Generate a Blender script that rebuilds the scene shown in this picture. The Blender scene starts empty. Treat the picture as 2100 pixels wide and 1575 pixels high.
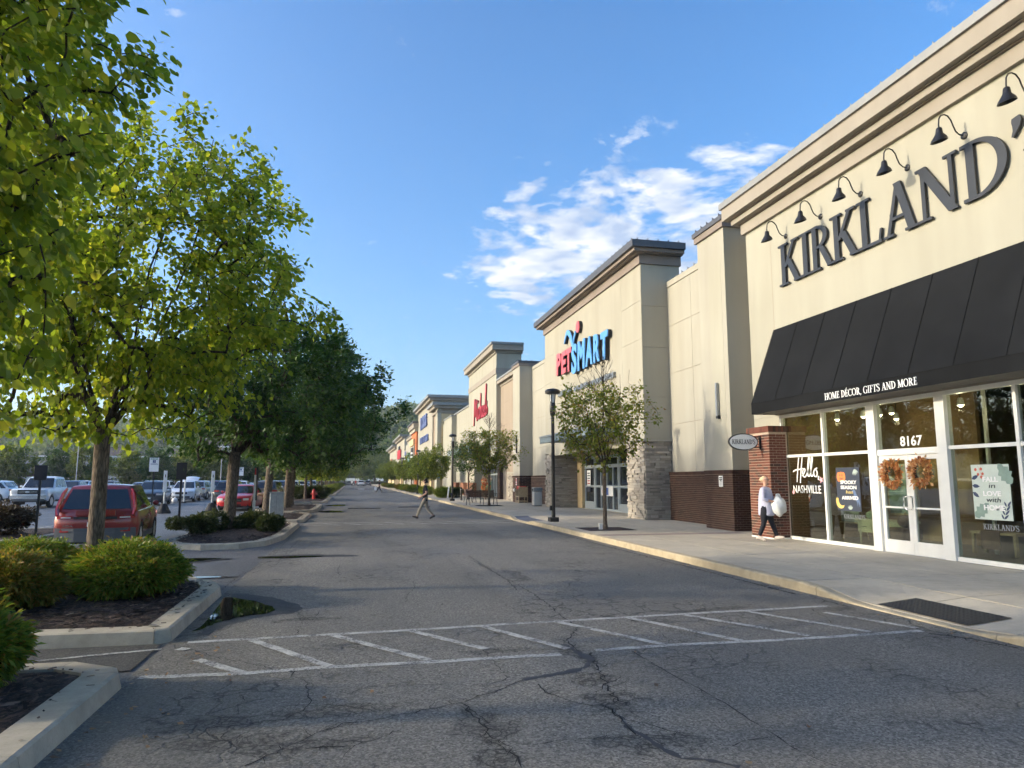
import bpy, bmesh, math, random
import numpy as np
from mathutils import Vector, Matrix
R = math.radians
S = bpy.context.scene
COL = S.collection

# ---------------------------------------------------------------- camera
cam = bpy.data.cameras.new('camera')
cam.sensor_fit = 'HORIZONTAL'; cam.sensor_width = 36.0
cam.lens = 36.0 * 1456.0 / 2100.0
cam.clip_start = 0.05; cam.clip_end = 6000
camo = bpy.data.objects.new('camera', cam); COL.objects.link(camo)
PITCH = math.atan(.1356); YAW = math.atan(.2253 * math.cos(PITCH))
camo.location = (0, 0, 1.7)
camo.rotation_euler = (R(90) + PITCH, 0, -YAW)
S.camera = camo

# ---------------------------------------------------------------- sky and sun
SUN_EL = R(17.0)
SUN_DIR = Vector((-math.cos(SUN_EL) * math.cos(R(5)), math.cos(SUN_EL) * math.sin(R(5)), math.sin(SUN_EL)))
w = bpy.data.worlds.new('World'); S.world = w; w.use_nodes = True
nt = w.node_tree; nt.nodes.clear()
def wn(t, **k):
    n = nt.nodes.new(t)
    for a, v in k.items(): setattr(n, a, v)
    return n
def wmath(op, a, b=None, clamp=False):
    n = wn('ShaderNodeMath', operation=op); n.use_clamp = clamp
    for i, v in enumerate((a, b)):
        if v is None: continue
        if isinstance(v, (int, float)): n.inputs[i].default_value = v
        else: nt.links.new(v, n.inputs[i])
    return n.outputs[0]
sky = wn('ShaderNodeTexSky', sky_type='NISHITA')
sky.sun_disc = False; sky.sun_elevation = SUN_EL; sky.sun_rotation = math.atan2(SUN_DIR.x, SUN_DIR.y)
sky.altitude = 150; sky.air_density = 1.0; sky.dust_density = 3.0; sky.ozone_density = 3.0
hs = wn('ShaderNodeHueSaturation'); hs.inputs['Saturation'].default_value = 1.22; hs.inputs['Hue'].default_value = .503; hs.inputs['Value'].default_value = 1.0
nt.links.new(sky.outputs[0], hs.inputs['Color'])
# the air near the horizon is thin and clear in the photograph: flatten the gradient by lifting the lookup direction
tcs = wn('ShaderNodeTexCoord'); ss_ = wn('ShaderNodeSeparateXYZ'); cs_ = wn('ShaderNodeCombineXYZ'); nz = wn('ShaderNodeVectorMath', operation='NORMALIZE')
nt.links.new(tcs.outputs['Generated'], ss_.inputs[0]); nt.links.new(ss_.outputs[0], cs_.inputs[0]); nt.links.new(ss_.outputs[1], cs_.inputs[1])
nt.links.new(wmath('ADD', wmath('MULTIPLY', wmath('ABSOLUTE', ss_.outputs[2]), .85), .04), cs_.inputs[2])
nt.links.new(cs_.outputs[0], nz.inputs[0]); nt.links.new(nz.outputs[0], sky.inputs[0])
# a deck of small cumulus: noise on a plane high above, so it foreshortens towards the horizon
tc = wn('ShaderNodeTexCoord')
sep = wn('ShaderNodeSeparateXYZ'); nt.links.new(tc.outputs['Generated'], sep.inputs[0])
zc = wmath('MAXIMUM', sep.outputs[2], 0.02)
zd = wmath('ADD', zc, 0.10)
px = wmath('DIVIDE', sep.outputs[0], zd); py = wmath('DIVIDE', sep.outputs[1], zd)
cmb = wn('ShaderNodeCombineXYZ'); nt.links.new(px, cmb.inputs[0]); nt.links.new(py, cmb.inputs[1])
def wnoise(scale, detail, rough, off, dist=0.0, vec=None):
    mp = wn('ShaderNodeMapping'); mp.inputs['Location'].default_value = off
    nt.links.new(vec or cmb.outputs[0], mp.inputs['Vector'])
    n = wn('ShaderNodeTexNoise'); n.inputs['Scale'].default_value = scale; n.inputs['Detail'].default_value = detail
    n.inputs['Roughness'].default_value = rough; n.inputs['Distortion'].default_value = dist
    nt.links.new(mp.outputs[0], n.inputs['Vector'])
    return n.outputs[0]
CLOUD_C = Vector((0.84, 2.20, 0))     # where the broken deck sits, in plane units
warp = wn('ShaderNodeVectorMath', operation='ADD'); wsc = wn('ShaderNodeVectorMath', operation='SCALE'); wsc.inputs['Scale'].default_value = .16
wns = wn('ShaderNodeTexNoise'); wns.inputs['Scale'].default_value = 2.2; wns.inputs['Detail'].default_value = 2; nt.links.new(cmb.outputs[0], wns.inputs['Vector'])
nt.links.new(wns.outputs['Color'], wsc.inputs[0]); nt.links.new(cmb.outputs[0], warp.inputs[0]); nt.links.new(wsc.outputs[0], warp.inputs[1])
cl = wnoise(7.5, 5, .56, (3.1, 1.7, 0.4), 0, warp.outputs[0])
big = wnoise(1.5, 1, .5, (7.3, 2.2, 1.0))
dvx = wmath('SUBTRACT', px, CLOUD_C.x); dvy = wmath('SUBTRACT', py, CLOUD_C.y)
d2 = wmath('ADD', wmath('MULTIPLY', wmath('MULTIPLY', dvx, dvx), 2.3), wmath('MULTIPLY', wmath('MULTIPLY', dvy, dvy), 1.3))
near = wmath('SUBTRACT', 1.0, d2, True)
cov = wmath('ADD', wmath('MULTIPLY', near, .36), wmath('MULTIPLY', big, .10))
dens = wmath('SUBTRACT', wmath('ADD', cl, cov), .725)
hz = wmath('MULTIPLY', wmath('SUBTRACT', sep.outputs[2], .05), 9.0, True)
alpha = wmath('MULTIPLY', wmath('MULTIPLY', wmath('MULTIPLY', dens, 6.5, True), .90), hz)
shade = wnoise(7.5, 2, .5, (3.16, 1.62, .4), 0, warp.outputs[0])
ramp = wn('ShaderNodeValToRGB'); ramp.color_ramp.elements[0].position = .38; ramp.color_ramp.elements[1].position = .66
ramp.color_ramp.elements[0].color = (.46, .56, .74, 1); ramp.color_ramp.elements[1].color = (.98, .97, .95, 1)
nt.links.new(shade, ramp.inputs[0])
cs = wn('ShaderNodeVectorMath', operation='SCALE'); nt.links.new(ramp.outputs[0], cs.inputs[0]); cs.inputs['Scale'].default_value = 3.5
mx = wn('ShaderNodeMix', data_type='RGBA'); nt.links.new(alpha, mx.inputs['Factor'])
nt.links.new(hs.outputs[0], mx.inputs['A']); nt.links.new(cs.outputs[0], mx.inputs['B'])
bg = wn('ShaderNodeBackground'); bg.inputs['Strength'].default_value = 0.15
nt.links.new(mx.outputs['Result'], bg.inputs['Color'])
nt.links.new(bg.outputs[0], wn('ShaderNodeOutputWorld').inputs['Surface'])

sl = bpy.data.lights.new('sun', 'SUN'); sl.energy = 2.0; sl.angle = R(2.5); sl.color = (.82, .725, .565)
so = bpy.data.objects.new('sun', sl); COL.objects.link(so)
so.rotation_euler = (-SUN_DIR).to_track_quat('-Z', 'Y').to_euler(); so.location = (-40, 10, 30)
S.view_settings.view_transform = 'Standard'; S.view_settings.look = 'None'
S.view_settings.exposure = 1.26; S.view_settings.gamma = 1.0; S.view_settings.use_curve_mapping = False
S.cycles.use_light_tree = False
S.cycles.max_bounces = 4; S.cycles.transparent_max_bounces = 12
S.cycles.diffuse_bounces = 2; S.cycles.glossy_bounces = 3; S.cycles.transmission_bounces = 3
S.cycles.use_adaptive_sampling = True; S.cycles.adaptive_threshold = 0.05

# ---------------------------------------------------------------- mesh helpers
class MB:
    def __init__(s): s.v = []; s.f = []; s.m = []; s.cm = 0
    def add(s, vs, fs, mi=None):
        o = len(s.v); s.v += [tuple(p) for p in vs]
        for f in fs: s.f.append(tuple(i + o for i in f)); s.m.append(s.cm if mi is None else mi)
        return s
    def box(s, x0, x1, y0, y1, z0, z1):
        return s.add([(x0,y0,z0),(x1,y0,z0),(x1,y1,z0),(x0,y1,z0),(x0,y0,z1),(x1,y0,z1),(x1,y1,z1),(x0,y1,z1)],
                     [(0,3,2,1),(4,5,6,7),(0,1,5,4),(1,2,6,5),(2,3,7,6),(3,0,4,7)])
    def cbox(s, c, d, rz=0):
        a, b = math.cos(rz), math.sin(rz); vs = []
        for z in (-.5, .5):
            for x, y in ((-.5,-.5),(.5,-.5),(.5,.5),(-.5,.5)):
                X, Y = x*d[0], y*d[1]; vs.append((c[0]+a*X-b*Y, c[1]+b*X+a*Y, c[2]+z*d[2]))
        return s.add(vs, [(0,3,2,1),(4,5,6,7),(0,1,5,4),(1,2,6,5),(2,3,7,6),(3,0,4,7)])
    def prism(s, poly, axis, a, b):
        """polygon (2D) extruded from a to b along axis 0/1/2"""
        def P(u, v, t): return {0:(t,u,v), 1:(u,t,v), 2:(u,v,t)}[axis]
        n = len(poly); vs = [P(u,v,a) for u,v in poly] + [P(u,v,b) for u,v in poly]
        fs = [tuple(range(n-1,-1,-1)), tuple(range(n,2*n))] + [(i,(i+1)%n,n+(i+1)%n,n+i) for i in range(n)]
        return s.add(vs, fs)
    def tube(s, pts, rad, n=8, cap=True):
        pts = [Vector(p) for p in pts]
        if not hasattr(rad, '__len__'): rad = [rad]*len(pts)
        vs = []; fs = []; t0 = (pts[1]-pts[0]).normalized()
        u = t0.orthogonal().normalized()
        for i, p in enumerate(pts):
            t = (pts[min(i+1,len(pts)-1)] - pts[max(i-1,0)]).normalized()
            u = (u - t*u.dot(t)); u = u.normalized() if u.length > 1e-6 else t.orthogonal().normalized()
            w_ = t.cross(u)
            for k in range(n):
                a = 2*math.pi*k/n; vs.append(p + (u*math.cos(a) + w_*math.sin(a))*rad[i])
        for i in range(len(pts)-1):
            for k in range(n):
                fs.append((i*n+k, i*n+(k+1)%n, (i+1)*n+(k+1)%n, (i+1)*n+k))
        if cap: fs.append(tuple(range(n-1,-1,-1))); fs.append(tuple(range((len(pts)-1)*n, len(pts)*n)))
        return s.add(vs, fs)
    def lathe(s, prof, c=(0,0,0), n=20, axis=2):
        vs = []; fs = []
        for r, z in prof:
            for k in range(n):
                a = 2*math.pi*k/n; q = (r*math.cos(a), r*math.sin(a), z)
                if axis == 0: q = (z, q[0], q[1])
                if axis == 1: q = (q[1], z, q[0])
                vs.append((c[0]+q[0], c[1]+q[1], c[2]+q[2]))
        for i in range(len(prof)-1):
            for k in range(n): fs.append((i*n+k, i*n+(k+1)%n, (i+1)*n+(k+1)%n, (i+1)*n+k))
        fs.append(tuple(range(n-1,-1,-1))); fs.append(tuple(range((len(prof)-1)*n, len(prof)*n)))
        return s.add(vs, fs)
    def ball(s, c, r, n=10, sq=(1,1,1)):
        prof = [(max(1e-3, r*math.sin(math.pi*i/n)), -r*math.cos(math.pi*i/n)) for i in range(n+1)]
        o = len(s.v); s.lathe(prof, (0,0,0), n*2)
        for i in range(o, len(s.v)):
            p = s.v[i]; s.v[i] = (c[0]+p[0]*sq[0], c[1]+p[1]*sq[1], c[2]+p[2]*sq[2])
        return s
    def mesh(s, name):
        me = bpy.data.meshes.new(name); me.from_pydata(s.v, [], s.f); me.update()
        return me

def put(name, me, mat, parent=None, smooth=False, label=None, cat=None, group=None, kind=None, loc=None, rz=None):
    o = bpy.data.objects.new(name, me); COL.objects.link(o)
    if mat is not None and me is not None and len(me.materials) == 0:
        for m in (mat if isinstance(mat, (list, tuple)) else [mat]): me.materials.append(m)
    if smooth and me is not None:
        me.polygons.foreach_set('use_smooth', [True]*len(me.polygons))
    if parent is not None: o.parent = parent
    if label: o['label'] = label
    if cat: o['category'] = cat
    if group: o['group'] = group
    if kind: o['kind'] = kind
    if loc is not None: o.location = loc
    if rz is not None: o.rotation_euler = (0, 0, rz)
    return o
def build(name, mb, mat, parent=None, **k):
    me = mb.mesh(name)
    if max(mb.m, default=0) > 0: me.polygons.foreach_set('material_index', mb.m)
    return put(name, me, mat, parent, **k)
def smooth_by_angle(o, ang=40):
    me = o.data
    me.polygons.foreach_set('use_smooth', [True]*len(me.polygons))
    try: me.set_sharp_from_angle(angle=R(ang))
    except Exception: pass
    return o
def thing(name, loc, label, cat, rz=0, group=None):
    return put(name, None, None, None, label=label, cat=cat, group=group, loc=loc, rz=rz)
def copy_tree(o, parent=None):
    c = o.copy(); COL.objects.link(c); c.parent = parent
    for ch in o.children: copy_tree(ch, c)
    return c
def bevel(o, wdt, seg=2, ang=35):
    b = o.modifiers.new('bevel', 'BEVEL'); b.width = wdt; b.segments = seg; b.limit_method = 'ANGLE'; b.angle_limit = R(ang)
    b.harden_normals = False
    return o
def np_mesh(name, V, F):
    """fast mesh from (n,3) verts and (m,k) faces"""
    me = bpy.data.meshes.new(name); V = np.asarray(V, np.float32); F = np.asarray(F, np.int32)
    me.vertices.add(len(V)); me.vertices.foreach_set('co', V.ravel())
    me.loops.add(F.size); me.loops.foreach_set('vertex_index', F.ravel())
    me.polygons.add(len(F)); k = F.shape[1]
    me.polygons.foreach_set('loop_start', np.arange(0, F.size, k, dtype=np.int32))
    me.update(calc_edges=True); me.validate()
    return me

# pixel of the photograph (2100 wide) -> point on a plane of the place (measuring tape used for the layout)
def _ray(x, y):
    fw = Vector((math.sin(YAW)*math.cos(PITCH), math.cos(YAW)*math.cos(PITCH), math.sin(PITCH)))
    rt = Vector((math.cos(YAW), -math.sin(YAW), 0)); up = rt.cross(fw)
    return fw + rt*((x-1050)/1456.) - up*((y-787.5)/1456.)
def gnd(x, y, z=0.0):
    d = _ray(x, y); return Vector((0,0,1.7)) + d*((z-1.7)/d.z)
def onx(x, y, X):
    d = _ray(x, y); return Vector((0,0,1.7)) + d*(X/d.x)
# ---------------------------------------------------------------- materials
class NT:
    def __init__(s, name):
        s.m = bpy.data.materials.new(name); s.m.use_nodes = True; s.t = s.m.node_tree; s.t.nodes.clear()
        s.out = s.n('ShaderNodeOutputMaterial'); s.p = s.n('ShaderNodeBsdfPrincipled')
        s.l(s.p.outputs[0], s.out.inputs[0]); s.co = None
    def n(s, t, **k):
        n = s.t.nodes.new(t)
        for a, v in k.items(): setattr(n, a, v)
        return n
    def l(s, a, b): s.t.links.new(a, b)
    def coord(s, kind='Object', scale=(1,1,1)):
        if s.co is None: s.co = s.n('ShaderNodeTexCoord')
        if scale == (1,1,1): return s.co.outputs[kind]
        mp = s.n('ShaderNodeMapping'); mp.inputs['Scale'].default_value = scale; s.l(s.co.outputs[kind], mp.inputs[0])
        return mp.outputs[0]
    def world(s, scale=(1,1,1)):
        g = s.n('ShaderNodeNewGeometry'); mp = s.n('ShaderNodeMapping'); mp.inputs['Scale'].default_value = scale
        s.l(g.outputs['Position'], mp.inputs[0]); return mp.outputs[0]
    def noise(s, scale, detail=4, rough=.55, vec=None, dist=0):
        n = s.n('ShaderNodeTexNoise'); n.inputs['Scale'].default_value = scale; n.inputs['Detail'].default_value = detail
        n.inputs['Roughness'].default_value = rough; n.inputs['Distortion'].default_value = dist
        s.l(vec if vec is not None else s.world(), n.inputs['Vector']); return n.outputs[0]
    def vor(s, scale, feature='F1', vec=None, rnd=1):
        n = s.n('ShaderNodeTexVoronoi', feature=feature); n.inputs['Scale'].default_value = scale; n.inputs['Randomness'].default_value = rnd
        s.l(vec if vec is not None else s.world(), n.inputs['Vector']); return n
    def math(s, op, a, b=None, clamp=False):
        n = s.n('ShaderNodeMath', operation=op); n.use_clamp = clamp
        for i, v in enumerate((a, b)):
            if v is None: continue
            if isinstance(v, (int, float)): n.inputs[i].default_value = v
            else: s.l(v, n.inputs[i])
        return n.outputs[0]
    def ramp(s, fac, stops):
        r = s.n('ShaderNodeValToRGB'); e = r.color_ramp.elements
        while len(e) < len(stops): e.new(.5)
        for i, (p, c) in enumerate(stops):
            e[i].position = p; e[i].color = (*c, 1) if len(c) == 3 else c
        s.l(fac, r.inputs[0]); return r.outputs[0]
    def mix(s, fac, a, b, typ='MIX'):
        n = s.n('ShaderNodeMix', data_type='RGBA', blend_type=typ)
        for k, v in (('Factor', fac), ('A', a), ('B', b)):
            if isinstance(v, (int, float)): n.inputs[k].default_value = v
            elif isinstance(v, tuple): n.inputs[k].default_value = (*v, 1)
            else: s.l(v, n.inputs[k])
        return n.outputs['Result']
    def bump(s, h, strength=.3, dist=.01):
        b = s.n('ShaderNodeBump'); b.inputs['Strength'].default_value = strength; b.inputs['Distance'].default_value = dist
        s.l(h, b.inputs['Height']); s.l(b.outputs[0], s.p.inputs['Normal']); return b
    def set(s, **k):
        for a, v in k.items():
            i = s.p.inputs[a.replace('_', ' ')]
            if isinstance(v, (int, float)): i.default_value = v
            elif isinstance(v, tuple): i.default_value = (*v, 1) if len(v) == 3 else v
            else: s.l(v, i)
        return s
def plain(name, c, rough=.6, var=.12, scale=6, metal=0, bump=0, bscale=60, spec=.5, coat=0):
    m = NT(name); n = m.noise(scale, 5, .6)
    lo = tuple(max(0, x*(1-var)) for x in c); hi = tuple(min(1, x*(1+var)) for x in c)
    m.set(Base_Color=m.ramp(n, [(.3, lo), (.7, hi)]), Roughness=rough, Metallic=metal, Specular_IOR_Level=spec, Coat_Weight=coat)
    if bump: m.bump(m.noise(bscale, 3), bump, .01)
    return m.m
def stucco(name, c, streak=.10):
    m = NT(name)
    st = m.noise(1.0, 5, .6, m.world((1.3, 1.3, .16))); bl = m.noise(.35, 3, .5); fi = m.noise(110, 3, .6)
    f = m.math('ADD', m.math('MULTIPLY', st, .6), m.math('MULTIPLY', bl, .4))
    lo = tuple(x*(1-streak)*y for x, y in zip(c, (1, .985, .96))); hi = tuple(min(1, x*(1+streak*.55)) for x in c)
    col = m.ramp(f, [(.34, lo), (.62, hi)])
    col = m.mix(m.math('MULTIPLY', fi, .22), col, tuple(x*.72 for x in c))
    m.set(Base_Color=col, Roughness=.92, Specular_IOR_Level=.25)
    m.bump(m.noise(170, 3, .6), .45, .006); return m.m
CREAM = stucco('stucco_cream', (.385, .37, .30)); TAN = stucco('stucco_tan', (.33, .27, .205))
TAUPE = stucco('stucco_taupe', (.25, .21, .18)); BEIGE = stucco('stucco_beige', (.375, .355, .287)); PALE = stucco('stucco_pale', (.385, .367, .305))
ORANGE = stucco('stucco_orange', (.55, .17, .07)); OCHRE = stucco('stucco_ochre', (.60, .46, .26))
BAND = stucco('band_tan', (.325, .293, .245))
JOINT = plain('reveal_joint', (.33, .28, .22), .9)
COPING = plain('coping_grey', (.27, .27, .255), .5, .08, 3, .2); DARKCAP = plain('coping_dark', (.085, .085, .09), .5, .1, 3, .2)
BLACK = plain('black_metal', (.012, .012, .013), .38, .2, 8); BLACKM = plain('black_matte', (.02, .02, .022), .7, .2, 8)
LETTER = plain('letter_slate', (.016, .019, .024), .45, .15, 4)
WHITE = plain('white_paint', (.74, .74, .70), .45, .06, 3); WHITEP = plain('white_print', (.85, .85, .82), .6, .03)
ALU = plain('aluminium', (.62, .63, .62), .35, .06, 4, .5); STEEL = plain('steel', (.45, .46, .47), .35, .1, 6, .9)
GALV = plain('galvanised', (.34, .36, .37), .45, .15, 10, .7); GREYM = plain('grey_metal', (.22, .24, .25), .5, .1, 5, .2)
RUBBER = plain('rubber', (.022, .022, .023), .85, .2, 20); PLASTIC = plain('grey_plastic', (.09, .095, .10), .65, .1, 8)
REDP = plain('red_paint', (.50, .03, .025), .4, .1, 5); ORANGEP = plain('orange_paint', (.75, .20, .03), .6, .2, 12)
WOOD = plain('dark_wood', (.10, .055, .04), .6, .3, 14); LTWOOD = plain('pale_wood', (.45, .36, .22), .6, .2, 10)
SKIN = plain('skin', (.52, .31, .22), .55, .06, 10); HAIRD = plain('hair_dark', (.015, .011, .009), .5, .3, 40); HAIRB = plain('hair_blonde', (.55, .42, .25), .5, .3, 60)
def awning_mat():
    m = NT('awning_cloth'); n = m.noise(.8, 4, .6); f = m.noise(260, 2)
    m.set(Base_Color=m.ramp(n, [(.3, (.005, .0055, .006)), (.7, (.011, .012, .013))]), Roughness=.85, Specular_IOR_Level=.2)
    m.bump(m.math('ADD', m.math('MULTIPLY', f, .2), m.noise(2.2, 3)), .25, .02); return m.m
AWN = awning_mat()
WORN = [(gnd(x, y).x+.28, gnd(x, y).y+.28, a, b) for x, y, a, b in ((670,1460,.75,.22),(600,1530,.8,.2),(1000,1495,.30,.45),(1030,1560,.25,.3),(1185,1340,.16,.5),(1270,1440,.28,.5),(1330,1520,.5,.25),(1010,1335,.45,.14),(1210,1390,.3,.3),(1440,1250,.9,.14),(640,1270,.55,.2),(480,1530,.6,.25),(720,1320,.4,.1),(1060,1180,.22,1.2),(1720,1250,.3,.2),(420,1490,.5,.3))]
def asphalt(name, base, patch=.45, cracks=True, gloss=.0):
    m = NT(name); P = m.world()
    agg = m.vor(70, vec=P).outputs['Color']; bw = m.n('ShaderNodeRGBToBW'); m.l(agg, bw.inputs[0])
    fine = m.noise(240, 3, .7, P); mid = m.noise(26, 5, .75, P); big = m.noise(.33, 5, .6, P, .6); strip = m.noise(1.0, 4, .55, m.world((.55, .06, 1)))
    f = m.math('ADD', m.math('MULTIPLY', bw.outputs[0], .30), m.math('ADD', m.math('MULTIPLY', fine, .34), m.math('MULTIPLY', mid, .36)))
    lo = tuple(x*.30 for x in base); hi = tuple(x*2.1 for x in base)
    col = m.ramp(f, [(.32, lo), (.5, base), (.68, hi)])
    col = m.mix(m.math('MULTIPLY', m.ramp(big, [(.42, (0,0,0)), (.64, (1,1,1))]), patch), col, tuple(x*.55 for x in base), 'MIX')
    col = m.mix(m.math('MULTIPLY', m.ramp(strip, [(.47, (0,0,0)), (.66, (1,1,1))]), .42), col, tuple(x*.50 for x in base))
    h = m.math('ADD', m.math('MULTIPLY', bw.outputs[0], .6), m.math('MULTIPLY', fine, .6))
    if cracks:
        wv = m.n('ShaderNodeVectorMath', operation='ADD'); ns = m.n('ShaderNodeTexNoise'); ns.inputs['Scale'].default_value = 2.6; ns.inputs['Detail'].default_value = 6
        m.l(P, ns.inputs['Vector']); sc = m.n('ShaderNodeVectorMath', operation='SCALE'); sc.inputs['Scale'].default_value = .55
        m.l(ns.outputs['Color'], sc.inputs[0]); m.l(P, wv.inputs[0]); m.l(sc.outputs[0], wv.inputs[1])
        e1 = m.vor(2.6, 'DISTANCE_TO_EDGE', wv.outputs[0]).outputs['Distance']
        msk = m.ramp(m.noise(.42, 4, .6, m.world((1, .8, 1)), .8), [(.50, (0,0,0)), (.60, (1,1,1))])
        c1 = m.math('MULTIPLY', m.ramp(e1, [(.0, (1,1,1)), (.05, (0,0,0))]), msk)
        col = m.mix(m.math('MULTIPLY', c1, .85), col, tuple(x*.16 for x in base))
        gr = m.math('MULTIPLY', msk, m.ramp(m.noise(9, 5, .7, P), [(.52, (0,0,0)), (.62, (1,1,1))]))
        col = m.mix(m.math('MULTIPLY', gr, .55), col, tuple(x*.33 for x in base))
        h = m.math('SUBTRACT', h, m.math('MULTIPLY', c1, 2.0))
    if cracks:
        # worn-out patches where the surface has broken up into small cells
        acc = None
        for (cx, cy, rx_, ry_) in WORN:
            mp = m.n('ShaderNodeMapping'); mp.vector_type = 'POINT'; mp.inputs['Location'].default_value = (-cx/rx_, -cy/ry_, 0); mp.inputs['Scale'].default_value = (1/rx_, 1/ry_, 0); m.l(wv.outputs[0], mp.inputs[0])
            ln = m.n('ShaderNodeVectorMath', operation='LENGTH'); m.l(mp.outputs[0], ln.inputs[0]); q = m.math('SUBTRACT', 1.0, ln.outputs['Value'], True); acc = q if acc is None else m.math('MAXIMUM', acc, q)
        e2 = m.vor(9.0, 'DISTANCE_TO_EDGE', wv.outputs[0]).outputs['Distance']; rg = m.noise(5, 5, .7, P)
        wm = m.ramp(m.math('ADD', acc, m.math('MULTIPLY', m.math('SUBTRACT', rg, .5), 1.5)), [(.18, (0,0,0)), (.42, (1,1,1))])
        col = m.mix(m.math('MULTIPLY', wm, m.ramp(e2, [(0, (.95,.95,.95)), (.10, (.30,.30,.30))])), col, tuple(x*.17 for x in base))
        h = m.math('SUBTRACT', h, m.math('MULTIPLY', wm, .8))
    wet = m.ramp(big, [(.42, (.9,.9,.9)), (.66, (.62,.62,.62))])
    m.set(Base_Color=col, Roughness=wet if not gloss else gloss, Specular_IOR_Level=.35)
    m.bump(h, .7, .006); return m.m
ASPH = asphalt('asphalt_worn', (.180, .168, .146)); LOT = asphalt('asphalt_lot', (.125, .123, .124), .3, False, .55)
FRESH = asphalt('asphalt_patch', (.072, .068, .062), .3, False)
CRACK = plain('crack_fill', (.011, .011, .012), .95, .3, 8); SEAL = plain('crack_seal', (.035, .036, .040), .7, .25, 9)
def concrete(name, c, stain=.25, rough=.88):
    m = NT(name); a = m.noise(.7, 6, .62); b = m.noise(45, 4, .7); d = m.noise(5, 5, .6)
    col = m.ramp(m.math('ADD', m.math('MULTIPLY', a, .6), m.math('MULTIPLY', d, .4)), [(.32, tuple(x*(1-stain) for x in c)), (.65, tuple(x*(1+stain*.4) for x in c))])
    oi = m.n('ShaderNodeObjectInfo'); col = m.mix(m.math('MULTIPLY', oi.outputs['Random'], .16), col, tuple(x*.6 for x in c))
    col = m.mix(m.math('MULTIPLY', m.ramp(b, [(.5, (0,0,0)), (.75, (1,1,1))]), .35), col, tuple(x*.55 for x in c))
    gum = m.ramp(m.vor(2.3).outputs['Distance'], [(.045, (1,1,1)), (.06, (0,0,0))]); col = m.mix(m.math('MULTIPLY', gum, .45), col, tuple(x*.35 for x in c))
    col = m.mix(m.math('MULTIPLY', m.ramp(m.noise(.35, 4, .65, m.world((1, .35, 1)), .7), [(.5, (0,0,0)), (.66, (1,1,1))]), .38), col, tuple(x*.5 for x in c))
    m.set(Base_Color=col, Roughness=rough, Specular_IOR_Level=.3); m.bump(b, .35, .004); return m.m
SLAB = concrete('concrete_slab', (.55, .48, .365)); KERB = concrete('concrete_kerb', (.50, .42, .285), .42); KERBG = concrete('concrete_kerb_grey', (.47, .41, .315), .42)
PINK = concrete('concrete_pink', (.33, .255, .225), .3); SLABD = concrete('concrete_joint', (.20, .185, .16), .3)
def paint_mat(name='road_paint'):
    m = NT(name); n = m.noise(38, 6, .75); g = m.noise(4, 4, .6); f = m.math('ADD', m.math('MULTIPLY', n, .62), m.math('MULTIPLY', g, .38))
    m.set(Base_Color=m.ramp(f, [(.43, (.10, .10, .10)), (.50, (.38, .375, .35)), (.68, (.64, .63, .59))]), Roughness=.8); m.bump(n, .3, .003); return m.m
PAINT = paint_mat()
def mulch_mat():
    m = NT('mulch'); v = m.vor(34, vec=m.world((1, .55, 1))); bw = m.n('ShaderNodeRGBToBW'); m.l(v.outputs['Color'], bw.inputs[0])
    m.set(Base_Color=m.ramp(bw.outputs[0], [(.2, (.012, .008, .007)), (.6, (.048, .029, .024)), (.9, (.11, .07, .056))]), Roughness=.95)
    m.bump(m.math('ADD', bw.outputs[0], m.noise(60, 3)), 1.0, .03); return m.m
MULCH = mulch_mat()
def brick_mat(name, stops, objrand=True):
    m = NT(name); n = m.noise(55, 4, .65); r = m.n('ShaderNodeObjectInfo').outputs['Random'] if objrand else m.n('ShaderNodeNewGeometry').outputs['Random Per Island']
    c = m.ramp(r, stops); m.set(Base_Color=m.mix(m.math('MULTIPLY', n, .55), c, (.02, .015, .012)), Roughness=.9, Specular_IOR_Level=.25); m.bump(n, .5, .005); return m.m
RB = [(.0, (.18, .065, .045)), (.35, (.235, .088, .060)), (.6, (.205, .075, .052)), (.72, (.12, .065, .05)), (1., (.095, .058, .048))]
DB = [(.0, (.075, .038, .028)), (.5, (.105, .055, .04)), (.8, (.055, .032, .026)), (1., (.12, .07, .052))]
BRICK = brick_mat('brick_red', RB); BRICKD = brick_mat('brick_brown', DB); BRICKDS = brick_mat('brick_brown_island', DB, False)
MORTAR = plain('mortar', (.46, .36, .28), .95, .15, 20); MORTARD = plain('mortar_dark', (.23, .185, .15), .95, .15, 20)
ST = [(.0, (.30, .27, .23)), (.3, (.56, .51, .43)), (.6, (.44, .395, .33)), (.8, (.66, .60, .51)), (1., (.36, .32, .27))]
STONE = brick_mat('ledge_stone', ST); STONES = brick_mat('ledge_stone_island', ST, False); STONEB = plain('stone_backing', (.13, .12, .11), .95, .2, 20)
def leaf_mat(name, stops, trans=.45, rough=.5):
    m = NT(name); g = m.n('ShaderNodeNewGeometry'); c = m.ramp(g.outputs['Random Per Island'], stops)
    t = m.n('ShaderNodeBsdfTranslucent'); mx = m.n('ShaderNodeMixShader'); mx.inputs[0].default_value = trans
    tcx = m.mix(1.0, c, (1.65, 1.65, .8), 'MULTIPLY'); m.l(tcx, t.inputs['Color'])
    m.set(Base_Color=c, Roughness=rough, Specular_IOR_Level=.3)
    m.l(m.p.outputs[0], mx.inputs[1]); m.l(t.outputs[0], mx.inputs[2]); m.l(mx.outputs[0], m.out.inputs[0]); return m.m
LF_Y = leaf_mat('leaf_yellow_green', [(0, (.11, .165, .020)), (.45, (.185, .245, .028)), (.8, (.26, .30, .035)), (.94, (.35, .33, .045)), (1, (.14, .19, .022))], .60)
LF_M = leaf_mat('leaf_mid_green', [(0, (.060, .105, .014)), (.5, (.095, .140, .016)), (.85, (.14, .175, .02)), (1, (.20, .21, .025))], .48)
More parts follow.
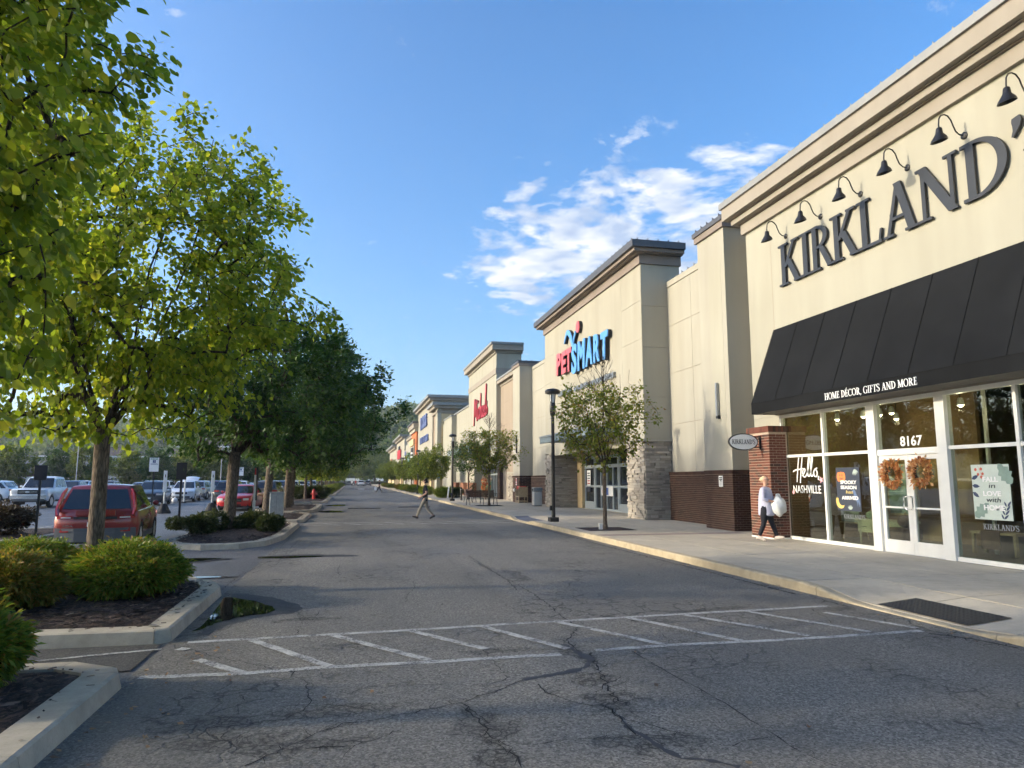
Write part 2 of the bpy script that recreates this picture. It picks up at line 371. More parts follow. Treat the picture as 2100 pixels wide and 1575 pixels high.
LF_D = leaf_mat('leaf_dark_green', [(0, (.026, .062, .014)), (.5, (.045, .095, .018)), (.9, (.07, .125, .024)), (1, (.12, .16, .03))], .30)
LF_R = leaf_mat('leaf_street_tree', [(0, (.09, .125, .022)), (.5, (.15, .18, .03)), (.85, (.21, .21, .045)), (1, (.23, .12, .045))], .48)
LF_F = leaf_mat('leaf_far', [(0, (.08, .12, .022)), (.5, (.13, .17, .03)), (1, (.20, .21, .045))], .45)
LF_H = leaf_mat('leaf_hill', [(0, (.05, .09, .022)), (.5, (.085, .13, .028)), (1, (.15, .17, .04))], .35)
THREAD = leaf_mat('threadleaf', [(0, (.06, .11, .014)), (.45, (.13, .195, .022)), (.75, (.20, .24, .03)), (.93, (.25, .18, .035)), (1, (.26, .13, .035))], .35)
THREADB = leaf_mat('threadleaf_bronze', [(0, (.07, .095, .014)), (.4, (.15, .16, .022)), (.7, (.23, .175, .035)), (1, (.27, .14, .04))], .35)
YEW = leaf_mat('yew', [(0, (.022, .038, .012)), (.6, (.045, .065, .018)), (1, (.10, .10, .03))], .2)
BARB = leaf_mat('barberry', [(0, (.035, .022, .016)), (.6, (.07, .045, .028)), (1, (.10, .08, .035))], .2)
DRY = leaf_mat('fallen_leaf', [(0, (.20, .10, .045)), (.5, (.32, .21, .11)), (1, (.13, .07, .04))], .1)
def bark_mat(name, c):
    m = NT(name); v = m.world((9, 9, 1.6)); n = m.noise(3.2, 6, .7, v, .6); r = m.vor(3.5, 'DISTANCE_TO_EDGE', v).outputs['Distance']
    f = m.math('ADD', m.math('MULTIPLY', n, .7), m.math('MULTIPLY', r, .6))
    m.set(Base_Color=m.ramp(f, [(.3, tuple(x*.28 for x in c)), (.52, c), (.8, tuple(x*1.5 for x in c))]), Roughness=.95, Specular_IOR_Level=.2); m.bump(f, 1.0, .03); return m.m
BARK = bark_mat('bark_grey', (.20, .155, .115)); BARKD = bark_mat('bark_dark', (.095, .072, .055)); TWIG = plain('twig', (.03, .022, .017), .9, .2, 10)
def glass_mat(name, tint=(.72, .78, .72), refl=1.0):
    m = NT(name); m.t.nodes.remove(m.p); t = m.n('ShaderNodeBsdfTransparent'); t.inputs[0].default_value = (*tint, 1)
    g = m.n('ShaderNodeBsdfGlossy'); g.inputs['Roughness'].default_value = .01; g.inputs[0].default_value = (refl, refl, refl, 1)
    fr = m.n('ShaderNodeLayerWeight'); fr.inputs[0].default_value = .5; k = m.math('ADD', m.math('MULTIPLY', m.math('POWER', fr.outputs['Facing'], 2.6), .9), .07, True)
    mx = m.n('ShaderNodeMixShader'); m.l(k, mx.inputs[0]); m.l(t.outputs[0], mx.inputs[1]); m.l(g.outputs[0], mx.inputs[2]); m.l(mx.outputs[0], m.out.inputs[0]); return m.m
GLASS = glass_mat('shop_glass')
def dark_glass():
    m = NT('car_glass'); m.set(Base_Color=(.012, .014, .016), Roughness=.03, Specular_IOR_Level=.8, IOR=1.55); return m.m
CARGLASS = dark_glass()
def far_glass():
    m = NT('window_glass'); m.set(Base_Color=(.03, .035, .04), Roughness=.06, Specular_IOR_Level=.7); return m.m
WGLASS = far_glass()
def car_paint(name, c, metal=.0, rough=.32):
    m = NT(name); n = m.noise(3, 3); dirt = m.noise(1.2, 5, .65)
    m.set(Base_Color=m.mix(m.math('MULTIPLY', n, .12), c, tuple(x*.6 for x in c)), Roughness=m.math('ADD', m.math('MULTIPLY', dirt, .18), rough-.08), Metallic=metal, Coat_Weight=1.0, Coat_Roughness=.04, Specular_IOR_Level=.5); return m.m
PAINTS = dict(red=car_paint('paint_red', (.24, .014, .010), .15), white=car_paint('paint_white', (.72, .73, .74)), silver=car_paint('paint_silver', (.42, .44, .46), .6),
    grey=car_paint('paint_grey', (.10, .11, .12), .5), black=car_paint('paint_black', (.010, .011, .012)), maroon=car_paint('paint_maroon', (.10, .012, .015), .2),
    blue=car_paint('paint_blue', (.028, .042, .075), .4), gold=car_paint('paint_gold', (.16, .11, .06), .6), scarlet=car_paint('paint_scarlet', (.50, .012, .018), .05))
def emit(name, c, s):
    m = NT(name); m.set(Base_Color=(.8, .8, .8), Emission_Color=c, Emission_Strength=s); return m.m
BULB = emit('bulb', (1, .85, .6), 9.0)
def lens_mat(name, c):
    m = NT(name); m.set(Base_Color=c, Roughness=.08, Coat_Weight=1.0); return m.m
HEADL = lens_mat('headlight', (.55, .57, .58)); TAIL = lens_mat('taillight', (.35, .015, .012)); AMBER = lens_mat('amber', (.55, .2, .02)); CHROME = plain('chrome', (.75, .76, .78), .08, .02, 3, 1.0)
def water_mat():
    m = NT('puddle_water'); m.set(Base_Color=(.012, .013, .012), Roughness=.015, IOR=1.33, Specular_IOR_Level=1.0)
    m.bump(m.noise(9, 2), .02, .01); return m.m
WATER = water_mat()
WETS = plain('wet_asphalt', (.050, .049, .048), .62, .35, 9, 0, .6, 60, .3)
def grass_mat():
    m = NT('grass'); m.set(Base_Color=m.ramp(m.noise(.05, 6, .7), [(.3, (.045, .07, .018)), (.7, (.09, .105, .03))]), Roughness=.95, Specular_IOR_Level=0.0); return m.m
GRASS = grass_mat()
# ---------------------------------------------------------------- lettering
# local (u, v, w): u runs along -Y (left to right as seen from the road), v up, w out of the wall (-X)
WALLM = Matrix(((0, 0, -1, 0), (-1, 0, 0, 0), (0, 1, 0, 0), (0, 0, 0, 1)))
_tc = {}
def text_mesh(txt, bold=0.0, ext=.02):
    k = (txt, bold, ext)
    if k in _tc: return _tc[k]
    cu = bpy.data.curves.new('t', 'FONT'); cu.body = txt; cu.size = 1.0; cu.extrude = ext; cu.offset = bold; cu.resolution_u = 3
    ob = bpy.data.objects.new('t', cu); COL.objects.link(ob)
    dg = bpy.context.evaluated_depsgraph_get(); dg.update()
    me = bpy.data.meshes.new_from_object(ob.evaluated_get(dg))
    bpy.data.objects.remove(ob); bpy.data.curves.remove(cu)
    co = np.zeros(len(me.vertices)*3, np.float32); me.vertices.foreach_get('co', co); co = co.reshape(-1, 3)
    _tc[k] = (me, co.min(0), co.max(0)); return _tc[k]
def wall_text(name, txt, X, Y, Z, wid, hgt, mat, parent=None, bold=0.0, depth=.01, shear=0.0, **kw):
    """text whose box is wid x hgt, lower left corner at (Y, Z) on the wall X, reading towards -Y"""
    src, lo, hi = text_mesh(txt, bold)
    me = src.copy(); co = np.zeros(len(me.vertices)*3, np.float32); me.vertices.foreach_get('co', co); co = co.reshape(-1, 3)
    u = (co[:, 0]-lo[0])/(hi[0]-lo[0])*wid; v = (co[:, 1]-lo[1])/(hi[1]-lo[1])*hgt; wv = (co[:, 2]-lo[2])/(hi[2]-lo[2])*depth
    u = u + v*shear
    out = np.stack([X-wv, Y-u, Z+v], 1); me.vertices.foreach_set('co', out.ravel().astype(np.float32)); me.update()
    me.materials.clear(); return put(name, me, mat, parent, **kw)
def u2w(X, Y, Z, u, v, w_=0): return (X-w_, Y-u, Z+v)
class Strokes:
    """strokes in letter space (cap height 1), each a closed strip given by left and right edge points"""
    def __init__(s): s.st = []
    def para(s, x0, y0, x1, y1, wx): s.st.append(([(x0-wx/2, y0), (x1-wx/2, y1)], [(x0+wx/2, y0), (x1+wx/2, y1)]))
    def bar(s, x0, x1, y, th): s.st.append(([(x0, y), (x1, y)], [(x0, y+th), (x1, y+th)]))
    def ring(s, cx, cy, rx, ry, a0, a1, T, t, n=18):
        A = [R(a0+(a1-a0)*i/n) for i in range(n+1)]
        s.st.append(([(cx+rx*math.cos(a), cy+ry*math.sin(a)) for a in A], [(cx+(rx-T)*math.cos(a), cy+(ry-t)*math.sin(a)) for a in A]))
    def path(s, pts, wd):
        L = []; Q = []
        for i, p in enumerate(pts):
            a = Vector(pts[max(i-1, 0)]); b = Vector(pts[min(i+1, len(pts)-1)]); t = (b-a).normalized(); n = Vector((-t.y, t.x))
            q = wd[i] if hasattr(wd, '__len__') else wd
            L.append((p[0]-n.x*q/2, p[1]-n.y*q/2)); Q.append((p[0]+n.x*q/2, p[1]+n.y*q/2))
        s.st.append((L, Q))
    def mb(s, X, Y, Z, su, sv, depth, mb=None, w0=0.0):
        mb = mb or MB()
        for k, (L, Q) in enumerate(s.st):
            n = len(L); d = depth + .0012*k
            vs = [u2w(X, Y, Z, x*su, y*sv, w0) for x, y in L+Q] + [u2w(X, Y, Z, x*su, y*sv, w0+d) for x, y in L+Q]
            fs = []
            for i in range(n-1):
                fs += [(2*n+i, 2*n+i+1, 3*n+i+1, 3*n+i), (i, n+i, n+i+1, i+1), (i, i+1, 2*n+i+1, 2*n+i), (n+i+1, n+i, 3*n+i, 3*n+i+1)]
            fs += [(0, 2*n, 3*n, n), (n-1, 2*n-1, 4*n-1, 3*n-1)]
            mb.add(vs, fs)
        return mb
def smooth_path(pts, n=8):
    P = [Vector((p[0], p[1])) for p in pts]; out = []
    for i in range(len(P)-1):
        p0, p1, p2, p3 = P[max(i-1,0)], P[i], P[i+1], P[min(i+2,len(P)-1)]
        for k in range(n):
            t = k/n; out.append(tuple(.5*((2*p1)+(p2-p0)*t+(2*p0-5*p1+4*p2-p3)*t*t+(3*p1-p0-3*p2+p3)*t**3)))
    return out + [tuple(P[-1])]
def serif(ch):
    s = Strokes(); T, t, h = .155, .062, .048
    def foot(x, l=.11, r=.11): s.bar(x-l-T/2, x+r+T/2, 0, h)
    def head(x, l=.11, r=.11): s.bar(x-l-T/2, x+r+T/2, 1-h, h)
    stem = lambda x, wd=T: s.para(x, 0, x, 1, wd)
    if ch == 'I': stem(.19); foot(.19); head(.19); a = .40
    elif ch == 'K':
        stem(.19); foot(.19); head(.19); s.para(.27, .42, .66, 1, .105); s.para(.40, .58, .74, 0, .185); s.bar(.54, .82, 1-h, h); s.bar(.60, .88, 0, h); a = .86
    elif ch == 'R':
        stem(.19); foot(.19); head(.19, .11, .06); s.ring(.24, .735, .42, .265, -90, 90, .15, t); s.bar(.2, .27, .47, t); s.bar(.2, .27, .94, t); s.para(.42, .50, .72, 0, .17); s.bar(.62, .86, 0, h); a = .84
    elif ch == 'L': stem(.19); head(.19); s.bar(.02, .66, 0, .06); s.para(.60, .03, .655, .27, .05); a = .70
    elif ch == 'A': s.para(.12, 0, .41, 1, .085); s.para(.41, 1, .72, 0, .18); s.bar(.24, .58, .30, .06); s.bar(0, .26, 0, h); s.bar(.55, .86, 0, h); a = .87
    elif ch == 'N': s.para(.15, 0, .15, 1, .085); s.para(.13, 1, .76, 0, .20); s.para(.76, 0, .76, 1, .085); s.bar(0, .20, 1-h, h); s.bar(0, .30, 0, h); s.bar(.62, .90, 1-h, h); a = .92
    elif ch == 'D': stem(.19); s.ring(.26, .5, .58, .5, -90, 90, .165, t, 24); s.bar(.02, .28, 0, t); s.bar(.02, .28, 1-t, t); a = .88
    elif ch == 'H': stem(.17); foot(.17); head(.17); stem(.70); foot(.70); head(.70); s.bar(.2, .68, .48, .06); a = .88
    elif ch == 'O': s.ring(.46, .5, .46, .52, 0, 360, .16, t, 30); a = .94
    elif ch == 'C': s.ring(.46, .5, .46, .52, 42, 318, .16, t, 26); s.para(.80, .80, .80, .98, .05); a = .84
    elif ch == 'G': s.ring(.46, .5, .46, .52, 42, 318, .16, t, 26); s.para(.80, .80, .80, .98, .05); s.para(.78, .02, .78, .44, .13); s.bar(.62, .92, .42, h); a = .92
    elif ch == 'M': s.para(.15, 0, .15, 1, .08); s.para(.17, 1, .52, .05, .18); s.para(.52, .05, .86, 1, .085); s.para(.88, 0, .88, 1, .155); s.bar(0, .24, 1-h, h); s.bar(.02, .28, 0, h); s.bar(.74, 1.03, 0, h); s.bar(.84, 1.03, 1-h, h); a = 1.04
    elif ch in 'EÉ':
        stem(.19); s.bar(.02, .62, 0, .06); s.bar(.02, .58, .94, .06); s.bar(.2, .50, .48, .06); s.para(.57, .03, .61, .25, .045); s.para(.555, .78, .555, .97, .045); s.para(.50, .40, .50, .62, .04); a = .68
        if ch == 'É': s.para(.30, 1.07, .46, 1.26, .09)
    elif ch == 'F': stem(.19); foot(.19); s.bar(.02, .58, .94, .06); s.bar(.2, .48, .48, .06); s.para(.555, .76, .555, .97, .045); s.para(.48, .40, .48, .62, .04); a = .62
    elif ch == 'T': stem(.38); foot(.38); s.bar(.02, .74, .94, .06); s.para(.045, .76, .045, .97, .045); s.para(.715, .76, .715, .97, .045); a = .76
    elif ch == 'S':
        s.path(smooth_path([(.53, .78), (.45, .95), (.28, .99), (.11, .92), (.08, .74), (.22, .58), (.42, .46), (.54, .28), (.46, .08), (.27, .0), (.10, .08), (.05, .26)], 5),
               [.05+.11*math.sin(math.pi*i/55)**2 for i in range(56)]); s.para(.54, .74, .54, .98, .045); s.para(.045, .02, .045, .28, .045); a = .64
    elif ch == "'": s.path([(.10, 1.0), (.11, .93), (.10, .86), (.07, .78), (.02, .70)], [.13, .17, .13, .07, .03]); a = .22
    elif ch == ',': s.path([(.10, .12), (.11, .06), (.10, 0), (.06, -.10), (.02, -.16)], [.12, .15, .11, .06, .03]); a = .26
    elif ch == ' ': a = .34
    else: a = .5
    return s, a
def serif_line(name, txt, X, Y, Z, wid, hgt, mat, parent, depth=.01, w0=0.0, joined=False, gap=.03):
    G = [serif(c) for c in txt]; tot = sum(a for _, a in G) + gap*(len(G)-1); k = wid/tot; u = 0; mb = MB(); outs = []
    for c, (s, a) in zip(txt, G):
        if s.st:
            if joined: s.mb(X, Y-u*k, Z, k, hgt, depth, mb, w0)
            else: outs.append(build(name, s.mb(X, Y-u*k, Z, k, hgt, depth, None, w0), mat, parent))
        u += a + gap
    if joined: return build(name, mb, mat, parent)
    return outs
def wall_poly(polys, X, Y, Z, w0, d=.002):
    """flat shapes (u, v lists) lying on a wall sheet"""
    mb = MB()
    for i, p in enumerate(polys):
        vs = [u2w(X, Y, Z, u, v, w0+d+.0004*i) for u, v in p]; mb.add(vs, [tuple(range(len(vs)))])
    return mb
def disc(cx, cy, rx, ry, n=16, a0=0): return [(cx+rx*math.cos(2*math.pi*i/n+a0), cy+ry*math.sin(2*math.pi*i/n+a0)) for i in range(n)]
def leafpoly(cx, cy, ang, L, W):
    c, s_ = math.cos(ang), math.sin(ang); out = []
    for x, y in ((0,0),(.3,.8),(.65,.7),(1,0),(.65,-.7),(.3,-.8)): out.append((cx+c*x*L-s_*y*W/2, cy+s_*x*L+c*y*W/2))
    return out
# ---------------------------------------------------------------- ground, road, pavement
def structure(name, mb, mat, parent=None):
    if not mb.v: return put(name, None, None, parent, kind='structure')
    return build(name, mb, mat, parent, kind='structure')
def sheet(x0, x1, y0, y1, z, nx=1, ny=1):
    mb = MB(); vs = [(x0+(x1-x0)*i/nx, y0+(y1-y0)*j/ny, z) for j in range(ny+1) for i in range(nx+1)]
    return mb.add(vs, [(j*(nx+1)+i, j*(nx+1)+i+1, (j+1)*(nx+1)+i+1, (j+1)*(nx+1)+i) for j in range(ny) for i in range(nx)])
structure('ground', sheet(-2500, 2500, -600, 3500, -.06), GRASS)
lot = structure('parking_lot', sheet(-95, -1.84, -25, 226, -.012), LOT)
road = structure('road', sheet(-1.84, 6.82, -25, 330, 0), ASPH)
rng = random.Random(5)
def ribbon(pts, wd, z, jit=0.0, mb=None, sub=1, r=rng):
    P = [Vector((p[0], p[1])) for p in pts]; Q = []
    for i in range(len(P)-1):
        for k in range(sub): Q.append(P[i].lerp(P[i+1], k/sub))
    Q.append(P[-1]); vs = []
    for i, p in enumerate(Q):
        t = (Q[min(i+1, len(Q)-1)]-Q[max(i-1, 0)]).normalized(); n = Vector((-t.y, t.x))
        q = p + n*r.uniform(-jit, jit); ww = wd(i/(len(Q)-1)) if callable(wd) else wd; ww *= r.uniform(1-min(.6, jit*8), 1+min(.6, jit*8)) if jit else 1
        a, b = q-n*ww/2, q+n*ww/2; vs += [(a.x, a.y, z), (b.x, b.y, z)]
    mb = mb or MB(); return mb.add(vs, [(2*i, 2*i+2, 2*i+3, 2*i+1) for i in range(len(Q)-1)])
# painted crossing in front of the near shop: two long lines and slanted bars
def pline(px, wd, parent=road, z=.004, jit=.006, sub=10):
    pts = [gnd(x, y) for x, y in px] if len(px[0]) == 2 else [Vector(p) for p in px]
    return build('painted_line', ribbon([(p.x, p.y) for p in pts], wd, z, jit, None, sub), PAINT, parent)
pline([(285,1390),(495,1382),(650,1370),(900,1357),(1150,1342)], .105, sub=8)
pline([(1220,1334),(1400,1322),(1600,1313),(1760,1303),(1890,1294)], .10, sub=8)
pline([(385,1318),(600,1306),(835,1293),(1080,1278),(1290,1266),(1500,1254),(1700,1243)], .10, sub=6)
for a, b in [((405,1354),(497,1381)),((516,1314),(676,1368)),((683,1304),(880,1355)),((838,1294),(996,1332)),((982,1284),(1165,1332)),((1137,1275),(1358,1322)),((1290,1268),(1520,1315)),((1404,1262),(1660,1305)),((1528,1254),(1785,1297)),((1690,1257),(1882,1289))]:
    pline([a, b], .10, z=.008, sub=12)
pline([(62,1358),(190,1345),(332,1332)], .06, lot, .006)
pline([(365,1335),(382,1330)], .12, road, .008)
for yy in (28.35, 29.85): pline([(-1.7, yy, 0), (2.5, yy+.1, 0), (6.7, yy+.2, 0)], .10, sub=20)
for k in range(9): pline([(-1.2+k*.85, 29.8, 0), (-.5+k*.85, 28.45, 0)], .10, z=.008, sub=8)
pline([(-1.2, 9, 0), (-1.2, 9.02, 0)], .01) if False else None
for yy in (118, 121.5, 176, 179): pline([(-1.6, yy, 0), (6.6, yy, 0)], .3, sub=20)
for X0, Y0, Y1, n in ((-6.3, 15.5, 18.5, 1), (-8.2, 29, 35, 6), (-8.0, 48, 54, 6), (-11.5, 64, 70, 10), (-20, 74, 80, 8)):
    for k in range(n): pline([(X0-k*2.75, Y0, 0), (X0-k*2.75-.3, Y1, 0)], .10, lot, -.006, sub=10)
for (a, b) in [((-19,36.2),(-7.2,37.4)), ((-22,31),(-9.8,29.6)), ((-13,44),(-8.2,44.6)), ((-27,47),(-16,46)), ((-16,40.2),(-9.7,38.8))]:
    pline([(*a, 0), (*b, 0)], .16, lot, -.005, sub=14)
# cracks and sealed cracks of the asphalt, traced where they run
def crop1(p): return (400+p[0]/2.333, 1150+p[1]/2.333)
def crop2(p): return (1200+p[0]/2.333, 1150+p[1]/2.333)
cr = MB(); se = MB(); cr_r = random.Random(11)
def crack(pts, wd, f=crop1, mb=cr, z=.0030, branch=.35, jit=.03):
    P = [gnd(*f(p)) for p in pts]; P = [Vector((p.x, p.y)) for p in P]; Q = [P[0]]
    for a, b in zip(P, P[1:]):
        n = max(2, int((b-a).length/.06))
        for k in range(1, n+1):
            q = a.lerp(b, k/n); Q.append(q + Vector((cr_r.uniform(-1, 1), cr_r.uniform(-1, 1)))*jit*.6)
    ribbon(Q, lambda t: wd*cr_r.uniform(.2, 1.25)*(.75 if mb is cr else 1), z, 0.0, mb)
    for q in Q[2:-2]:
        if cr_r.random() < branch:
            a = cr_r.uniform(0, 6.28); L = cr_r.uniform(.06, .30); pts2 = [q]; d = Vector((math.cos(a), math.sin(a)))
            for k in range(4):
                d = (d + Vector((cr_r.uniform(-.8, .8), cr_r.uniform(-.8, .8)))).normalized(); pts2.append(pts2[-1]+d*L/4)
            ribbon(pts2, lambda t: wd*.42*(1-t*.8), z+.0008, 0.0, mb)
crack([(1330,0),(1400,40),(1520,100),(1620,160),(1690,210),(1760,270)], .018)
crack([(1760,270),(1830,320),(1780,380),(1830,430),(1890,480)], .03, branch=.6)
crack([(1900,465),(1870,510),(1780,535),(1650,555),(1570,570)], .09, mb=se, branch=0, jit=.01)
crack([(1760,400),(1830,440),(1905,480)], .10, mb=se, branch=0, jit=.01, z=.0045)
crack([(1570,570),(1500,600),(1430,630),(1330,660),(1270,680),(1130,710),(1000,735),(870,760)], .016)
crack([(870,760),(700,780),(560,840),(460,880),(350,930),(230,985)], .018, branch=.6)
crack([(1270,680),(1320,730),(1400,800),(1440,860),(1500,890),(1530,940),(1550,990)], .016, branch=.95, jit=.05)
crack([(1290,690),(1380,760),(1400,850),(1480,920)], .012, branch=.8, jit=.05)
crack([(90,800),(230,785),(420,760),(520,720),(560,680),(540,640),(540,580),(470,550),(480,520)], .012)
crack([(420,700),(520,690),(640,690),(740,700),(850,720)], .012, branch=.9, jit=.05)
crack([(690,630),(740,640),(830,605),(950,598),(1090,590),(1200,595),(1290,590)], .010)
crack([(350,930),(480,900),(620,895),(760,885),(860,860),(950,820),(990,812)], .014, branch=.5)
crack([(1560,880),(1680,870),(1800,855),(1900,850),(2100,850)], .012); crack([(0,850),(130,850),(260,840)], .010, crop2)
crack([(1640,590),(1690,640),(1800,675),(1870,690),(1950,695),(2010,730),(2060,790),(2100,830)], .016, branch=.5)
crack([(1300,590),(1400,600),(1500,560),(1440,500),(1380,430)], .010, branch=.7)
crack([(1420,420),(1500,440),(1600,425),(1750,425)], .012, branch=.7)
crack([(30,440),(60,520),(100,600),(150,660),(200,700)], .03, crop2, branch=.95, jit=.06)
crack([(160,740),(220,810),(300,850),(370,900),(460,950),(560,950),(660,970),(740,990)], .055, crop2, se, branch=0, jit=.01)
crack([(0,690),(70,690),(120,710),(170,750),(230,770),(330,790),(420,820),(560,830)], .014, crop2, branch=.6)
crack([(700,890),(790,860),(880,850)], .012, crop2, branch=.7)
crack([(220,430),(320,490),(440,560),(540,610),(680,690),(800,770),(900,830),(1000,900),(1110,950),(1200,985)], .014, crop2, branch=.12, jit=.008)
crack([(290,240),(250,215),(225,205)], .01, crop2); crack([(350,330),(390,370),(410,400)], .01, crop2, branch=.5); crack([(1080,230),(1150,270),(1180,300)], .012, crop2, branch=.6)
crack([(1045,100),(1050,130),(1010,165),(1015,200)], .012); crack([(690,20),(680,50),(690,70)], .012, branch=.5); crack([(1180,200),(1185,215)], .01)
crack([(700,420),(780,410),(870,408)], .014, branch=.9); crack([(480,360),(510,300),(490,250),(560,290),(600,240)], .01, branch=.7)
crack([(0,430),(120,470),(260,490),(420,530)], .010, branch=.5); crack([(20,880),(140,860),(230,640),(330,640)], .008, branch=.8, jit=.06)
crack([(130,140),(210,70),(300,30),(360,0)], .016, branch=.5)
fullp = lambda p: p
crack([(505,1185),(470,1195),(440,1190)], .01, fullp); crack([(620,1100),(590,1130),(565,1160),(520,1175)], .014, fullp, branch=.4)
crack([(1000,1138),(1130,1135),(1260,1128)], .010, fullp, branch=.1); crack([(960,1140),(1000,1165),(1040,1190),(1060,1210)], .022, fullp, branch=.6); crack([(1305,1175),(1315,1183),(1340,1184)], .012, fullp)
crack([(620,1075),(560,1140)], .012, fullp, branch=.2); crack([(675,1035),(640,1058)], .02, fullp, branch=.2)
# right-hand tar line next to the kerb
crack([(1085,1078),(1250,1122),(1400,1160),(1520,1190),(1635,1220)], .05, fullp, branch=.5, jit=.012); crack([(1660,1222),(1720,1240),(1755,1247)], .03, fullp, branch=.8); crack([(1905,1299),(1990,1310),(2090,1330)], .045, fullp, branch=.6, jit=.012)
build('crack', cr, CRACK, road, kind='stuff'); build('crack_seal', se, SEAL, road, kind='stuff')
# newer asphalt beside the kerb islands
build('asphalt_patch', sheet(-9, -1.9, 7.28, 8.36, .0), FRESH, lot)

# ---- pavement along the shops: slabs on a bed, dropped at the crossings
def sstep(a, b, x):
    t = min(1, max(0, (x-a)/(b-a))); return t*t*(3-2*t)
def pave_z(x, y):
    z = .15
    for yc in (7.85, 29.1): z -= .128*(1-sstep(.85, 2.1, abs(y-yc)))*(1-min(1, max(0, (x-6.95)/1.35)))
    return z
pave = structure('pavement', MB(), SLABD)
bed = MB(); ys = [i*.5 for i in range(-30, 600)]; xs = [6.94, 7.6, 8.4, 9.5, 11, 14]
vs = [(x, y, pave_z(x, y)-.010) for y in ys for x in xs]; nx = len(xs)
bed.add(vs, [(j*nx+i, j*nx+i+1, (j+1)*nx+i+1, (j+1)*nx+i) for j in range(len(ys)-1) for i in range(nx-1)])
build('bed', bed, SLABD, pave)
def slab(x0, x1, y0, y1, mat=SLAB, g=.011, n=3, nm='slab'):
    mb = MB(); X = [x0+g+(x1-x0-2*g)*i/n for i in range(n+1)]; Y = [y0+g+(y1-y0-2*g)*i/n for i in range(n+1)]
    vs = [(x, y, pave_z(x, y)) for y in Y for x in X] + [(x, y, pave_z(x, y)-.05) for y in Y for x in X]; k = n+1; o = k*k
    fs = [(j*k+i, j*k+i+1, (j+1)*k+i+1, (j+1)*k+i) for j in range(n) for i in range(n)]
    for i in range(n):
        fs += [(i, o+i, o+i+1, i+1)[::-1], (n*k+i, n*k+i+1, o+n*k+i+1, o+n*k+i)[::-1], (i*k, (i+1)*k, o+(i+1)*k, o+i*k)[::-1], (i*k+n, o+i*k+n, o+(i+1)*k+n, (i+1)*k+n)[::-1]]
    return build(nm, mb.add(vs, fs), mat, pave)
xc = [6.95, 8.15, 9.80, 11.42]
y = 1.0; rows = []
while y < 84:
    h = 1.83 if y < 60 else 4
    if abs(y-18.7) < 1.0 and not any(r[2] for r in rows): rows.append((y, y+.55, True)); y += .55; continue
    rows.append((y, y+h, False)); y += h
for y0, y1, band in rows:
    for i in range(3): slab(xc[i], xc[i+1], y0, y1, PINK if band else SLAB)
for j in range(14): slab(6.95, 11.42, y+j*15, y+(j+1)*15, SLAB, .01, 2)
slab(11.42, 14.2, 26.3, 41.3, SLAB, .007, 2); slab(11.42, 12.6, 18.85, 26.25, SLAB, .007, 2); slab(11.42, 12.6, 41.4, 52, SLAB, .007, 2); slab(11.42, 15, 52.2, 76, SLAB, .007, 2)
kerb = structure('kerb', MB(), KERB)
y = .5
while y < 260:
    L = 3.05 if y < 90 else 12; n = 8; mb = MB(); vs = []
    for j in range(n+1):
        yy = y+.006+(L-.012)*j/n; zt = max(.012, pave_z(6.95, yy)); e = min(.03, zt*.5)
        vs += [(6.80, yy, -.05), (6.80, yy, zt-e), (6.812, yy, zt-e*.3), (6.84, yy, zt), (6.943, yy, zt), (6.943, yy, -.05)]
    fs = [(j*6+i, j*6+i+1, (j+1)*6+i+1, (j+1)*6+i)[::-1] for j in range(n) for i in range(5)] + [(0,1,2,3,4,5)[::-1], tuple(n*6+i for i in range(6))]
    build('kerb_stone', mb.add(vs, fs), KERB, kerb); y += L

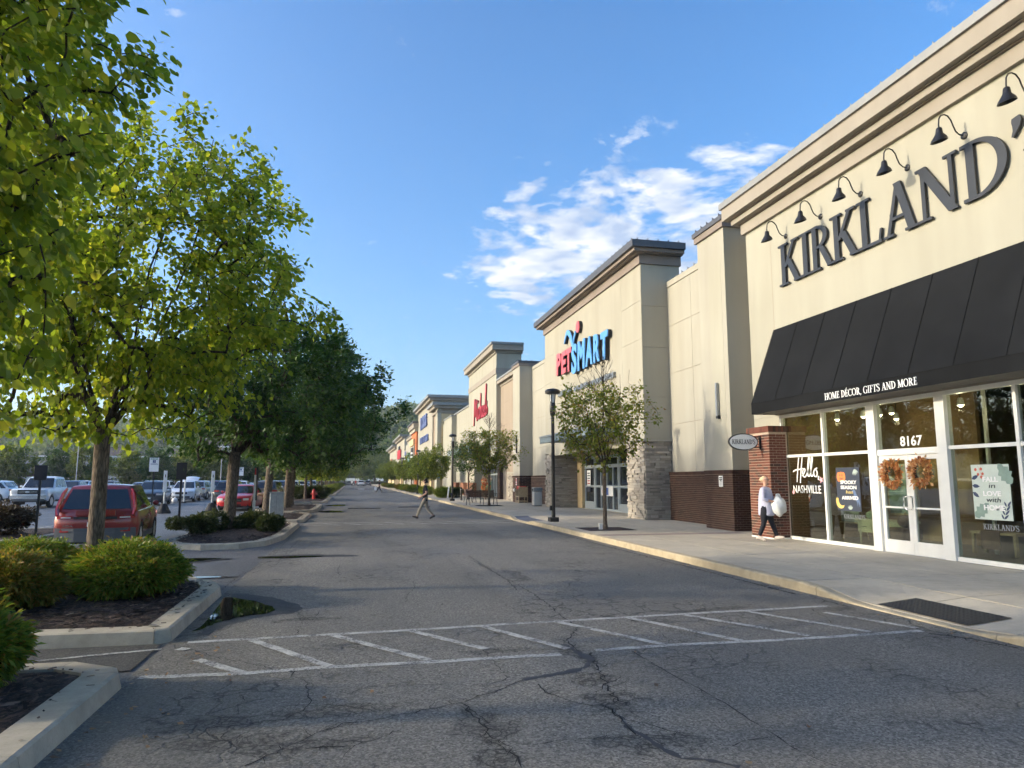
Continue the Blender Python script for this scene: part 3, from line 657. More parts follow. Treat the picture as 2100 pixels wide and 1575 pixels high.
# ---- planted islands on the lot side
def offset_poly(P, d):
    n = len(P); out = []
    for i in range(n):
        a, b, c = Vector(P[i-1]), Vector(P[i]), Vector(P[(i+1) % n]); e1 = (b-a).normalized(); e2 = (c-b).normalized()
        n1 = Vector((-e1.y, e1.x)); n2 = Vector((-e2.y, e2.x)); m = (n1+n2); m = m/max(.25, m.length_squared/2) if m.length > 1e-4 else n1
        out.append(tuple(b+m*d))
    return out
ISL = []
def island(poly, z=.13, chips=0, kw=.30):
    root = structure('planting_island', MB(), KERBG)
    o1 = offset_poly(poly, .035); o2 = offset_poly(poly, kw)
    n = len(poly)
    for i in range(n):
        j = (i+1) % n; L = (Vector(poly[j])-Vector(poly[i])).length; k = max(1, int(L/1.7)); g = .004/max(L, .1)
        def lp(P, t): a, b = Vector(P[i]), Vector(P[j]); return a.lerp(b, t)
        for s in range(k):
            t0, t1 = s/k+g, (s+1)/k-g; vs = []
            for t in (t0, t1):
                a, b, c = lp(poly, t), lp(o1, t), lp(o2, t)
                vs += [(a.x, a.y, -.03), (b.x, b.y, z-.012), (b.x+(c.x-b.x)*.12, b.y+(c.y-b.y)*.12, z), (c.x, c.y, z), (c.x, c.y, -.03)]
            build('kerb_stone', MB().add(vs, [(0,5,6,1),(1,6,7,2),(2,7,8,3),(3,8,9,4),(0,1,2,3,4),(9,8,7,6,5)]), KERBG, root)
    o3 = offset_poly(poly, kw+.01); r = random.Random(len(ISL)); mb = MB()
    xs = [p[0] for p in o3]; ysl = [p[1] for p in o3]
    def inside(x, y_):
        c = False
        for a, b in zip(o3, o3[1:]+o3[:1]):
            if (a[1] > y_) != (b[1] > y_) and x < (b[0]-a[0])*(y_-a[1])/(b[1]-a[1])+a[0]: c = not c
        return c
    cx, cy = sum(xs)/n, sum(ysl)/n; rings = [1, .93, .8, .6, .35, .12]; rp = []
    dense = []
    for i in range(n):
        a, b = Vector(o3[i]), Vector(o3[(i+1) % n]); k = max(1, int((b-a).length/.5))
        dense += [a.lerp(b, t/k) for t in range(k)]
    m = len(dense); vs = []
    for q, f in enumerate(rings):
        for p in dense: vs.append((cx+(p.x-cx)*f, cy+(p.y-cy)*f, z-.02+(1-f)*.12+(r.uniform(-.012, .02) if q else 0)))
    fs = [(a*m+i, a*m+(i+1) % m, (a+1)*m+(i+1) % m, (a+1)*m+i) for a in range(len(rings)-1) for i in range(m)] + [tuple((len(rings)-1)*m+i for i in range(m))]
    build('mulch_bed', mb.add(vs, fs), MULCH, root)
    if chips:
        V = []; F = []
        cnt = 0
        while cnt < chips:
            x, y_ = r.uniform(max(min(xs), -7), max(xs)), r.uniform(min(ysl), max(ysl))
            if not inside(x, y_): continue
            cnt += 1; a = r.uniform(0, 6.28); L = r.uniform(.02, .06); W = r.uniform(.007, .016); zz = z+.01+r.uniform(0, .02)+.05*min(1, (max(xs)-x)*.3); ti = r.uniform(-.4, .4)
            dx, dy = math.cos(a)*L, math.sin(a)*L; ex, ey = -math.sin(a)*W, math.cos(a)*W; b = len(V)
            V += [(x-dx-ex, y_-dy-ey, zz), (x+dx-ex, y_+dy-ey, zz+ti*L), (x+dx+ex, y_+dy+ey, zz+ti*L+W*.5), (x-dx+ex, y_-dy+ey, zz+W*.6)]; F.append((b, b+1, b+2, b+3))
        for _ in range(260):
            i = r.choices(range(n), [(Vector(poly[(q+1) % n])-Vector(poly[q])).length for q in range(n)])[0]; t_ = r.random(); f_ = r.uniform(.15, .95)**.6; a = Vector(o1[i]).lerp(Vector(o1[(i+1) % n]), t_); c_ = Vector(o2[i]).lerp(Vector(o2[(i+1) % n]), t_); q = a.lerp(c_, f_); an = r.uniform(0, 6.28); L = r.uniform(.008, .03); W = r.uniform(.004, .010); b = len(V)
            dx, dy = math.cos(an)*L, math.sin(an)*L; ex, ey = -math.sin(an)*W, math.cos(an)*W; V += [(q.x-dx-ex, q.y-dy-ey, z+.003), (q.x+dx-ex, q.y+dy-ey, z+.003), (q.x+dx+ex, q.y+dy+ey, z+.009), (q.x-dx+ex, q.y-dy+ey, z+.009)]; F.append((b, b+1, b+2, b+3))
        put('mulch_chips', np_mesh('mulch_chips', V, F), CHIP, root, kind='stuff')
    ISL.append(root); return root
CHIP = leaf_mat('mulch_chip', [(0, (.010, .007, .007)), (.5, (.04, .026, .022)), (.85, (.09, .06, .05)), (.96, (.15, .11, .085)), (1, (.34, .27, .19))], .0, .9)
island([(-9,-8),(-1.80,-8),(-1.80,6.70),(-1.88,6.92),(-2.30,7.22),(-9,7.26)], chips=5000)
island([(-9,8.62),(-1.98,8.38),(-1.82,8.50),(-1.85,11.65),(-2.0,12.2),(-2.60,13.1),(-3.7,13.6),(-9,13.6)], chips=5500)
island([(-4.8,28.5),(-4.85,20.7),(-4.4,19.6),(-3.6,19.1),(-2.7,19.25),(-2.15,20.0),(-1.86,22),(-1.85,27.9),(-2.2,28.5)], chips=2500)
island([(-5.0,37.0),(-5.1,31),(-4.3,30.2),(-2.1,30.1),(-1.86,30.5),(-1.85,36.2),(-2.3,37.0)], chips=900)
island([(-5.1,50),(-5.2,41),(-4.3,38.8),(-2.9,38.6),(-1.95,40.2),(-1.85,42),(-1.85,49),(-2.3,50)], chips=500)
island([(-5.2,74),(-5.2,57.5),(-4.4,55.2),(-2.9,55),(-1.95,56.4),(-1.85,58),(-1.85,72.8),(-2.3,74)])
for y0, y1 in ((80,97),(103,118),(124,142),(148,168),(174,200)): island([(-5.2,y1),(-5.2,y0+2),(-4.2,y0),(-2.6,y0),(-1.85,y0+2),(-1.85,y1-1),(-2.3,y1)])
island([(-14,27),(-14,21.2),(-9.4,20.8),(-8.5,22.2),(-8.3,25.6),(-8.7,27)])
island([(-26,90),(-26,86),(-19,86),(-18,88),(-19,90)])
# ---- puddles and the damp asphalt round them
def blob(c, rx, ry, seed, n=34, rot=0, rough=.25):
    r = random.Random(seed); ph = [r.uniform(0, 6.28) for _ in range(5)]; out = []
    for i in range(n):
        a = 2*math.pi*i/n; k = 1+rough*(math.sin(2*a+ph[0])*.5+math.sin(3*a+ph[1])*.35+math.sin(5*a+ph[2])*.25+math.sin(9*a+ph[3])*.12)
        x, y_ = rx*k*math.cos(a), ry*k*math.sin(a); out.append((c[0]+x*math.cos(rot)-y_*math.sin(rot), c[1]+x*math.sin(rot)+y_*math.cos(rot)))
    return out
def flat(poly, z): return MB().add([(x, y_, z) for x, y_ in poly], [tuple(range(len(poly)))])
pud = [('rainwater puddle against the kerb corner beside the painted crossing', [(gnd(*p).x, gnd(*p).y) for p in [(392,1296),(418,1280),(452,1238),(462,1226),(500,1229),(545,1240),(562,1250),(545,1259),(510,1263),(475,1270),(440,1280),(412,1292)]]),
       ('bright sky-reflecting puddle at the mouth of the parking aisle', blob((-3.4,16.75), .62, .32, 2)),
       ('thin sliver of water beside the island kerb under the shrubs', blob((-2.75,13.75), .55, .12, 3)),
       ('dark oily puddle beside the second island kerb', blob((-1.35,16.9), .62, .22, 4)),
       ('yellow-green reflecting puddle beside the third island kerb', blob((-1.05,40.6), .72, 1.1, 5)),
       ('far puddle on the road near the red hydrant', blob((-1.0,50.5), .75, 1.3, 6)),
       ('distant sheet of water across the road near the far walkers', blob((1.6,143), 2.4, 5, 7))]
for i, (lab, poly) in enumerate(pud):
    if i == 0:
        rp_ = random.Random(4); q_ = smooth_path(poly+[poly[0]], 5)[:-1]; poly = [(x+(rp_.uniform(-.02, .02) if x > -1.6 else 0), y_+(rp_.uniform(-.02, .02) if x > -1.6 else 0)) for x, y_ in q_]
    build('puddle', flat(poly, .007), WATER, label=lab, cat='puddle')
    c = (sum(p[0] for p in poly)/len(poly), sum(p[1] for p in poly)/len(poly))
    big = [(c[0]+(x-c[0])*1.35+(.18 if i == 0 else 0), c[1]+(y_-c[1])*1.28) for x, y_ in poly]
    build('damp_patch', flat([(max(x, -1.83) if i in (0, 3) else x, y_) for x, y_ in big], .0022), WETS, road)
for c, rx, ry, sd in (((-.9,17.1),.95,.3,11),): build('damp_patch', flat(blob(c, rx, ry, sd, rough=.5), .0018), WETS, road)
# ---- fallen leaves on the asphalt and kerbs
V = []; F = []; r = random.Random(3)
spots = [gnd(*p) for p in [(440,1310),(468,1338),(405,1345),(470,1390),(472,1400),(270,1405),(275,1455),(190,1500),(175,1510),(165,1527),(112,1560),(212,1378),(763,1423),(1303,1340),(1346,1410),(1660,1495),(1536,1570),(665,1436),(1918,1270),(1950,1298),(230,1440),(120,1545),(370,1490)]]
for p in spots + [Vector((r.uniform(-1.75,-1.2), r.uniform(3,8), 0)) for _ in range(40)] + [Vector((r.uniform(6.45,6.78), r.uniform(5,30), 0)) for _ in range(60)]:
    a = r.uniform(0, 6.28); L = r.uniform(.018, .036); b = len(V); zz = .012
    for k, (u, v) in enumerate([(-1,0),(-.3,.55),(.5,.35),(1,0),(.4,-.45),(-.3,-.5)]): V.append((p.x+L*(u*math.cos(a)-v*math.sin(a)), p.y+L*(u*math.sin(a)+v*math.cos(a)), zz+r.uniform(0, .02)))
    F.append(tuple(range(b, b+6)))
put('fallen_leaves', np_mesh('fallen_leaves', V, F), DRY, kind='stuff', label='dry tan leaves lying about on the asphalt', cat='leaves')
# ---------------------------------------------------------------- shops
def bx(name, dims, mat, parent, **k): return build(name, MB().box(*dims), mat, parent, **k)
def panels(parent, X, ycuts, zcuts, mat, g=.008, th=.016, skip=()):
    for j in range(len(zcuts)-1):
        for i in range(len(ycuts)-1):
            if (i, j) in skip: continue
            bx('panel', (X-th, X+.02, ycuts[i]+g, ycuts[i+1]-g, zcuts[j]+g, zcuts[j+1]-g), mat, parent)
def side_panels(parent, Y, xcuts, zcuts, mat, g=.008, th=.016):
    for j in range(len(zcuts)-1):
        for i in range(len(xcuts)-1):
            bx('panel', (xcuts[i]+(g if i else 0), xcuts[i+1]-g, Y-th, Y+.02, zcuts[j]+g, zcuts[j+1]-g), mat, parent)
def cornice(parent, X, y0, y1, bands, depth, near=True, far=True):
    """bands: (z0, z1, overhang, material); boxes wrap the front and both ends"""
    for z0, z1, ov, mat, nm in bands:
        o = bx(nm, (X-ov, X+depth, y0-(ov if near else 0), y1+(ov if far else 0), z0, z1), mat, parent)
def clips(parent, X, y0, y1, z, step=.45, side=None, mat=None):
    mb = MB(); y = y0+.1
    while y < y1:
        mb.add([(X-.02, y-.03, z), (X+.07, y-.03, z), (X+.07, y+.03, z), (X-.02, y+.03, z), (X-.035, y, z+.085)], [(0,1,4),(1,2,4),(2,3,4),(3,0,4)]); y += step
    if side:
        x = X+.2
        while x < side: mb.add([(x-.03, y0-.02, z), (x+.03, y0-.02, z), (x+.03, y0+.07, z), (x-.03, y0+.07, z), (x, y0-.035, z+.085)], [(0,1,4),(1,2,4),(2,3,4),(3,0,4)]); x += step
    build('coping_clips', mb, mat or DARKCAP, parent, kind='stuff')
class Bricks:
    """running-bond bricks on -X and -Y faces; up to `cap` single pieces, the rest joined"""
    def __init__(s, parent, mat, smat, name='brick', L=.203, H=.0575, J=.0115, cap=300):
        s.p, s.mat, s.smat, s.nm, s.L, s.H, s.J, s.cap, s.n = parent, mat, smat, name, L, H, J, cap, 0; s.rest = MB(); s.cache = {}; s.r = random.Random(9)
    def one(s, x, y, z, dx, dy, dz):
        if s.n < s.cap:
            k = (round(dx, 3), round(dy, 3), round(dz, 3))
            if k not in s.cache: s.cache[k] = MB().box(0, dx, 0, dy, 0, dz).mesh(s.nm)
            put(s.nm, s.cache[k], s.mat, s.p, loc=(x, y, z)); s.n += 1
        else: s.rest.box(x, x+dx, y, y+dy, z, z+dz)
    def front(s, X, y0, y1, z0, z1, pr=.010, th=.05):
        k = 0; z = z0
        while z+s.H <= z1+.02:
            y = y1; off = s.L/2 if k % 2 else s.L; first = True
            while y > y0+.02:
                l = min(off if first else s.L, y-y0); first = False
                s.one(X-pr+s.r.uniform(-.002, .002), y-l, z, th, l-(s.J if y-l > y0+.01 else 0), s.H); y -= l+0
            z += s.H+s.J; k += 1
    def side(s, Y, x0, x1, z0, z1, pr=.010, th=.05):
        k = 0; z = z0
        while z+s.H <= z1+.02:
            x = x0; first = True; off = s.L if k % 2 else s.L/2
            while x < x1-.02:
                l = min(off if first else s.L, x1-x); first = False
                s.one(x+(s.J*.5 if x > x0 else -.0), Y-pr+s.r.uniform(-.002, .002), z, l-s.J, th, s.H); x += l
            z += s.H+s.J; k += 1
    def done(s):
        if s.rest.v: build('brickwork', s.rest, s.smat, s.p, kind='stuff')
def stones(parent, faces, cap=300, seed=1):
    r = random.Random(seed); rest = MB(); n = 0
    for kind, P, a0, a1, z0, z1 in faces:
        z = z0
        while z < z1-.01:
            h = min(r.choice((.05, .07, .085, .11)), z1-z); a = a0
            while a < a1-.01:
                l = min(r.uniform(.16, .52), a1-a); pr = r.uniform(.005, .085); t = .10+pr
                d = (P-pr, P+.1, a+.003, a+l-.003, z+.003, z+h-.003) if kind == 'x' else (a+.003, a+l-.003, P-pr, P+.1, z+.003, z+h-.003)
                if n < cap: bx('stone', d, STONE, parent); n += 1
                else: rest.box(*d)
                a += l
            z += h
    if rest.v: build('stonework', rest, STONES, parent, kind='stuff')

# ======== the near shop with the black awning
K = thing('shop', (0, 0, 0), 'near cream stucco shop with long black awning and glazed front', 'shop')
KX = 11.5
bx('wall', (KX, 12.1, 1.0, 18.8, 3.47, 9.12), CREAM, K); bx('side_wall', (KX+.3, 24, 18.5, 18.78, .10, 9.3), CREAM, K)
bx('return_wall', (KX, 11.79, 17.46, 18.79, .10, 3.465), CREAM, K); bx('roof', (12.1, 24, 1.0, 18.45, 8.9, 9.0), GREYM, K); bx('back_wall', (23.9, 24.2, 1, 18.4, 0, 8.9), TAN, K); bx('end_wall', (11.8, 23.9, .7, .98, 0, 9.3), CREAM, K)
for yy in (17.55, 9.0): bx('expansion_joint', (KX-.003, KX+.01, yy-.008, yy+.008, 3.6, 9.1), JOINT, K)
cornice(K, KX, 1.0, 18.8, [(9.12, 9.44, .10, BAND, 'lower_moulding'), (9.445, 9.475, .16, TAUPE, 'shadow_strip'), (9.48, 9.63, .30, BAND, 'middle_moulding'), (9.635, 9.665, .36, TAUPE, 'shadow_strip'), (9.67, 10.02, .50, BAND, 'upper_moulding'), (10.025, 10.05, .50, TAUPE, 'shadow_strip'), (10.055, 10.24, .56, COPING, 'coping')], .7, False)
clips(K, KX-.50, 1.2, 19.3, 10.24, .48, None, COPING)
# brick pier at the corner
PX, PY0, PY1, PZ = 10.95, 17.22, 18.26, 2.98
bx('pier_core', (PX, 11.49, PY0, PY1, .15, 3.14), MORTAR, K); bx('pier_flashing', (PX-.012, 11.49, PY0-.012, PY1, .152, .185), WHITE, K)
br = Bricks(K, BRICK, BRICK, L=.208, H=.0600, J=.0125); br.front(PX, PY0, PY1, .19, PZ); br.side(PY0, PX, 11.45, .19, PZ); br.done()
cap = MB(); m0 = None
for i in range(14): bx('cap_brick', (PX-.035, PX+.1, PY0-.03+i*.0785, PY0-.03+i*.0785+.068, 3.0, 3.16), BRICK, K)
for i in range(8): bx('cap_brick', (PX-.03+.072+i*.0785, PX+.042+i*.0785+.068, PY0-.035, PY0+.1, 3.0, 3.16), BRICK, K)
# awning
awn = thing('awning', (0, 0, 0), 'long black cloth awning over the near shop windows', 'awning')
prof = [(11.49, 5.90), (10.68, 3.77), (10.68, 3.49), (10.70, 3.49), (10.705, 3.765), (11.49, 5.84)]
yA, yB = 1.6, 17.56
cuts = [17.56, 16.45, 15.30, 14.16, 13.03, 11.88, 10.78, 9.68, 8.6, 7.5, 6.4, 5.3, 4.2, 3.1, 1.6]
for a, b in zip(cuts, cuts[1:]):
    n = 5; vs = []; fs = []
    for i in range(n+1):
        yy = a+(b-a)*i/n; sag = .018*math.sin(math.pi*i/n)
        for q, (x, z) in enumerate([(11.49, 5.90), (11.29, 5.374), (11.0, 4.61), (10.68, 3.77)]):
            f = (0, .6, 1, .5)[q]; vs.append((x+sag*f, yy, z))
    fs = [(i*4+j, i*4+j+1, (i+1)*4+j+1, (i+1)*4+j) for i in range(n) for j in range(3)]
    smooth_by_angle(build('cloth_panel', MB().add(vs, fs), AWN, awn), 60)
    build('seam', MB().tube([(11.48, a, 5.903), (10.677, a, 3.78)], .006, 6), AWN, awn)
build('valance', MB().box(10.676, 10.69, yA, yB, 3.49, 3.775), AWN, awn)
build('valance_hem', MB().box(10.668, 10.694, yA, yB, 3.765, 3.785), AWN, awn)
for yy in (yB, yA): build('end_cloth', MB().prism([(11.49, 5.88), (10.70, 3.77), (10.70, 3.49), (11.49, 3.49)], 1, yy-.012, yy), AWN, awn)
build('soffit', MB().box(10.72, 11.40, yA+.05, yB-.05, 3.50, 3.52), plain('soffit_taupe', (.16, .145, .125), .8), awn)
vt = thing('awning_lettering', (10.676, 13, 3.49), 'white serif words printed along the black awning edge', 'sign')
for o in serif_line('letter', 'HOME DÉCOR, GIFTS AND MORE', 10.676-10.676, 14.43-13, 3.545-3.49, 2.80, .155, WHITEP, vt, .004): pass
# big sign
sg = thing('wall_sign', (KX, 13.4, 7.0), 'large dark slate serif letters across the near shop wall', 'sign')
pos = [17.07, 16.12, 15.70, 14.86, 13.90, 13.08, 12.08, 10.96, 9.84, 9.50]; wid = [.95, .47, .92, .95, .80, 1.00, 1.08, 1.06, .26, .72]
for c, p, wd in zip("KIRKLAND'S", pos, wid):
    s, a = serif(c); build('letter', s.mb(0, p-13.4, 0, wd/a, 1.16, .055, None, .03), LETTER, sg)
    s2, _ = serif(c)
pins = MB()
for p in pos: pins.tube([(0, p-13.4-.2, .5), (-.06, p-13.4-.2, .5)], .02, 6)
build('mounting_pins', pins, BLACKM, sg, kind='stuff')
# gooseneck lamps over the sign
def goose(y, i):
    words = ['farthest gooseneck lamp, above the first big letter', 'second gooseneck lamp from the far end of the wall sign', 'third gooseneck lamp from the far end of the wall sign', 'fourth gooseneck lamp from the far end of the wall sign', 'gooseneck lamp above the last full big letter', 'gooseneck lamp at the right picture edge under the cornice']
    t = thing('gooseneck_lamp', (KX, y, 8.38), 'black ' + words[i] if i < 6 else 'black gooseneck lamp', 'wall lamp', group='gooseneck lamps above the big letters')
    smooth_by_angle(build('wall_plate', MB().lathe([(.075, -.0), (.075, -.02), (.05, -.035), (.02, -.04)], axis=0, n=16), BLACK, t))
    arc = [(-.03, 0, 0), (-.12, 0, .01), (-.20, 0, .07), (-.25, 0, .18), (-.29, 0, .29), (-.36, 0, .37), (-.44, 0, .39), (-.52, 0, .36), (-.57, 0, .28), (-.585, 0, .15), (-.585, 0, .05)]
    smooth_by_angle(build('arm', MB().tube(arc, .014, 8), BLACK, t))
    sh = MB(); prof = [(.035, .10), (.055, .08), (.062, .02), (.07, -.03), (.135, -.12), (.155, -.18), (.145, -.18), (.06, -.04)]
    sh.lathe(prof, n=18); sh.v = [(-.585+p[0]-.25*min(0, p[2]) * -.35, p[1], p[2] + (p[0]*.25 if p[2] < -.1 else 0)) for p in sh.v]
    smooth_by_angle(build('shade', sh, BLACK, t), 50)
    return t
for i, y in enumerate((16.78, 15.28, 13.80, 12.34, 10.87, 9.40)): goose(y, i)
# shop front: frame, panes, doors
WF = WHITE
bx('head_beam', (KX-.06, KX+.08, 1.2, 17.43, 3.385, 3.468), WF, K); bx('head_cover', (KX-.10, KX+.02, 1.2, 17.5, 3.47, 3.53), BAND, K)
bx('transom_bar', (KX-.05, KX+.06, 14.0, 17.37, 2.305, 2.375), WF, K); bx('transom_bar', (KX-.05, KX+.06, 5.0, 11.83, 2.305, 2.375), WF, K); bx('transom_bar', (KX-.06, KX+.06, 12.06, 13.77, 2.24, 2.37), WF, K)
bx('sill', (KX-.05, KX+.06, 14.0, 17.43, .152, .235), WF, K); bx('sill', (KX-.05, KX+.06, 1.2, 11.83, .152, .235), WF, K)
for y0, y1 in ((17.37, 17.43), (15.62, 15.69), (10.26, 10.33), (8.6, 8.67), (6.9, 6.97), (5.2, 5.27), (1.2, 1.3)): bx('mullion', (KX-.06, KX+.055, y0, y1, .236, 3.384), WF, K)
bx('door_post', (KX-.09, KX+.08, 13.77, 14.03, .152, 3.383), WF, K); bx('door_post', (KX-.09, KX+.08, 11.82, 12.06, .152, 3.383), WF, K)
for y0, y1 in ((15.69, 17.37), (14.03, 15.62), (10.33, 11.82), (8.67, 10.26), (6.97, 8.6), (5.27, 6.9)):
    for z0, z1 in ((.236, 2.304), (2.376, 3.384)): bx('pane', (KX, KX+.006, y0, y1, z0, z1), GLASS, K)
bx('pane', (KX, KX+.006, 12.06, 13.77, 2.371, 3.384), GLASS, K)
bx('wall_panel', (KX+.0, KX+.1, 1.3, 5.2, .236, 3.384), CREAM, K)
for y0, y1, s in ((12.918, 13.765, 1), (12.065, 12.912, -1)):
    d = bx('door', (KX-.03, KX+.03, y0, y0+.095, .165, 2.238), WF, K); bx('stile', (KX-.03, KX+.03, y1-.095, y1, .165, 2.238), WF, d)
    bx('rail', (KX-.029, KX+.029, y0+.096, y1-.096, .165, .43), WF, d); bx('rail', (KX-.029, KX+.029, y0+.096, y1-.096, 2.135, 2.238), WF, d); bx('rail', (KX-.025, KX+.025, y0+.096, y1-.096, 1.105, 1.14), WF, d)
    bx('pane', (KX, KX+.006, y0+.096, y1-.096, .431, 1.104), GLASS, d); bx('pane', (KX, KX+.006, y0+.096, y1-.096, 1.141, 2.134), GLASS, d)
    yh = y0+.05 if s > 0 else y1-.05; yi = yh+.07*s
    smooth_by_angle(build('handle', MB().tube([(KX-.03, yh, 1.36), (KX-.09, yh, 1.36), (KX-.105, yi, 1.34), (KX-.105, yi, 1.12), (KX-.09, yh, 1.09), (KX-.03, yh, 1.09)], .013, 8), CHROME, d))
bx('threshold', (KX-.06, KX+.06, 12.06, 13.77, .151, .163), ALU, K)
# glazing words and posters
t = thing('house_number', (KX-.002, 13.13, 2.42), 'white number on the glass above the double doors', 'sign'); wall_text('digits', '8167', 0, 0, 0, .61, .215, WHITEP, t, .02, .004)
t = thing('window_lettering', (KX-.002, 17.02, 1.35), 'white handwritten greeting lettered on the far window pane', 'sign')
s = Strokes(); hw = .035
s.path(smooth_path([(.14, .02), (.20, .35), (.26, .66), (.28, .72)], 5), hw); s.path(smooth_path([(.0, .30), (.12, .34), (.32, .36), (.40, .38)], 5), hw); s.path(smooth_path([(.28, .0), (.34, .35), (.42, .72)], 5), hw)
s.path(smooth_path([(.37, .18), (.46, .26), (.50, .34), (.45, .37), (.40, .28), (.42, .18), (.50, .16), (.58, .26)], 5), hw*.9)
s.path(smooth_path([(.56, .18), (.64, .40), (.70, .62), (.66, .64), (.60, .30), (.63, .17), (.70, .22)], 5), hw*.9); s.path(smooth_path([(.68, .18), (.76, .40), (.82, .64), (.78, .66), (.72, .30), (.75, .17), (.82, .22)], 5), hw*.9)
s.path(smooth_path([(.90, .36), (.84, .28), (.86, .18), (.94, .17), (.97, .27), (.92, .35), (.98, .38)], 5), hw*.9); s.path([(1.02, .18), (1.0, .08)], hw)
build('script', s.mb(0, 0, .28, 1.05, 1.0, .003), WHITEP, t)
wall_text('words', 'NASHVILLE', 0, .02, .02, 1.15, .20, WHITEP, t, .0, .004)
PINKP = plain('pink_print', (.75, .42, .46), .6)
for u, v, rr in ((-.02, .04, .075), (1.16, .36, .095)):
    build('flower', wall_poly([[(u+rr*(1 if k % 2 else .45)*math.cos(k*.6283), v+rr*(1 if k % 2 else .45)*math.sin(k*.6283)) for k in range(10)]], 0, 0, 0, .004), PINKP, t)
def poster(Y, Z, wd, h, bg, label):
    t = thing('poster', (KX-.014, Y, Z), label, 'poster'); build('sheet', MB().box(-.004, .004, -wd, 0, 0, h), bg, t); return t
NAVY = plain('poster_navy', (.035, .045, .07), .6, .05); SAGE = plain('poster_sage', (.55, .62, .55), .6, .05); PUMP = plain('poster_orange', (.72, .22, .06), .6); MOON = plain('poster_moon', (.72, .50, .14), .6); CROW = plain('poster_crow', (.11, .17, .30), .6); LEAFG = plain('poster_leaf', (.22, .31, .26), .6); LEAFB = plain('poster_leaf_navy', (.04, .06, .12), .6); BERRY = plain('poster_berry', (.55, .12, .07), .6); INK = plain('poster_ink', (.04, .05, .06), .6); YEL = plain('poster_yellow', (.70, .55, .18), .6)
p = poster(15.27, .98, .82, 1.02, NAVY, 'dark blue poster with pumpkin, crow and moon in shop window'); W0 = .004
build('pumpkin', wall_poly([disc(.10, .80, .075, .115), disc(.18, .80, .085, .125), disc(.26, .80, .075, .115)], 0, 0, 0, W0), PUMP, p)
build('face', wall_poly([[(.11, .83), (.15, .83), (.13, .87)], [(.20, .83), (.24, .83), (.22, .87)], [(.11, .77), (.16, .74), (.22, .74), (.26, .78), (.19, .76)]], 0, 0, 0, W0+.002), NAVY, p)
build('moon', wall_poly([[(.12+.17*math.cos(a), .22+.17*math.sin(a)) for a in [R(150+k*17) for k in range(10)]] + [(.18+.14*math.cos(a), .26+.14*math.sin(a)) for a in [R(300-k*15) for k in range(10)]]], 0, 0, 0, W0), MOON, p)
build('crow', wall_poly([[(.52, .46), (.58, .50), (.64, .49), (.68, .40), (.76, .30), (.80, .14), (.74, .20), (.66, .24), (.60, .34), (.58, .43)], [(.68, .24), (.70, .10), (.71, .24)], [(.73, .22), (.76, .09), (.765, .21)]], 0, 0, 0, W0), CROW, p)
build('sprig', wall_poly([leafpoly(.66, .98, R(-120+k*22), .16, .045) for k in range(5)] + [leafpoly(.45, .03, R(40+k*25), .12, .04) for k in range(5)], 0, 0, 0, W0), plain('poster_sprig', (.38, .45, .40), .6), p)
for k, (tx, u, v, wd, h, mt) in enumerate((('SPOOKY', .15, .63, .56, .085, WHITEP), ('SEASON', .15, .51, .55, .085, WHITEP), ('has', .33, .41, .24, .075, YEL), ('ARRIVED', .17, .265, .57, .085, WHITEP))): wall_text('words', tx, 0, -u, v, wd, h, mt, p, .03 if k != 2 else 0, .004, 0 if k != 2 else .2).location = (-W0-.004, 0, 0)
p = poster(11.37, .98, .80, 1.01, SAGE, 'pale green poster with oak leaf and berries in shop window')
def oak(cx, cy, ang, L, W):
    out = []; n = 9
    for sgn in (1, -1):
        rg = range(n) if sgn > 0 else range(n-1, -1, -1)
        for k in rg:
            tq = k/(n-1); ww = W*math.sin(math.pi*min(1, tq*.9+.08))*(1.0 if k % 2 else .62); x, y_ = tq*L, sgn*ww/2; out.append((cx+x*math.cos(ang)-y_*math.sin(ang), cy+x*math.sin(ang)+y_*math.cos(ang)))
    return out
[build('oak_leaf', wall_poly([q], 0, 0, 0, W0), LEAFG, p) for q in (oak(.84, .66, R(125), .44, .30), oak(.02, .04, R(40), .40, .26))]
build('berries', wall_poly([disc(.10, .92, .03, .03, 10), disc(.22, .93, .03, .03, 10), disc(.15, .83, .028, .028, 10), disc(.25, .84, .028, .028, 10), disc(.22, .78, .03, .03, 10), [(.15, 1.0), (.155, 1.0), (.235, .80), (.23, .80)]], 0, 0, 0, W0), BERRY, p)
[build('printed_leaf', wall_poly([q], 0, 0, 0, W0), LEAFB, p) for q in [leafpoly(.0, .74-k*.12, R(25-k*30), .17, .09) for k in range(3)] + [leafpoly(.62+k*.03, .02+k*.075, R(40+k*4), .14, .05) for k in range(4)] + [leafpoly(.62+k*.025, .02+k*.075, R(115), .11, .045) for k in range(4)]]
for k, (tx, u, v, wd, h, mt) in enumerate((('FALL', .24, .69, .33, .095, WHITEP), ('in', .36, .58, .13, .08, INK), ('LOVE', .23, .43, .38, .095, WHITEP), ('with', .28, .32, .30, .09, INK), ('HOME', .22, .17, .44, .10, WHITEP))): wall_text('words', tx, 0, -u, v, wd, h, mt, p, .04 if mt is WHITEP else 0, .004, 0 if mt is WHITEP else .2).location = (-W0-.004, 0, 0)
for Y in (15.10, 11.22):
    t = thing('window_name', (KX-.002, Y, .80), 'small grey serif name on the glass under the %s poster' % ('dark blue' if Y > 13 else 'pale green'), 'sign'); serif_line('letter', "KIRKLAND'S", 0, 0, 0, .74, .10, GALV, t, .003)
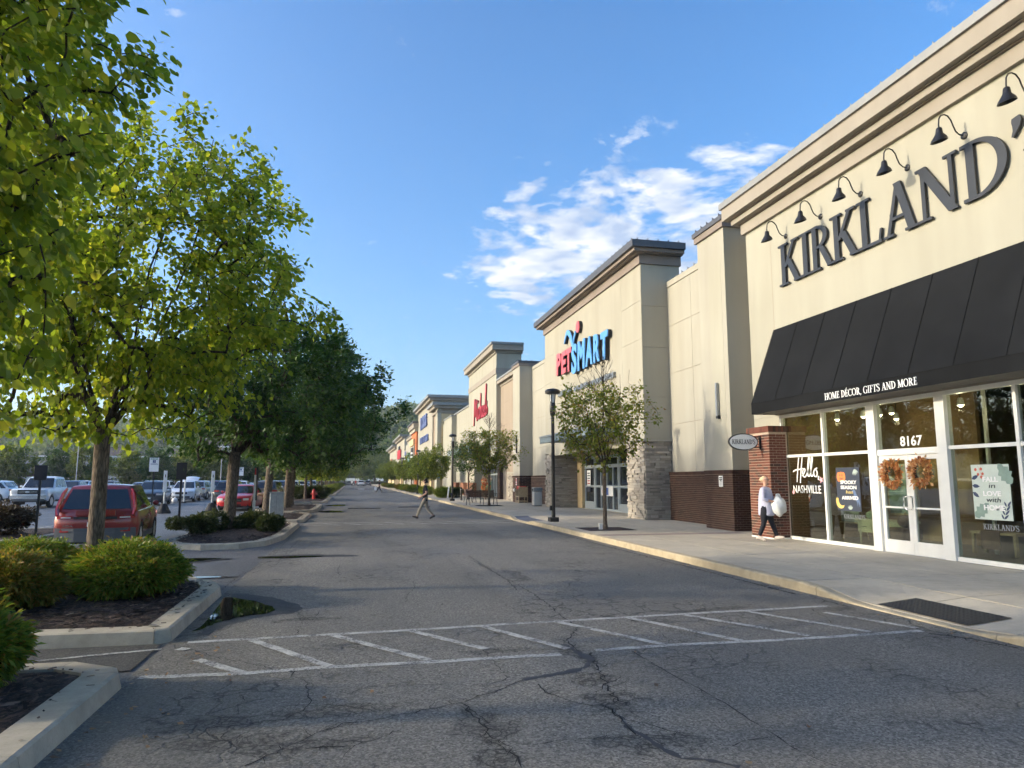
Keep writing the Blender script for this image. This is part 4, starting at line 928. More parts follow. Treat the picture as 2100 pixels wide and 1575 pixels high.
# wreaths of autumn leaves on the doors
WR = leaf_mat('wreath_leaf', [(0, (.35, .10, .03)), (.4, (.50, .22, .07)), (.75, (.62, .40, .20)), (1, (.24, .05, .02))], .2)
for Y, Z, lab in ((13.30, 1.84, 'left'), (12.49, 1.87, 'right')):
    t = thing('wreath', (KX-.10, Y, Z), 'autumn leaf wreath hanging on the %s shop door' % lab, 'wreath'); r = random.Random(int(Y*10)); V = []; F = []
    for k in range(620):
        a = r.uniform(0, 6.283); rr = .20+r.gauss(0, .045); ph = r.uniform(0, 6.28); c = Vector((-.03+r.uniform(-.05, .03), rr*math.cos(a), rr*math.sin(a)*.98)); out = Vector((r.uniform(-.5, .1), math.cos(a+r.uniform(-.9, .9)), math.sin(a+r.uniform(-.9, .9)))).normalized(); sd = out.cross(Vector((r.uniform(-1, 1), r.uniform(-1, 1), r.uniform(-1, 1)))).normalized()
        L = r.uniform(.05, .11); W_ = L*.28; b = len(V); V += [tuple(c), tuple(c+out*L*.5+sd*W_), tuple(c+out*L), tuple(c+out*L*.5-sd*W_)]; F.append((b, b+1, b+2, b+3))
    put('leaves', np_mesh('leaves', V, F), WR, t); ring = MB().tube([(0, .19*math.cos(R(k*20)), .19*math.sin(R(k*20))) for k in range(19)], .03, 6); build('ring', ring, TWIG, t)
# oval blade sign on the pier
t = thing('blade_sign', (10.41, 17.62, 2.74), 'white oval hanging sign on black bracket at the brick pier', 'sign')
def oval(rx, rz, y0, y1, mat, nm):
    n = 40; P = [(rx*math.cos(2*math.pi*i/n), rz*math.sin(2*math.pi*i/n)) for i in range(n)]; return build(nm, MB().prism(P, 1, y0, y1), mat, t)
oval(.445, .232, -.025, .025, BLACK, 'rim'); oval(.415, .205, -.032, .032, WHITEP, 'face')
s_ = t
G = [serif(c) for c in "KIRKLAND'S"]; tot = sum(a for _, a in G)+.03*9; k = .70/tot; u = 0
for (st, a) in G:
    m = MB(); st.mb(0, 0, 0, k, .125, .002, m)
    m.v = [(-.35+u*k - y_, -.034+x, -.06+z) for x, y_, z in m.v]; m.f = [f for f in m.f]
    build('letter', m, BLACK, s_); u += a+.03
bx('bracket_plate', (.50, .538, -.03, .03, -.20, .18), BLACK, t); bx('bracket_arm', (.28, .50, -.012, .012, .13, .155), BLACK, t); bx('bracket_arm', (.28, .50, -.012, .012, -.165, -.14), BLACK, t)
# room behind the glass
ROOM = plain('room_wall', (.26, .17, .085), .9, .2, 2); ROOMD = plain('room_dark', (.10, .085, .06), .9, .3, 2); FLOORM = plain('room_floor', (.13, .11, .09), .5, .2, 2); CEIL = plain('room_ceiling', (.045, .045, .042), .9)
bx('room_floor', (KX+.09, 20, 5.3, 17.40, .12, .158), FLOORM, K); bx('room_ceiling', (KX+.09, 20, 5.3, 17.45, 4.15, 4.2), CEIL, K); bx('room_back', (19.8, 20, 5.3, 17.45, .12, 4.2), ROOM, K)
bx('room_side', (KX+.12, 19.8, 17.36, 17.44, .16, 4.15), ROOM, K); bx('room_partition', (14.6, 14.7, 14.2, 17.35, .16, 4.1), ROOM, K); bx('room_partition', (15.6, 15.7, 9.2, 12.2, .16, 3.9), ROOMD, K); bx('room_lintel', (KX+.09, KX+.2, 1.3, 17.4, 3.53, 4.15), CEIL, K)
spots_ = [(12.2, 16.6), (12.2, 16.05), (12.3, 15.2), (12.35, 14.7), (12.3, 14.25), (12.4, 12.4), (12.5, 11.2), (12.5, 10.7), (13.6, 15.6), (13.8, 11.6)]
for i, (x, y) in enumerate(spots_):
    lab = ['ceiling spot by the far window corner', 'ceiling spot next to the far window corner one', 'ceiling spot over the sideboard lamp', 'ceiling spot above the dark blue poster', 'ceiling spot beside the white door post', 'ceiling spot behind the house number', 'ceiling spot above the pale green poster', 'ceiling spot near the right window mullion', 'ceiling spot deep behind the far window', 'ceiling spot deep behind the right window'][i]
    t = thing('ceiling_spot', (x, y, 3.3), 'lit ' + lab, 'spotlight', group='spotlights inside the near shop')
    build('stem', MB().tube([(0, 0, .82), (0, 0, .1)], .012, 6), BLACK, t); smooth_by_angle(build('can', MB().lathe([(.03, .12), (.05, .10), (.075, -.04), (.07, -.04)], n=14), WHITE, t)); build('bulb', MB().ball((0, 0, -.03), .055, 6), BULB, t)
    if i in (1, 3, 5, 6, 8, 9):
        L = bpy.data.lights.new('spot', 'POINT'); L.energy = 10; L.color = (1, .78, .5); L.shadow_soft_size = .06; lo = bpy.data.objects.new('spot_light', L); COL.objects.link(lo); lo.location = (0, 0, -.14); lo.parent = t
CREAMP = plain('cream_wood', (.50, .47, .33), .6, .1, 6); FAB = plain('brown_fabric', (.16, .095, .07), .9, .2, 12); GREENP = plain('gourd_green', (.28, .36, .24), .6, .2, 5); SHADE = plain('lamp_shade', (.62, .58, .45), .8, .05)
t = thing('sideboard', (12.55, 14.95, .16), 'pale green wooden sideboard standing behind the window glass', 'sideboard')
bx('top', (-.25, .25, -.78, .78, .55, .60), CREAMP, t); bx('carcass', (-.22, .23, -.74, .74, .28, .55), CREAMP, t)
for k in range(3): bx('drawer', (-.235, -.221, -.72+k*.49, -.26+k*.49, .31, .52), CREAMP, t); bx('pull', (-.25, -.236, -.56+k*.49, -.42+k*.49, .41, .425), BLACK, t)
for x in (-.19, .19):
    for y in (-.68, .68): build('leg', MB().tube([(x, y, .28), (x, y, 0)], [.03, .018], 8), CREAMP, t)
t = thing('ottoman', (12.3, 14.15, .16), 'brown upholstered ottoman in front of the sideboard', 'ottoman')
bevel(bx('cushion', (-.28, .28, -.30, .30, .20, .47), FAB, t), .06, 3); [build('leg', MB().tube([(x, y, .2), (x, y, 0)], [.02, .012], 6), LTWOOD, t) for x in (-.22, .22) for y in (-.24, .24)]
def gourd(x, y, z, rr, mat, lab):
    t = thing('pumpkin', (x, y, z), lab, 'pumpkin'); n = 24; mb = MB(); vs = []; m = 10
    for i in range(m+1):
        th = math.pi*i/m
        for k in range(n): a = 2*math.pi*k/n; q = rr*(1-.10*abs(math.sin(a*4)))*math.sin(th)**.8; vs.append((q*math.cos(a), q*math.sin(a), rr*.85*(1-math.cos(th))))
    mb.add(vs, [(i*n+k, i*n+(k+1) % n, (i+1)*n+(k+1) % n, (i+1)*n+k) for i in range(m) for k in range(n)]); build('body', mb, mat, t, smooth=True); build('stalk', MB().tube([(0, 0, rr*1.6), (.01, .01, rr*1.85), (.04, .02, rr*2.0)], [.025, .018, .014], 6), LTWOOD, t)
gourd(12.45, 15.35, .76, .11, GREENP, 'pale green gourd on the sideboard'); gourd(12.5, 15.05, .76, .12, plain('gourd_brown', (.20, .14, .09), .7), 'brown gourd on the sideboard beside the green one'); gourd(12.35, 14.12, .63, .17, FAB, 'brown velvet pumpkin resting on the ottoman')
t = thing('table_lamp', (12.9, 14.55, .76), 'table lamp with cream shade behind the dark blue poster', 'lamp'); smooth_by_angle(build('lamp_base', MB().lathe([(.09, 0), (.10, .04), (.05, .12), (.09, .30), (.11, .42), (.05, .60), (.02, .70), (.015, .95)], n=18), ALU, t)); build('lamp_shade', MB().lathe([(.24, .95), (.19, 1.32), (.185, 1.32), (.235, .95)], n=22), SHADE, t)
t = thing('picture_easel', (12.7, 16.4, .16), 'thin metal easel carrying a picture behind the far window', 'easel')
for a, b in (((0, .35, 0), (.1, .12, 1.5)), ((0, -.35, 0), (.1, -.12, 1.5)), ((.5, 0, 0), (.12, 0, 1.5))): build('leg', MB().tube([a, b], .014, 6), LTWOOD, t)
build('ledge', MB().tube([(-.02, .4, .45), (-.02, -.4, .45)], .015, 6), LTWOOD, t); bx('picture', (-.02, .0, -.35, .35, .47, 1.15), plain('picture_grey', (.25, .26, .24), .6, .4, 6), t)
t = thing('wooden_bench', (13.2, 12.5, .16), 'wooden bench with a striped throw behind the doors', 'bench'); bx('seat', (-.2, .2, -.55, .55, .42, .47), LTWOOD, t); [bx('leg', (x-.03, x+.03, y-.03, y+.03, 0, .42), LTWOOD, t) for x in (-.15, .15) for y in (-.5, .5)]; bx('throw', (-.215, .21, -.2, .25, .471, .5), FAB, t); bx('throw_drop', (-.225, -.203, -.2, .25, .12, .47), FAB, t)
t = thing('display_shelf', (14.2, 10.6, .16), 'dark shelf unit with white goods behind the pale green poster', 'shelf')
for z in (.1, .55, 1.0, 1.45, 1.9): bx('shelf_board', (-.2, .2, -.8, .8, z, z+.04), BLACKM, t)
for y in (-.8, .78): bx('upright', (-.2, .2, y, y+.03, 0, 2.0), BLACKM, t)
r = random.Random(4)
for k in range(14): z = .14+.45*(k % 4); y = -.7+.1*k; t2 = None; bx('goods', (-.12, .1, y, y+r.uniform(.06, .1), z, z+r.uniform(.12, .32)), r.choice((WHITE, SHADE, ALU, CREAMP)), t)
t = thing('framed_mirror', (13.9, 15.9, .9), 'large framed canvas on the inner partition wall', 'picture'); bx('frame', (-.03, .03, -.5, .5, -.1, .9), LTWOOD, t); bx('canvas', (-.035, -.031, -.45, .45, -.05, .85), plain('canvas_teal', (.25, .33, .30), .7, .4, 4), t)
bx('inner_frame', (13.2, 13.26, 9.6, 9.66, .16, 3.4), ALU, K); bx('inner_frame', (13.2, 13.26, 11.0, 11.06, .16, 3.4), ALU, K); bx('inner_frame', (13.2, 13.26, 9.66, 11.0, 2.2, 2.27), ALU, K); bx('inner_frame', (13.2, 13.26, 12.6, 12.66, .16, 3.9), ALU, K)

# ======== plain wall with pilaster between the near shop and the pet shop
def linkwall(y0, y1, pil0, pil1, X, label, far=False, first=False):
    L = thing('link_wall', (0, 0, 0), label, 'wall'); px_ = 11.5
    bx('backing', (X, X+.5, y0, y1, .1, 9.55), JOINT, L); bx('parapet', (X-.05, X+.55, y0, y1, 9.55, 9.78), PALE, L); clips(L, X-.05, y0, y1, 9.78, .5, None, COPING)
    a0, a1 = (pil1, y1) if first else (y0, pil0)
    w1 = (a0+a1)/2+.2
    panels(L, X, [a0, w1, a1], [2.02, 3.9, 5.95, 7.9, 9.54], PALE)
    if first: panels(L, X, [y0, pil0], [2.02, 3.9, 5.95, 7.9, 9.54], PALE)
    bx('pilaster', (px_, X, pil0, pil1, 2.02, 9.85), PALE, L); bx('pilaster_inset', (px_-.006, px_+.01, pil0+.25, pil1-.72, 2.55, 8.8), CREAM, L); bx('pilaster_base', (px_-.02, X, pil0, pil1, .12, 1.93), MORTARD, L)
    cornice(L, px_, pil0, pil1, [(9.85, 10.06, .08, TAUPE, 'pilaster_moulding'), (10.065, 10.22, .13, DARKCAP, 'pilaster_coping')], 1.6)
    clips(L, px_-.12, pil0-.1, pil1+.1, 10.22, .4, 12.6)
    bx('brick_backing', (X-.13, X+.01, y0, y1, .12, 1.93), MORTARD, L)
    if not far:
        b = Bricks(L, BRICKD, BRICKDS); b.front(px_-.02, pil0, pil1, .16, 1.88); b.side(pil0, px_-.02, X-.13, .16, 1.88); b.front(X-.13, a0, a1, .16, 1.88); b.front(X-.13, y0, pil0, .16, 1.88) if first else None; b.done()
    else:
        b = Bricks(L, BRICKD, BRICKDS, L=.41, H=.07, J=.02, cap=0); b.front(px_-.02, pil0, pil1, .16, 1.88); b.side(pil0, px_-.02, X-.13, .16, 1.88); b.front(X-.13, a0, a1, .16, 1.88); b.done()
    mb = MB()
    for yy0, yy1, xx in ((pil0-.02, pil1+.02, px_-.06), (a0, a1, X-.17)):
        k = yy0
        while k < yy1-.05: mb.box(xx, X, k, k+.066, 1.90, 2.02); k += .078
    x = px_-.06
    while x < X-.1: mb.box(x, x+.066, pil0-.05, pil0+.05, 1.901, 2.021); x += .078
    build('soldier_course', mb, BRICKDS, L, kind='stuff')
    return L
L1 = linkwall(18.8, 26.4, 20.12, 21.9, 12.45, 'pale wall and pilaster with brown brick base beside the near shop', first=True)
t = thing('wall_light', (11.49, 20.8, 4.25), 'tall narrow grey light on the near pilaster', 'wall lamp'); bx('body', (-.10, -.02, -.05, .05, -.5, .57), GALV, t); bx('mount', (-.09, 0, -.07, .07, -.58, -.48), BLACKM, t)
t = thing('notice', (11.46, 20.8, 1.67), 'small white notice board on the brown brick pilaster base', 'sign'); bx('plate', (-.012, 0, -.125, .125, -.17, .17), WHITEP, t)
for k, v in enumerate((.11, .05)): bx('print_block', (-.014, -.0121, -.09, .09, v-.02, v+.02), INK, t)
for k in range(4): bx('print_line', (-.014, -.0121, -.08, .08, -.13+k*.035, -.118+k*.035), INK, t)
bx('print_symbol', (-.014, -.0121, -.03, .03, .0, .03), INK, t)
L2 = linkwall(41.3, 51.2, 49.0, 51.2, 12.45, 'pale wall and pilaster with brown brick base beyond the pet shop', far=True)
t = thing('wall_light', (11.49, 49.75, 4.3), 'tall narrow dark light on the far pilaster', 'wall lamp'); bx('body', (-.10, -.02, -.05, .05, -.6, .6), BLACKM, t); bx('mount', (-.08, 0, -.07, .07, -.68, -.58), BLACKM, t)
t = thing('notice', (11.46, 49.9, 1.6), 'small red and white notice on the far brick pilaster base', 'sign'); bx('plate', (-.012, 0, -.16, .16, -.25, .25), WHITEP, t); bx('print_block', (-.014, -.0121, -.12, .12, .0, .2), REDP, t); bx('print_block', (-.014, -.0121, -.12, .12, -.18, -.08), REDP, t)

# ======== pet shop
Pt = thing('shop', (0, 0, 0), 'tall cream shop with stone piers and red and blue letters', 'shop'); XP = 11.3; P0, P1 = 26.4, 41.3; PT = 10.5
bx('wall_core', (XP+.02, 13.0, P0+.02, P1-.02, 3.45, PT), JOINT, Pt)
panels(Pt, XP, [P0, 28.6, 33.0, 36.6, 39.4, P1], [3.32, 5.3, 7.4, 9.0, PT], BEIGE, .005, skip=[(i, j) for i in (1, 2, 3) for j in range(4)])
panels(Pt, XP, [28.6, 33.0, 36.6, 39.4], [3.9, PT], BEIGE, .005); side_panels(Pt, P0, [XP-.016, 13.0], [3.32, 5.02, 7.05, 8.75, PT], BEIGE, .006)
bx('rear_wall', (12.9, 30, P0+.2, P1-.2, 8.2, 8.3), GREYM, Pt)
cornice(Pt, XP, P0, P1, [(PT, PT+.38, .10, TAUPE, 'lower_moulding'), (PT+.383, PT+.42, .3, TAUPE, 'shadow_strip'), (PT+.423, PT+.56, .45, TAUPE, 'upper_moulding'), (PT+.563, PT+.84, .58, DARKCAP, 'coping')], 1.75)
clips(Pt, XP-.55, P0-.55, P1+.55, PT+.84, .45, 13.0)
for y0, y1, sd in ((P0, 28.25, 1), (39.6, P1, 2)):
    bx('pier_core', (XP, 13.0, y0+.05, y1, .12, 3.22), STONEB, Pt); bx('pier_cap', (XP-.1, 13.05, y0-.08, y1+.06, 3.23, 3.315), PALE, Pt)
stones(Pt, [('y', P0+.05, XP, 12.42, .16, 3.22), ('x', XP, P0+.05, 28.25, .16, 3.22)], 300, 1)
stones(Pt, [('y', 39.65, XP, 12.9, .16, 3.22), ('x', XP, 39.6, P1, .16, 3.22)], 0, 2)
bx('recess_ceiling', (XP+.1, 13.1, 28.25, 39.6, 3.46, 3.52), PALE, Pt); bx('recess_wall', (13.0, 13.2, 28.2, 39.6, 3.0, 3.5), OCHRE, Pt); bx('recess_jamb', (12.7, 13.0, 38.7, 39.58, .15, 3.45), OCHRE, Pt); bx('recess_soffit_front', (XP, XP+.2, 28.26, 39.6, 3.1, 3.9), BEIGE, Pt)
GY = plain('grey_frame', (.42, .47, .49), .4, .05, 4, .3)
XD = 12.9
for y0, y1 in ((36.95, 38.65), (33.4, 36.9), (28.4, 33.35)):
    bx('window_frame', (XD-.06, XD+.05, y0, y0+.12, .15, 3.0), GY, Pt); bx('window_frame', (XD-.06, XD+.05, y1-.12, y1, .15, 3.0), GY, Pt); bx('window_frame', (XD-.06, XD+.05, y0+.12, y1-.12, 2.85, 3.0), GY, Pt); bx('window_frame', (XD-.06, XD+.05, y0+.12, y1-.12, .15, .55 if y0 != 33.4 else .25), GY, Pt)
    bx('rail', (XD-.055, XD+.05, y0+.12, y1-.12, 1.32, 1.44), GY, Pt); bx('rail', (XD-.055, XD+.05, y0+.12, y1-.12, 2.35, 2.52), GY, Pt)
    for z0, z1 in ((.55, 1.32), (1.44, 2.35), (2.52, 2.85)): bx('pane', (XD, XD+.01, y0+.12, y1-.12, z0 if y0 != 33.4 else max(.25, z0 if z0 > .6 else .25), z1), WGLASS, Pt)
for yy in (34.2, 35.1, 36.0): bx('mullion', (XD-.056, XD+.05, yy-.05, yy+.05, .25, 2.36), GY, Pt)
for yy in (30.0, 31.7): bx('mullion', (XD-.056, XD+.05, yy-.06, yy+.06, .15, 2.86), GY, Pt)
t = thing('door_banner', (XD-.07, 35.0, .9), 'white banner with red print across the pet shop doors', 'poster'); bx('sheet', (0, .008, -.85, .85, 0, .5), WHITEP, t); bx('print_block', (-.003, -.001, .3, .7, .12, .28), REDP, t); bx('print_block', (-.003, -.001, -.2, .15, .05, .42), plain('poster_blue', (.06, .12, .35), .6), t)
t = thing('door_notice', (XD-.07, 37.9, 1.4), 'tall white notice in the left pet shop window', 'poster'); bx('sheet', (0, .008, -.3, .3, .0, .85), WHITEP, t); [bx('print_line', (-.003, -.001, -.22, .22, .1+k*.14, .16+k*.14), REDP if k < 2 else INK, t) for k in range(5)]; bx('print_block', (-.003, -.001, -.28, .28, -.35, -.05), NAVY, t)
t = thing('canopy', (0, 0, 0), 'grey-blue metal canopy over the pet shop entrance', 'canopy'); CAN = plain('canopy_metal', (.20, .245, .255), .5, .1, 3, .2)
bx('fascia', (9.9, 10.0, 28.8, 37.4, 3.66, 4.02), CAN, t); bx('deck', (10.0, 11.28, 28.8, 37.4, 3.72, 3.98), CAN, t); bx('trim', (9.87, 9.899, 28.76, 37.44, 3.93, 4.04), GALV, t)
# pet shop letters
sp = thing('wall_sign', (XP-.02, 33.8, 7.3), 'red and blue letters with leaping ball mark on the pet shop', 'sign')
PR = plain('sign_red', (.60, .10, .11), .4, .04); PB = plain('sign_blue', (.10, .32, .68), .4, .04)
def blockletter(ch, y, z, wd, h, mat, shear=0):
    o = wall_text('letter', ch, 0, y-33.8, z-7.3, wd, h, mat, sp, .045, .05, shear); o.location = (-.19, 0, 0)
    wall_text('letter_side', ch, 0, y-33.8, z-7.3, wd, h, BLACKM, o, .055, .15, shear).location = (.15, 0, 0)
for c, y, z, wd, h in (('P', 38.05, 7.50, .88, 1.22), ('E', 37.05, 7.45, .80, 1.22), ('T', 36.22, 7.42, .92, 1.25)): blockletter(c, y, z, wd, h, PR, .06)
for c, y, z, wd, h in (('S', 35.22, 7.16, .90, 1.56), ('M', 34.16, 7.20, 1.12, 1.50), ('A', 32.90, 7.22, 1.05, 1.42), ('R', 31.72, 7.20, .88, 1.36), ('T', 30.74, 7.16, .95, 1.30)): blockletter(c, y, z, wd, h, PB, .05)
s = Strokes(); s.path(smooth_path([(-2.85, 1.78), (-2.30, 2.28), (-1.75, 2.05), (-1.35, 1.50), (-1.28, 1.22)], 8), [.03+.28*math.sin(math.pi*i/32) for i in range(33)]); build('swoosh', s.mb(0, 0, 0, 1, 1, .05, None, .15), PB, sp); build('swoosh_side', s.mb(.0, 0, 0, 1, 1, .145, None, .0), BLACKM, sp)
s2 = Strokes(); s2.path(smooth_path([(-1.25, 1.20), (-1.12, 1.65), (-.80, 2.05)], 8), [.05+.01*i for i in range(17)]); build('swoosh', s2.mb(0, 0, 0, 1, 1, .05, None, .15), PB, sp); build('swoosh_side', s2.mb(0, 0, 0, 1, 1, .145, None, .0), BLACKM, sp)
for r_, w0, w1, mt in ((.27, .15, .20, PR), (.285, .0, .145, BLACKM)): build('ball', MB().prism([(.42+r_*math.cos(2*math.pi*i/28), 2.22+r_*1.12*math.sin(2*math.pi*i/28)) for i in range(28)], 0, -w1, -w0), mt, sp)
ss = thing('wall_sign', (XP-.02, 33.8, 6.2), 'row of small grey words below the red and blue letters', 'sign')
for wtx, y, z, wd in (('ADOPTIONS', 38.1, 6.34, 2.3), ('GROOMING', 35.2, 6.27, 2.3), ('NATURAL FOODS', 32.5, 6.22, 3.2)):
    for i, c in enumerate(wtx):
        if c != ' ': wall_text('letter', c, -.02, y-33.8-i*wd/len(wtx), z-6.2, wd/len(wtx)*(.82 if c != 'I' else .25), .26, GALV, ss, .05, .12)

# ======== craft shop
Cm = thing('shop', (0, 0, 0), 'yellow cream tower shop with red script sign beyond the pet shop', 'shop'); XC = 11.8; C0, C1 = 59.0, 73.8
bx('tower', (XC, 14.0, C0, C1, 3.0, 12.55), CREAM, Cm); bx('tower_band', (XC-.06, 14.02, C0-.06, C1+.06, 10.75, 11.25), BAND, Cm); bx('pilaster_wall', (XC+.1, 14.0, C1-3.2, C1, .1, 3.0), CREAM, Cm)
cornice(Cm, XC, C0, C1, [(12.55, 12.78, .12, BAND, 'lower_moulding'), (12.783, 13.25, .45, BAND, 'upper_moulding'), (13.253, 13.45, .55, COPING, 'coping')], 2.3); clips(Cm, XC-.5, C0-.5, C1+.5, 13.45, .6, 14, COPING)
bx('side_strip', (12.2, 13.5, 51.2, C0, .1, 10.0), JOINT, Cm); panels(Cm, 12.2, [51.22, 54.3, C0-.0], [2.35, 4.3, 6.2, 8.1, 9.6], TAN)
cornice(Cm, 12.2, 51.3, C0, [(9.6, 9.82, .08, BAND, 'strip_moulding'), (9.823, 10.1, .35, BAND, 'strip_moulding'), (10.103, 10.25, .42, COPING, 'strip_coping')], 1.3, False, False)
bx('pier_core', (12.0, 12.2, 51.3, 55.0, .12, 2.2), STONEB, Cm); bx('pier_cap', (11.9, 12.25, 51.25, 55.05, 2.2, 2.33), PALE, Cm); stones(Cm, [('x', 12.0, 51.3, 55.0, .16, 2.2), ('y', 51.3, 12.0, 12.2, .16, 2.2)], 120, 5)
bx('brick_wing', (11.9, 13.8, 58.0, 58.9, .12, 2.75), MORTARD, Cm); b = Bricks(Cm, BRICKD, BRICKDS, L=.41, H=.07, J=.02, cap=0); b.front(11.9, 58.0, 58.9, .16, 2.7); b.side(58.0, 11.9, 13.8, .16, 2.7); b.done()
bx('brick_wing_cap', (11.85, 13.8, 57.95, 58.95, 2.76, 2.9), BAND, Cm)
bx('entry_back', (13.6, 13.8, C0, 71, .1, 3.1), WGLASS, Cm)
for k in range(9): bx('entry_mullion', (13.45, 13.62, 59.4+k*1.3, 59.55+k*1.3, .15, 3.0), GY, Cm)
bx('entry_rail', (13.46, 13.61, 59.3, 71, 2.2, 2.35), GY, Cm)
bx('far_wing', (12.1, 14.0, C1, 86.5, .1, 9.6), CREAM, Cm); bx('wing_coping', (11.98, 14.1, C1, 86.6, 9.6, 9.75), COPING, Cm); bx('wing_pilaster', (11.5, 12.1, 84.8, 92, .1, 9.35), CREAM, Cm); bx('wing_pilaster_coping', (11.4, 12.2, 84.7, 92.1, 9.35, 9.5), COPING, Cm); bx('wing_wall', (12.1, 14, 86.5, 97.8, .1, 9.3), CREAM, Cm)
for yy in (76.5, 79, 81.5): bx('reveal', (12.095, 12.11, C1, 84.7, 4.2+(yy-76.5)*.75, 4.22+(yy-76.5)*.75), JOINT, Cm)
BRO = plain('brick_orange', (.30, .13, .075), .9, .3, 18)
for y0, y1 in ((70.5, 73.9), (76.5, 79), (82, 84.6)): bx('brick_plinth', (11.7, 12.1, y0, y1, .12, 1.45), BRO, Cm)
t = thing('canopy', (0, 0, 0), 'grey metal canopy at the craft shop entrance behind street trees', 'canopy'); bx('fascia', (9.9, 10.02, 61.5, 76.0, 4.25, 4.75), CAN, t); bx('deck', (10.02, 11.8, 61.5, 76.0, 4.3, 4.7), CAN, t)
sc = thing('wall_sign', (XC, 66, 7.4), 'red script letters on the craft shop tower', 'sign'); SR = plain('script_red', (.52, .03, .05), .4, .05)
def script_letter(pts, wd=.15):
    s = Strokes()
    for p in pts: s.path(smooth_path(p, 6), wd)
    build('letter', s.mb(0, 0, 0, 1, 1, .06, None, .07), SR, sc); build('letter_side', s.mb(0, 0, 0, 1, 1, .065, None, .0), BLACKM, sc)
U0 = -4.0
script_letter([[(U0+.05, -.35), (U0+.25, .6), (U0+.4, 1.9), (U0+.55, 2.2), (U0+.75, 1.4), (U0+.95, .55), (U0+1.25, 1.5), (U0+1.5, 2.1), (U0+1.65, 1.2), (U0+1.75, .15), (U0+2.0, .2)]], .18)
script_letter([[(U0+2.25, 1.2), (U0+2.2, .3), (U0+2.45, .25)], [(U0+2.35, 1.7), (U0+2.5, 1.95)]]); script_letter([[(U0+3.25, 1.15), (U0+2.85, 1.2), (U0+2.7, .5), (U0+3.0, .15), (U0+3.35, .5)]])
script_letter([[(U0+3.45, .1), (U0+3.65, 1.4), (U0+3.85, 2.4), (U0+3.95, 2.1), (U0+3.65, .5), (U0+3.9, 1.05), (U0+4.2, 1.1), (U0+4.2, .2), (U0+4.45, .3)]]); script_letter([[(U0+5.1, 1.1), (U0+4.75, 1.15), (U0+4.6, .5), (U0+4.85, .15), (U0+5.1, .6), (U0+5.15, 1.1), (U0+5.15, .25), (U0+5.4, .3)]])
script_letter([[(U0+5.45, .55), (U0+5.85, .8), (U0+5.85, 1.15), (U0+5.55, .95), (U0+5.55, .3), (U0+5.85, .15), (U0+6.1, .4)]]); script_letter([[(U0+6.15, .3), (U0+6.5, 1.6), (U0+6.75, 2.75), (U0+6.6, 2.9), (U0+6.4, 1.6), (U0+6.45, .3), (U0+6.75, .35)]], .17); script_letter([[(U0+7.0, 1.45), (U0+6.9, 1.0), (U0+7.25, .7), (U0+7.2, .3), (U0+6.85, .35)]])

# ======== clothing shop and the row beyond
D = thing('shop', (0, 0, 0), 'pale tower shop with blue base bands farther down the row', 'shop'); XR = 11.6
bx('tower', (XR, 20, 107, 131, 3.2, 13.7), PALE, D); cornice(D, XR, 107, 131, [(13.7, 14.1, .5, BAND, 'moulding'), (14.103, 14.5, .9, COPING, 'coping')], 9)
bx('near_block', (XR+.2, 24, 98, 107, .1, 11.6), TAN, D); bx('near_block_face', (XR-.3, XR+.2, 98, 100.5, .1, 11.6), CREAM, D); cornice(D, XR-.3, 98, 104.5, [(11.0, 11.3, .1, BAND, 'moulding'), (11.603, 12.0, .5, BAND, 'moulding'), (12.003, 12.4, .8, COPING, 'coping')], 12)
side_panels(D, 98, [XR+.25, 13.2, 16], [3.6, 5.6, 7.6, 9.6, 10.9], OCHRE, .03, .03)
BLU = plain('base_blue', (.10, .30, .55), .6, .06)
bx('base', (XR, 20, 107, 131, .1, 3.2), OCHRE, D)
for z0 in (2.0, 3.0):
    for y0, y1, x0 in ((98-.02, 100.6, XR-.32), (104, 108, XR-.12), (112, 116, XR-.12), (121, 126, XR-.12)): bx('blue_band', (x0, XR+2.2 if y0 < 100 else XR+.3, y0, y1, z0, z0+.7), BLU, D)
for y0, y1 in ((104, 108), (112, 116), (121, 126)): bx('base_pier', (XR-.1, XR+.3, y0+.02, y1-.02, .1, 3.75), OCHRE, D)
t = thing('wall_sign', (XR, 119, 10), 'blue letters in two lines on the pale tower shop', 'sign'); SB = plain('sign_indigo', (.10, .14, .32), .5, .04)
for i, c in enumerate('ROSS'): wall_text('letter', c, -.05, 5.8-i*2.75, .3, 2.3, 2.2, SB, t, .06, .2)
for i, c in enumerate('DRESS FOR LESS'):
    if c != ' ': wall_text('letter', c, -.05, 6.8-i*.98, -2.1, .8, 1.1, SB, t, .05, .15)
E_ = thing('shop', (0, 0, 0), 'orange and cream shop block beyond the pale tower', 'shop'); bx('wall', (11.8, 22, 131, 160, .1, 10.2), PALE, E_); bx('orange_block', (11.3, 18, 131.2, 142, .1, 10.6), ORANGE, E_); bx('sign_band', (10.9, 11.3, 133, 142, 8.2, 9.4), OCHRE, E_); cornice(E_, 11.3, 131.2, 143, [(10.6, 11.2, .3, PALE, 'moulding'), (11.203, 12.1, .6, BAND, 'moulding'), (12.103, 12.4, .8, DARKCAP, 'coping')], 7); cornice(E_, 11.8, 144, 160, [(10.2, 10.7, .3, BAND, 'moulding'), (10.703, 11.0, .4, DARKCAP, 'coping')], 6); bx('cream_front', (11.1, 11.79, 133.5, 159, .1, 8.1), PALE, E_)
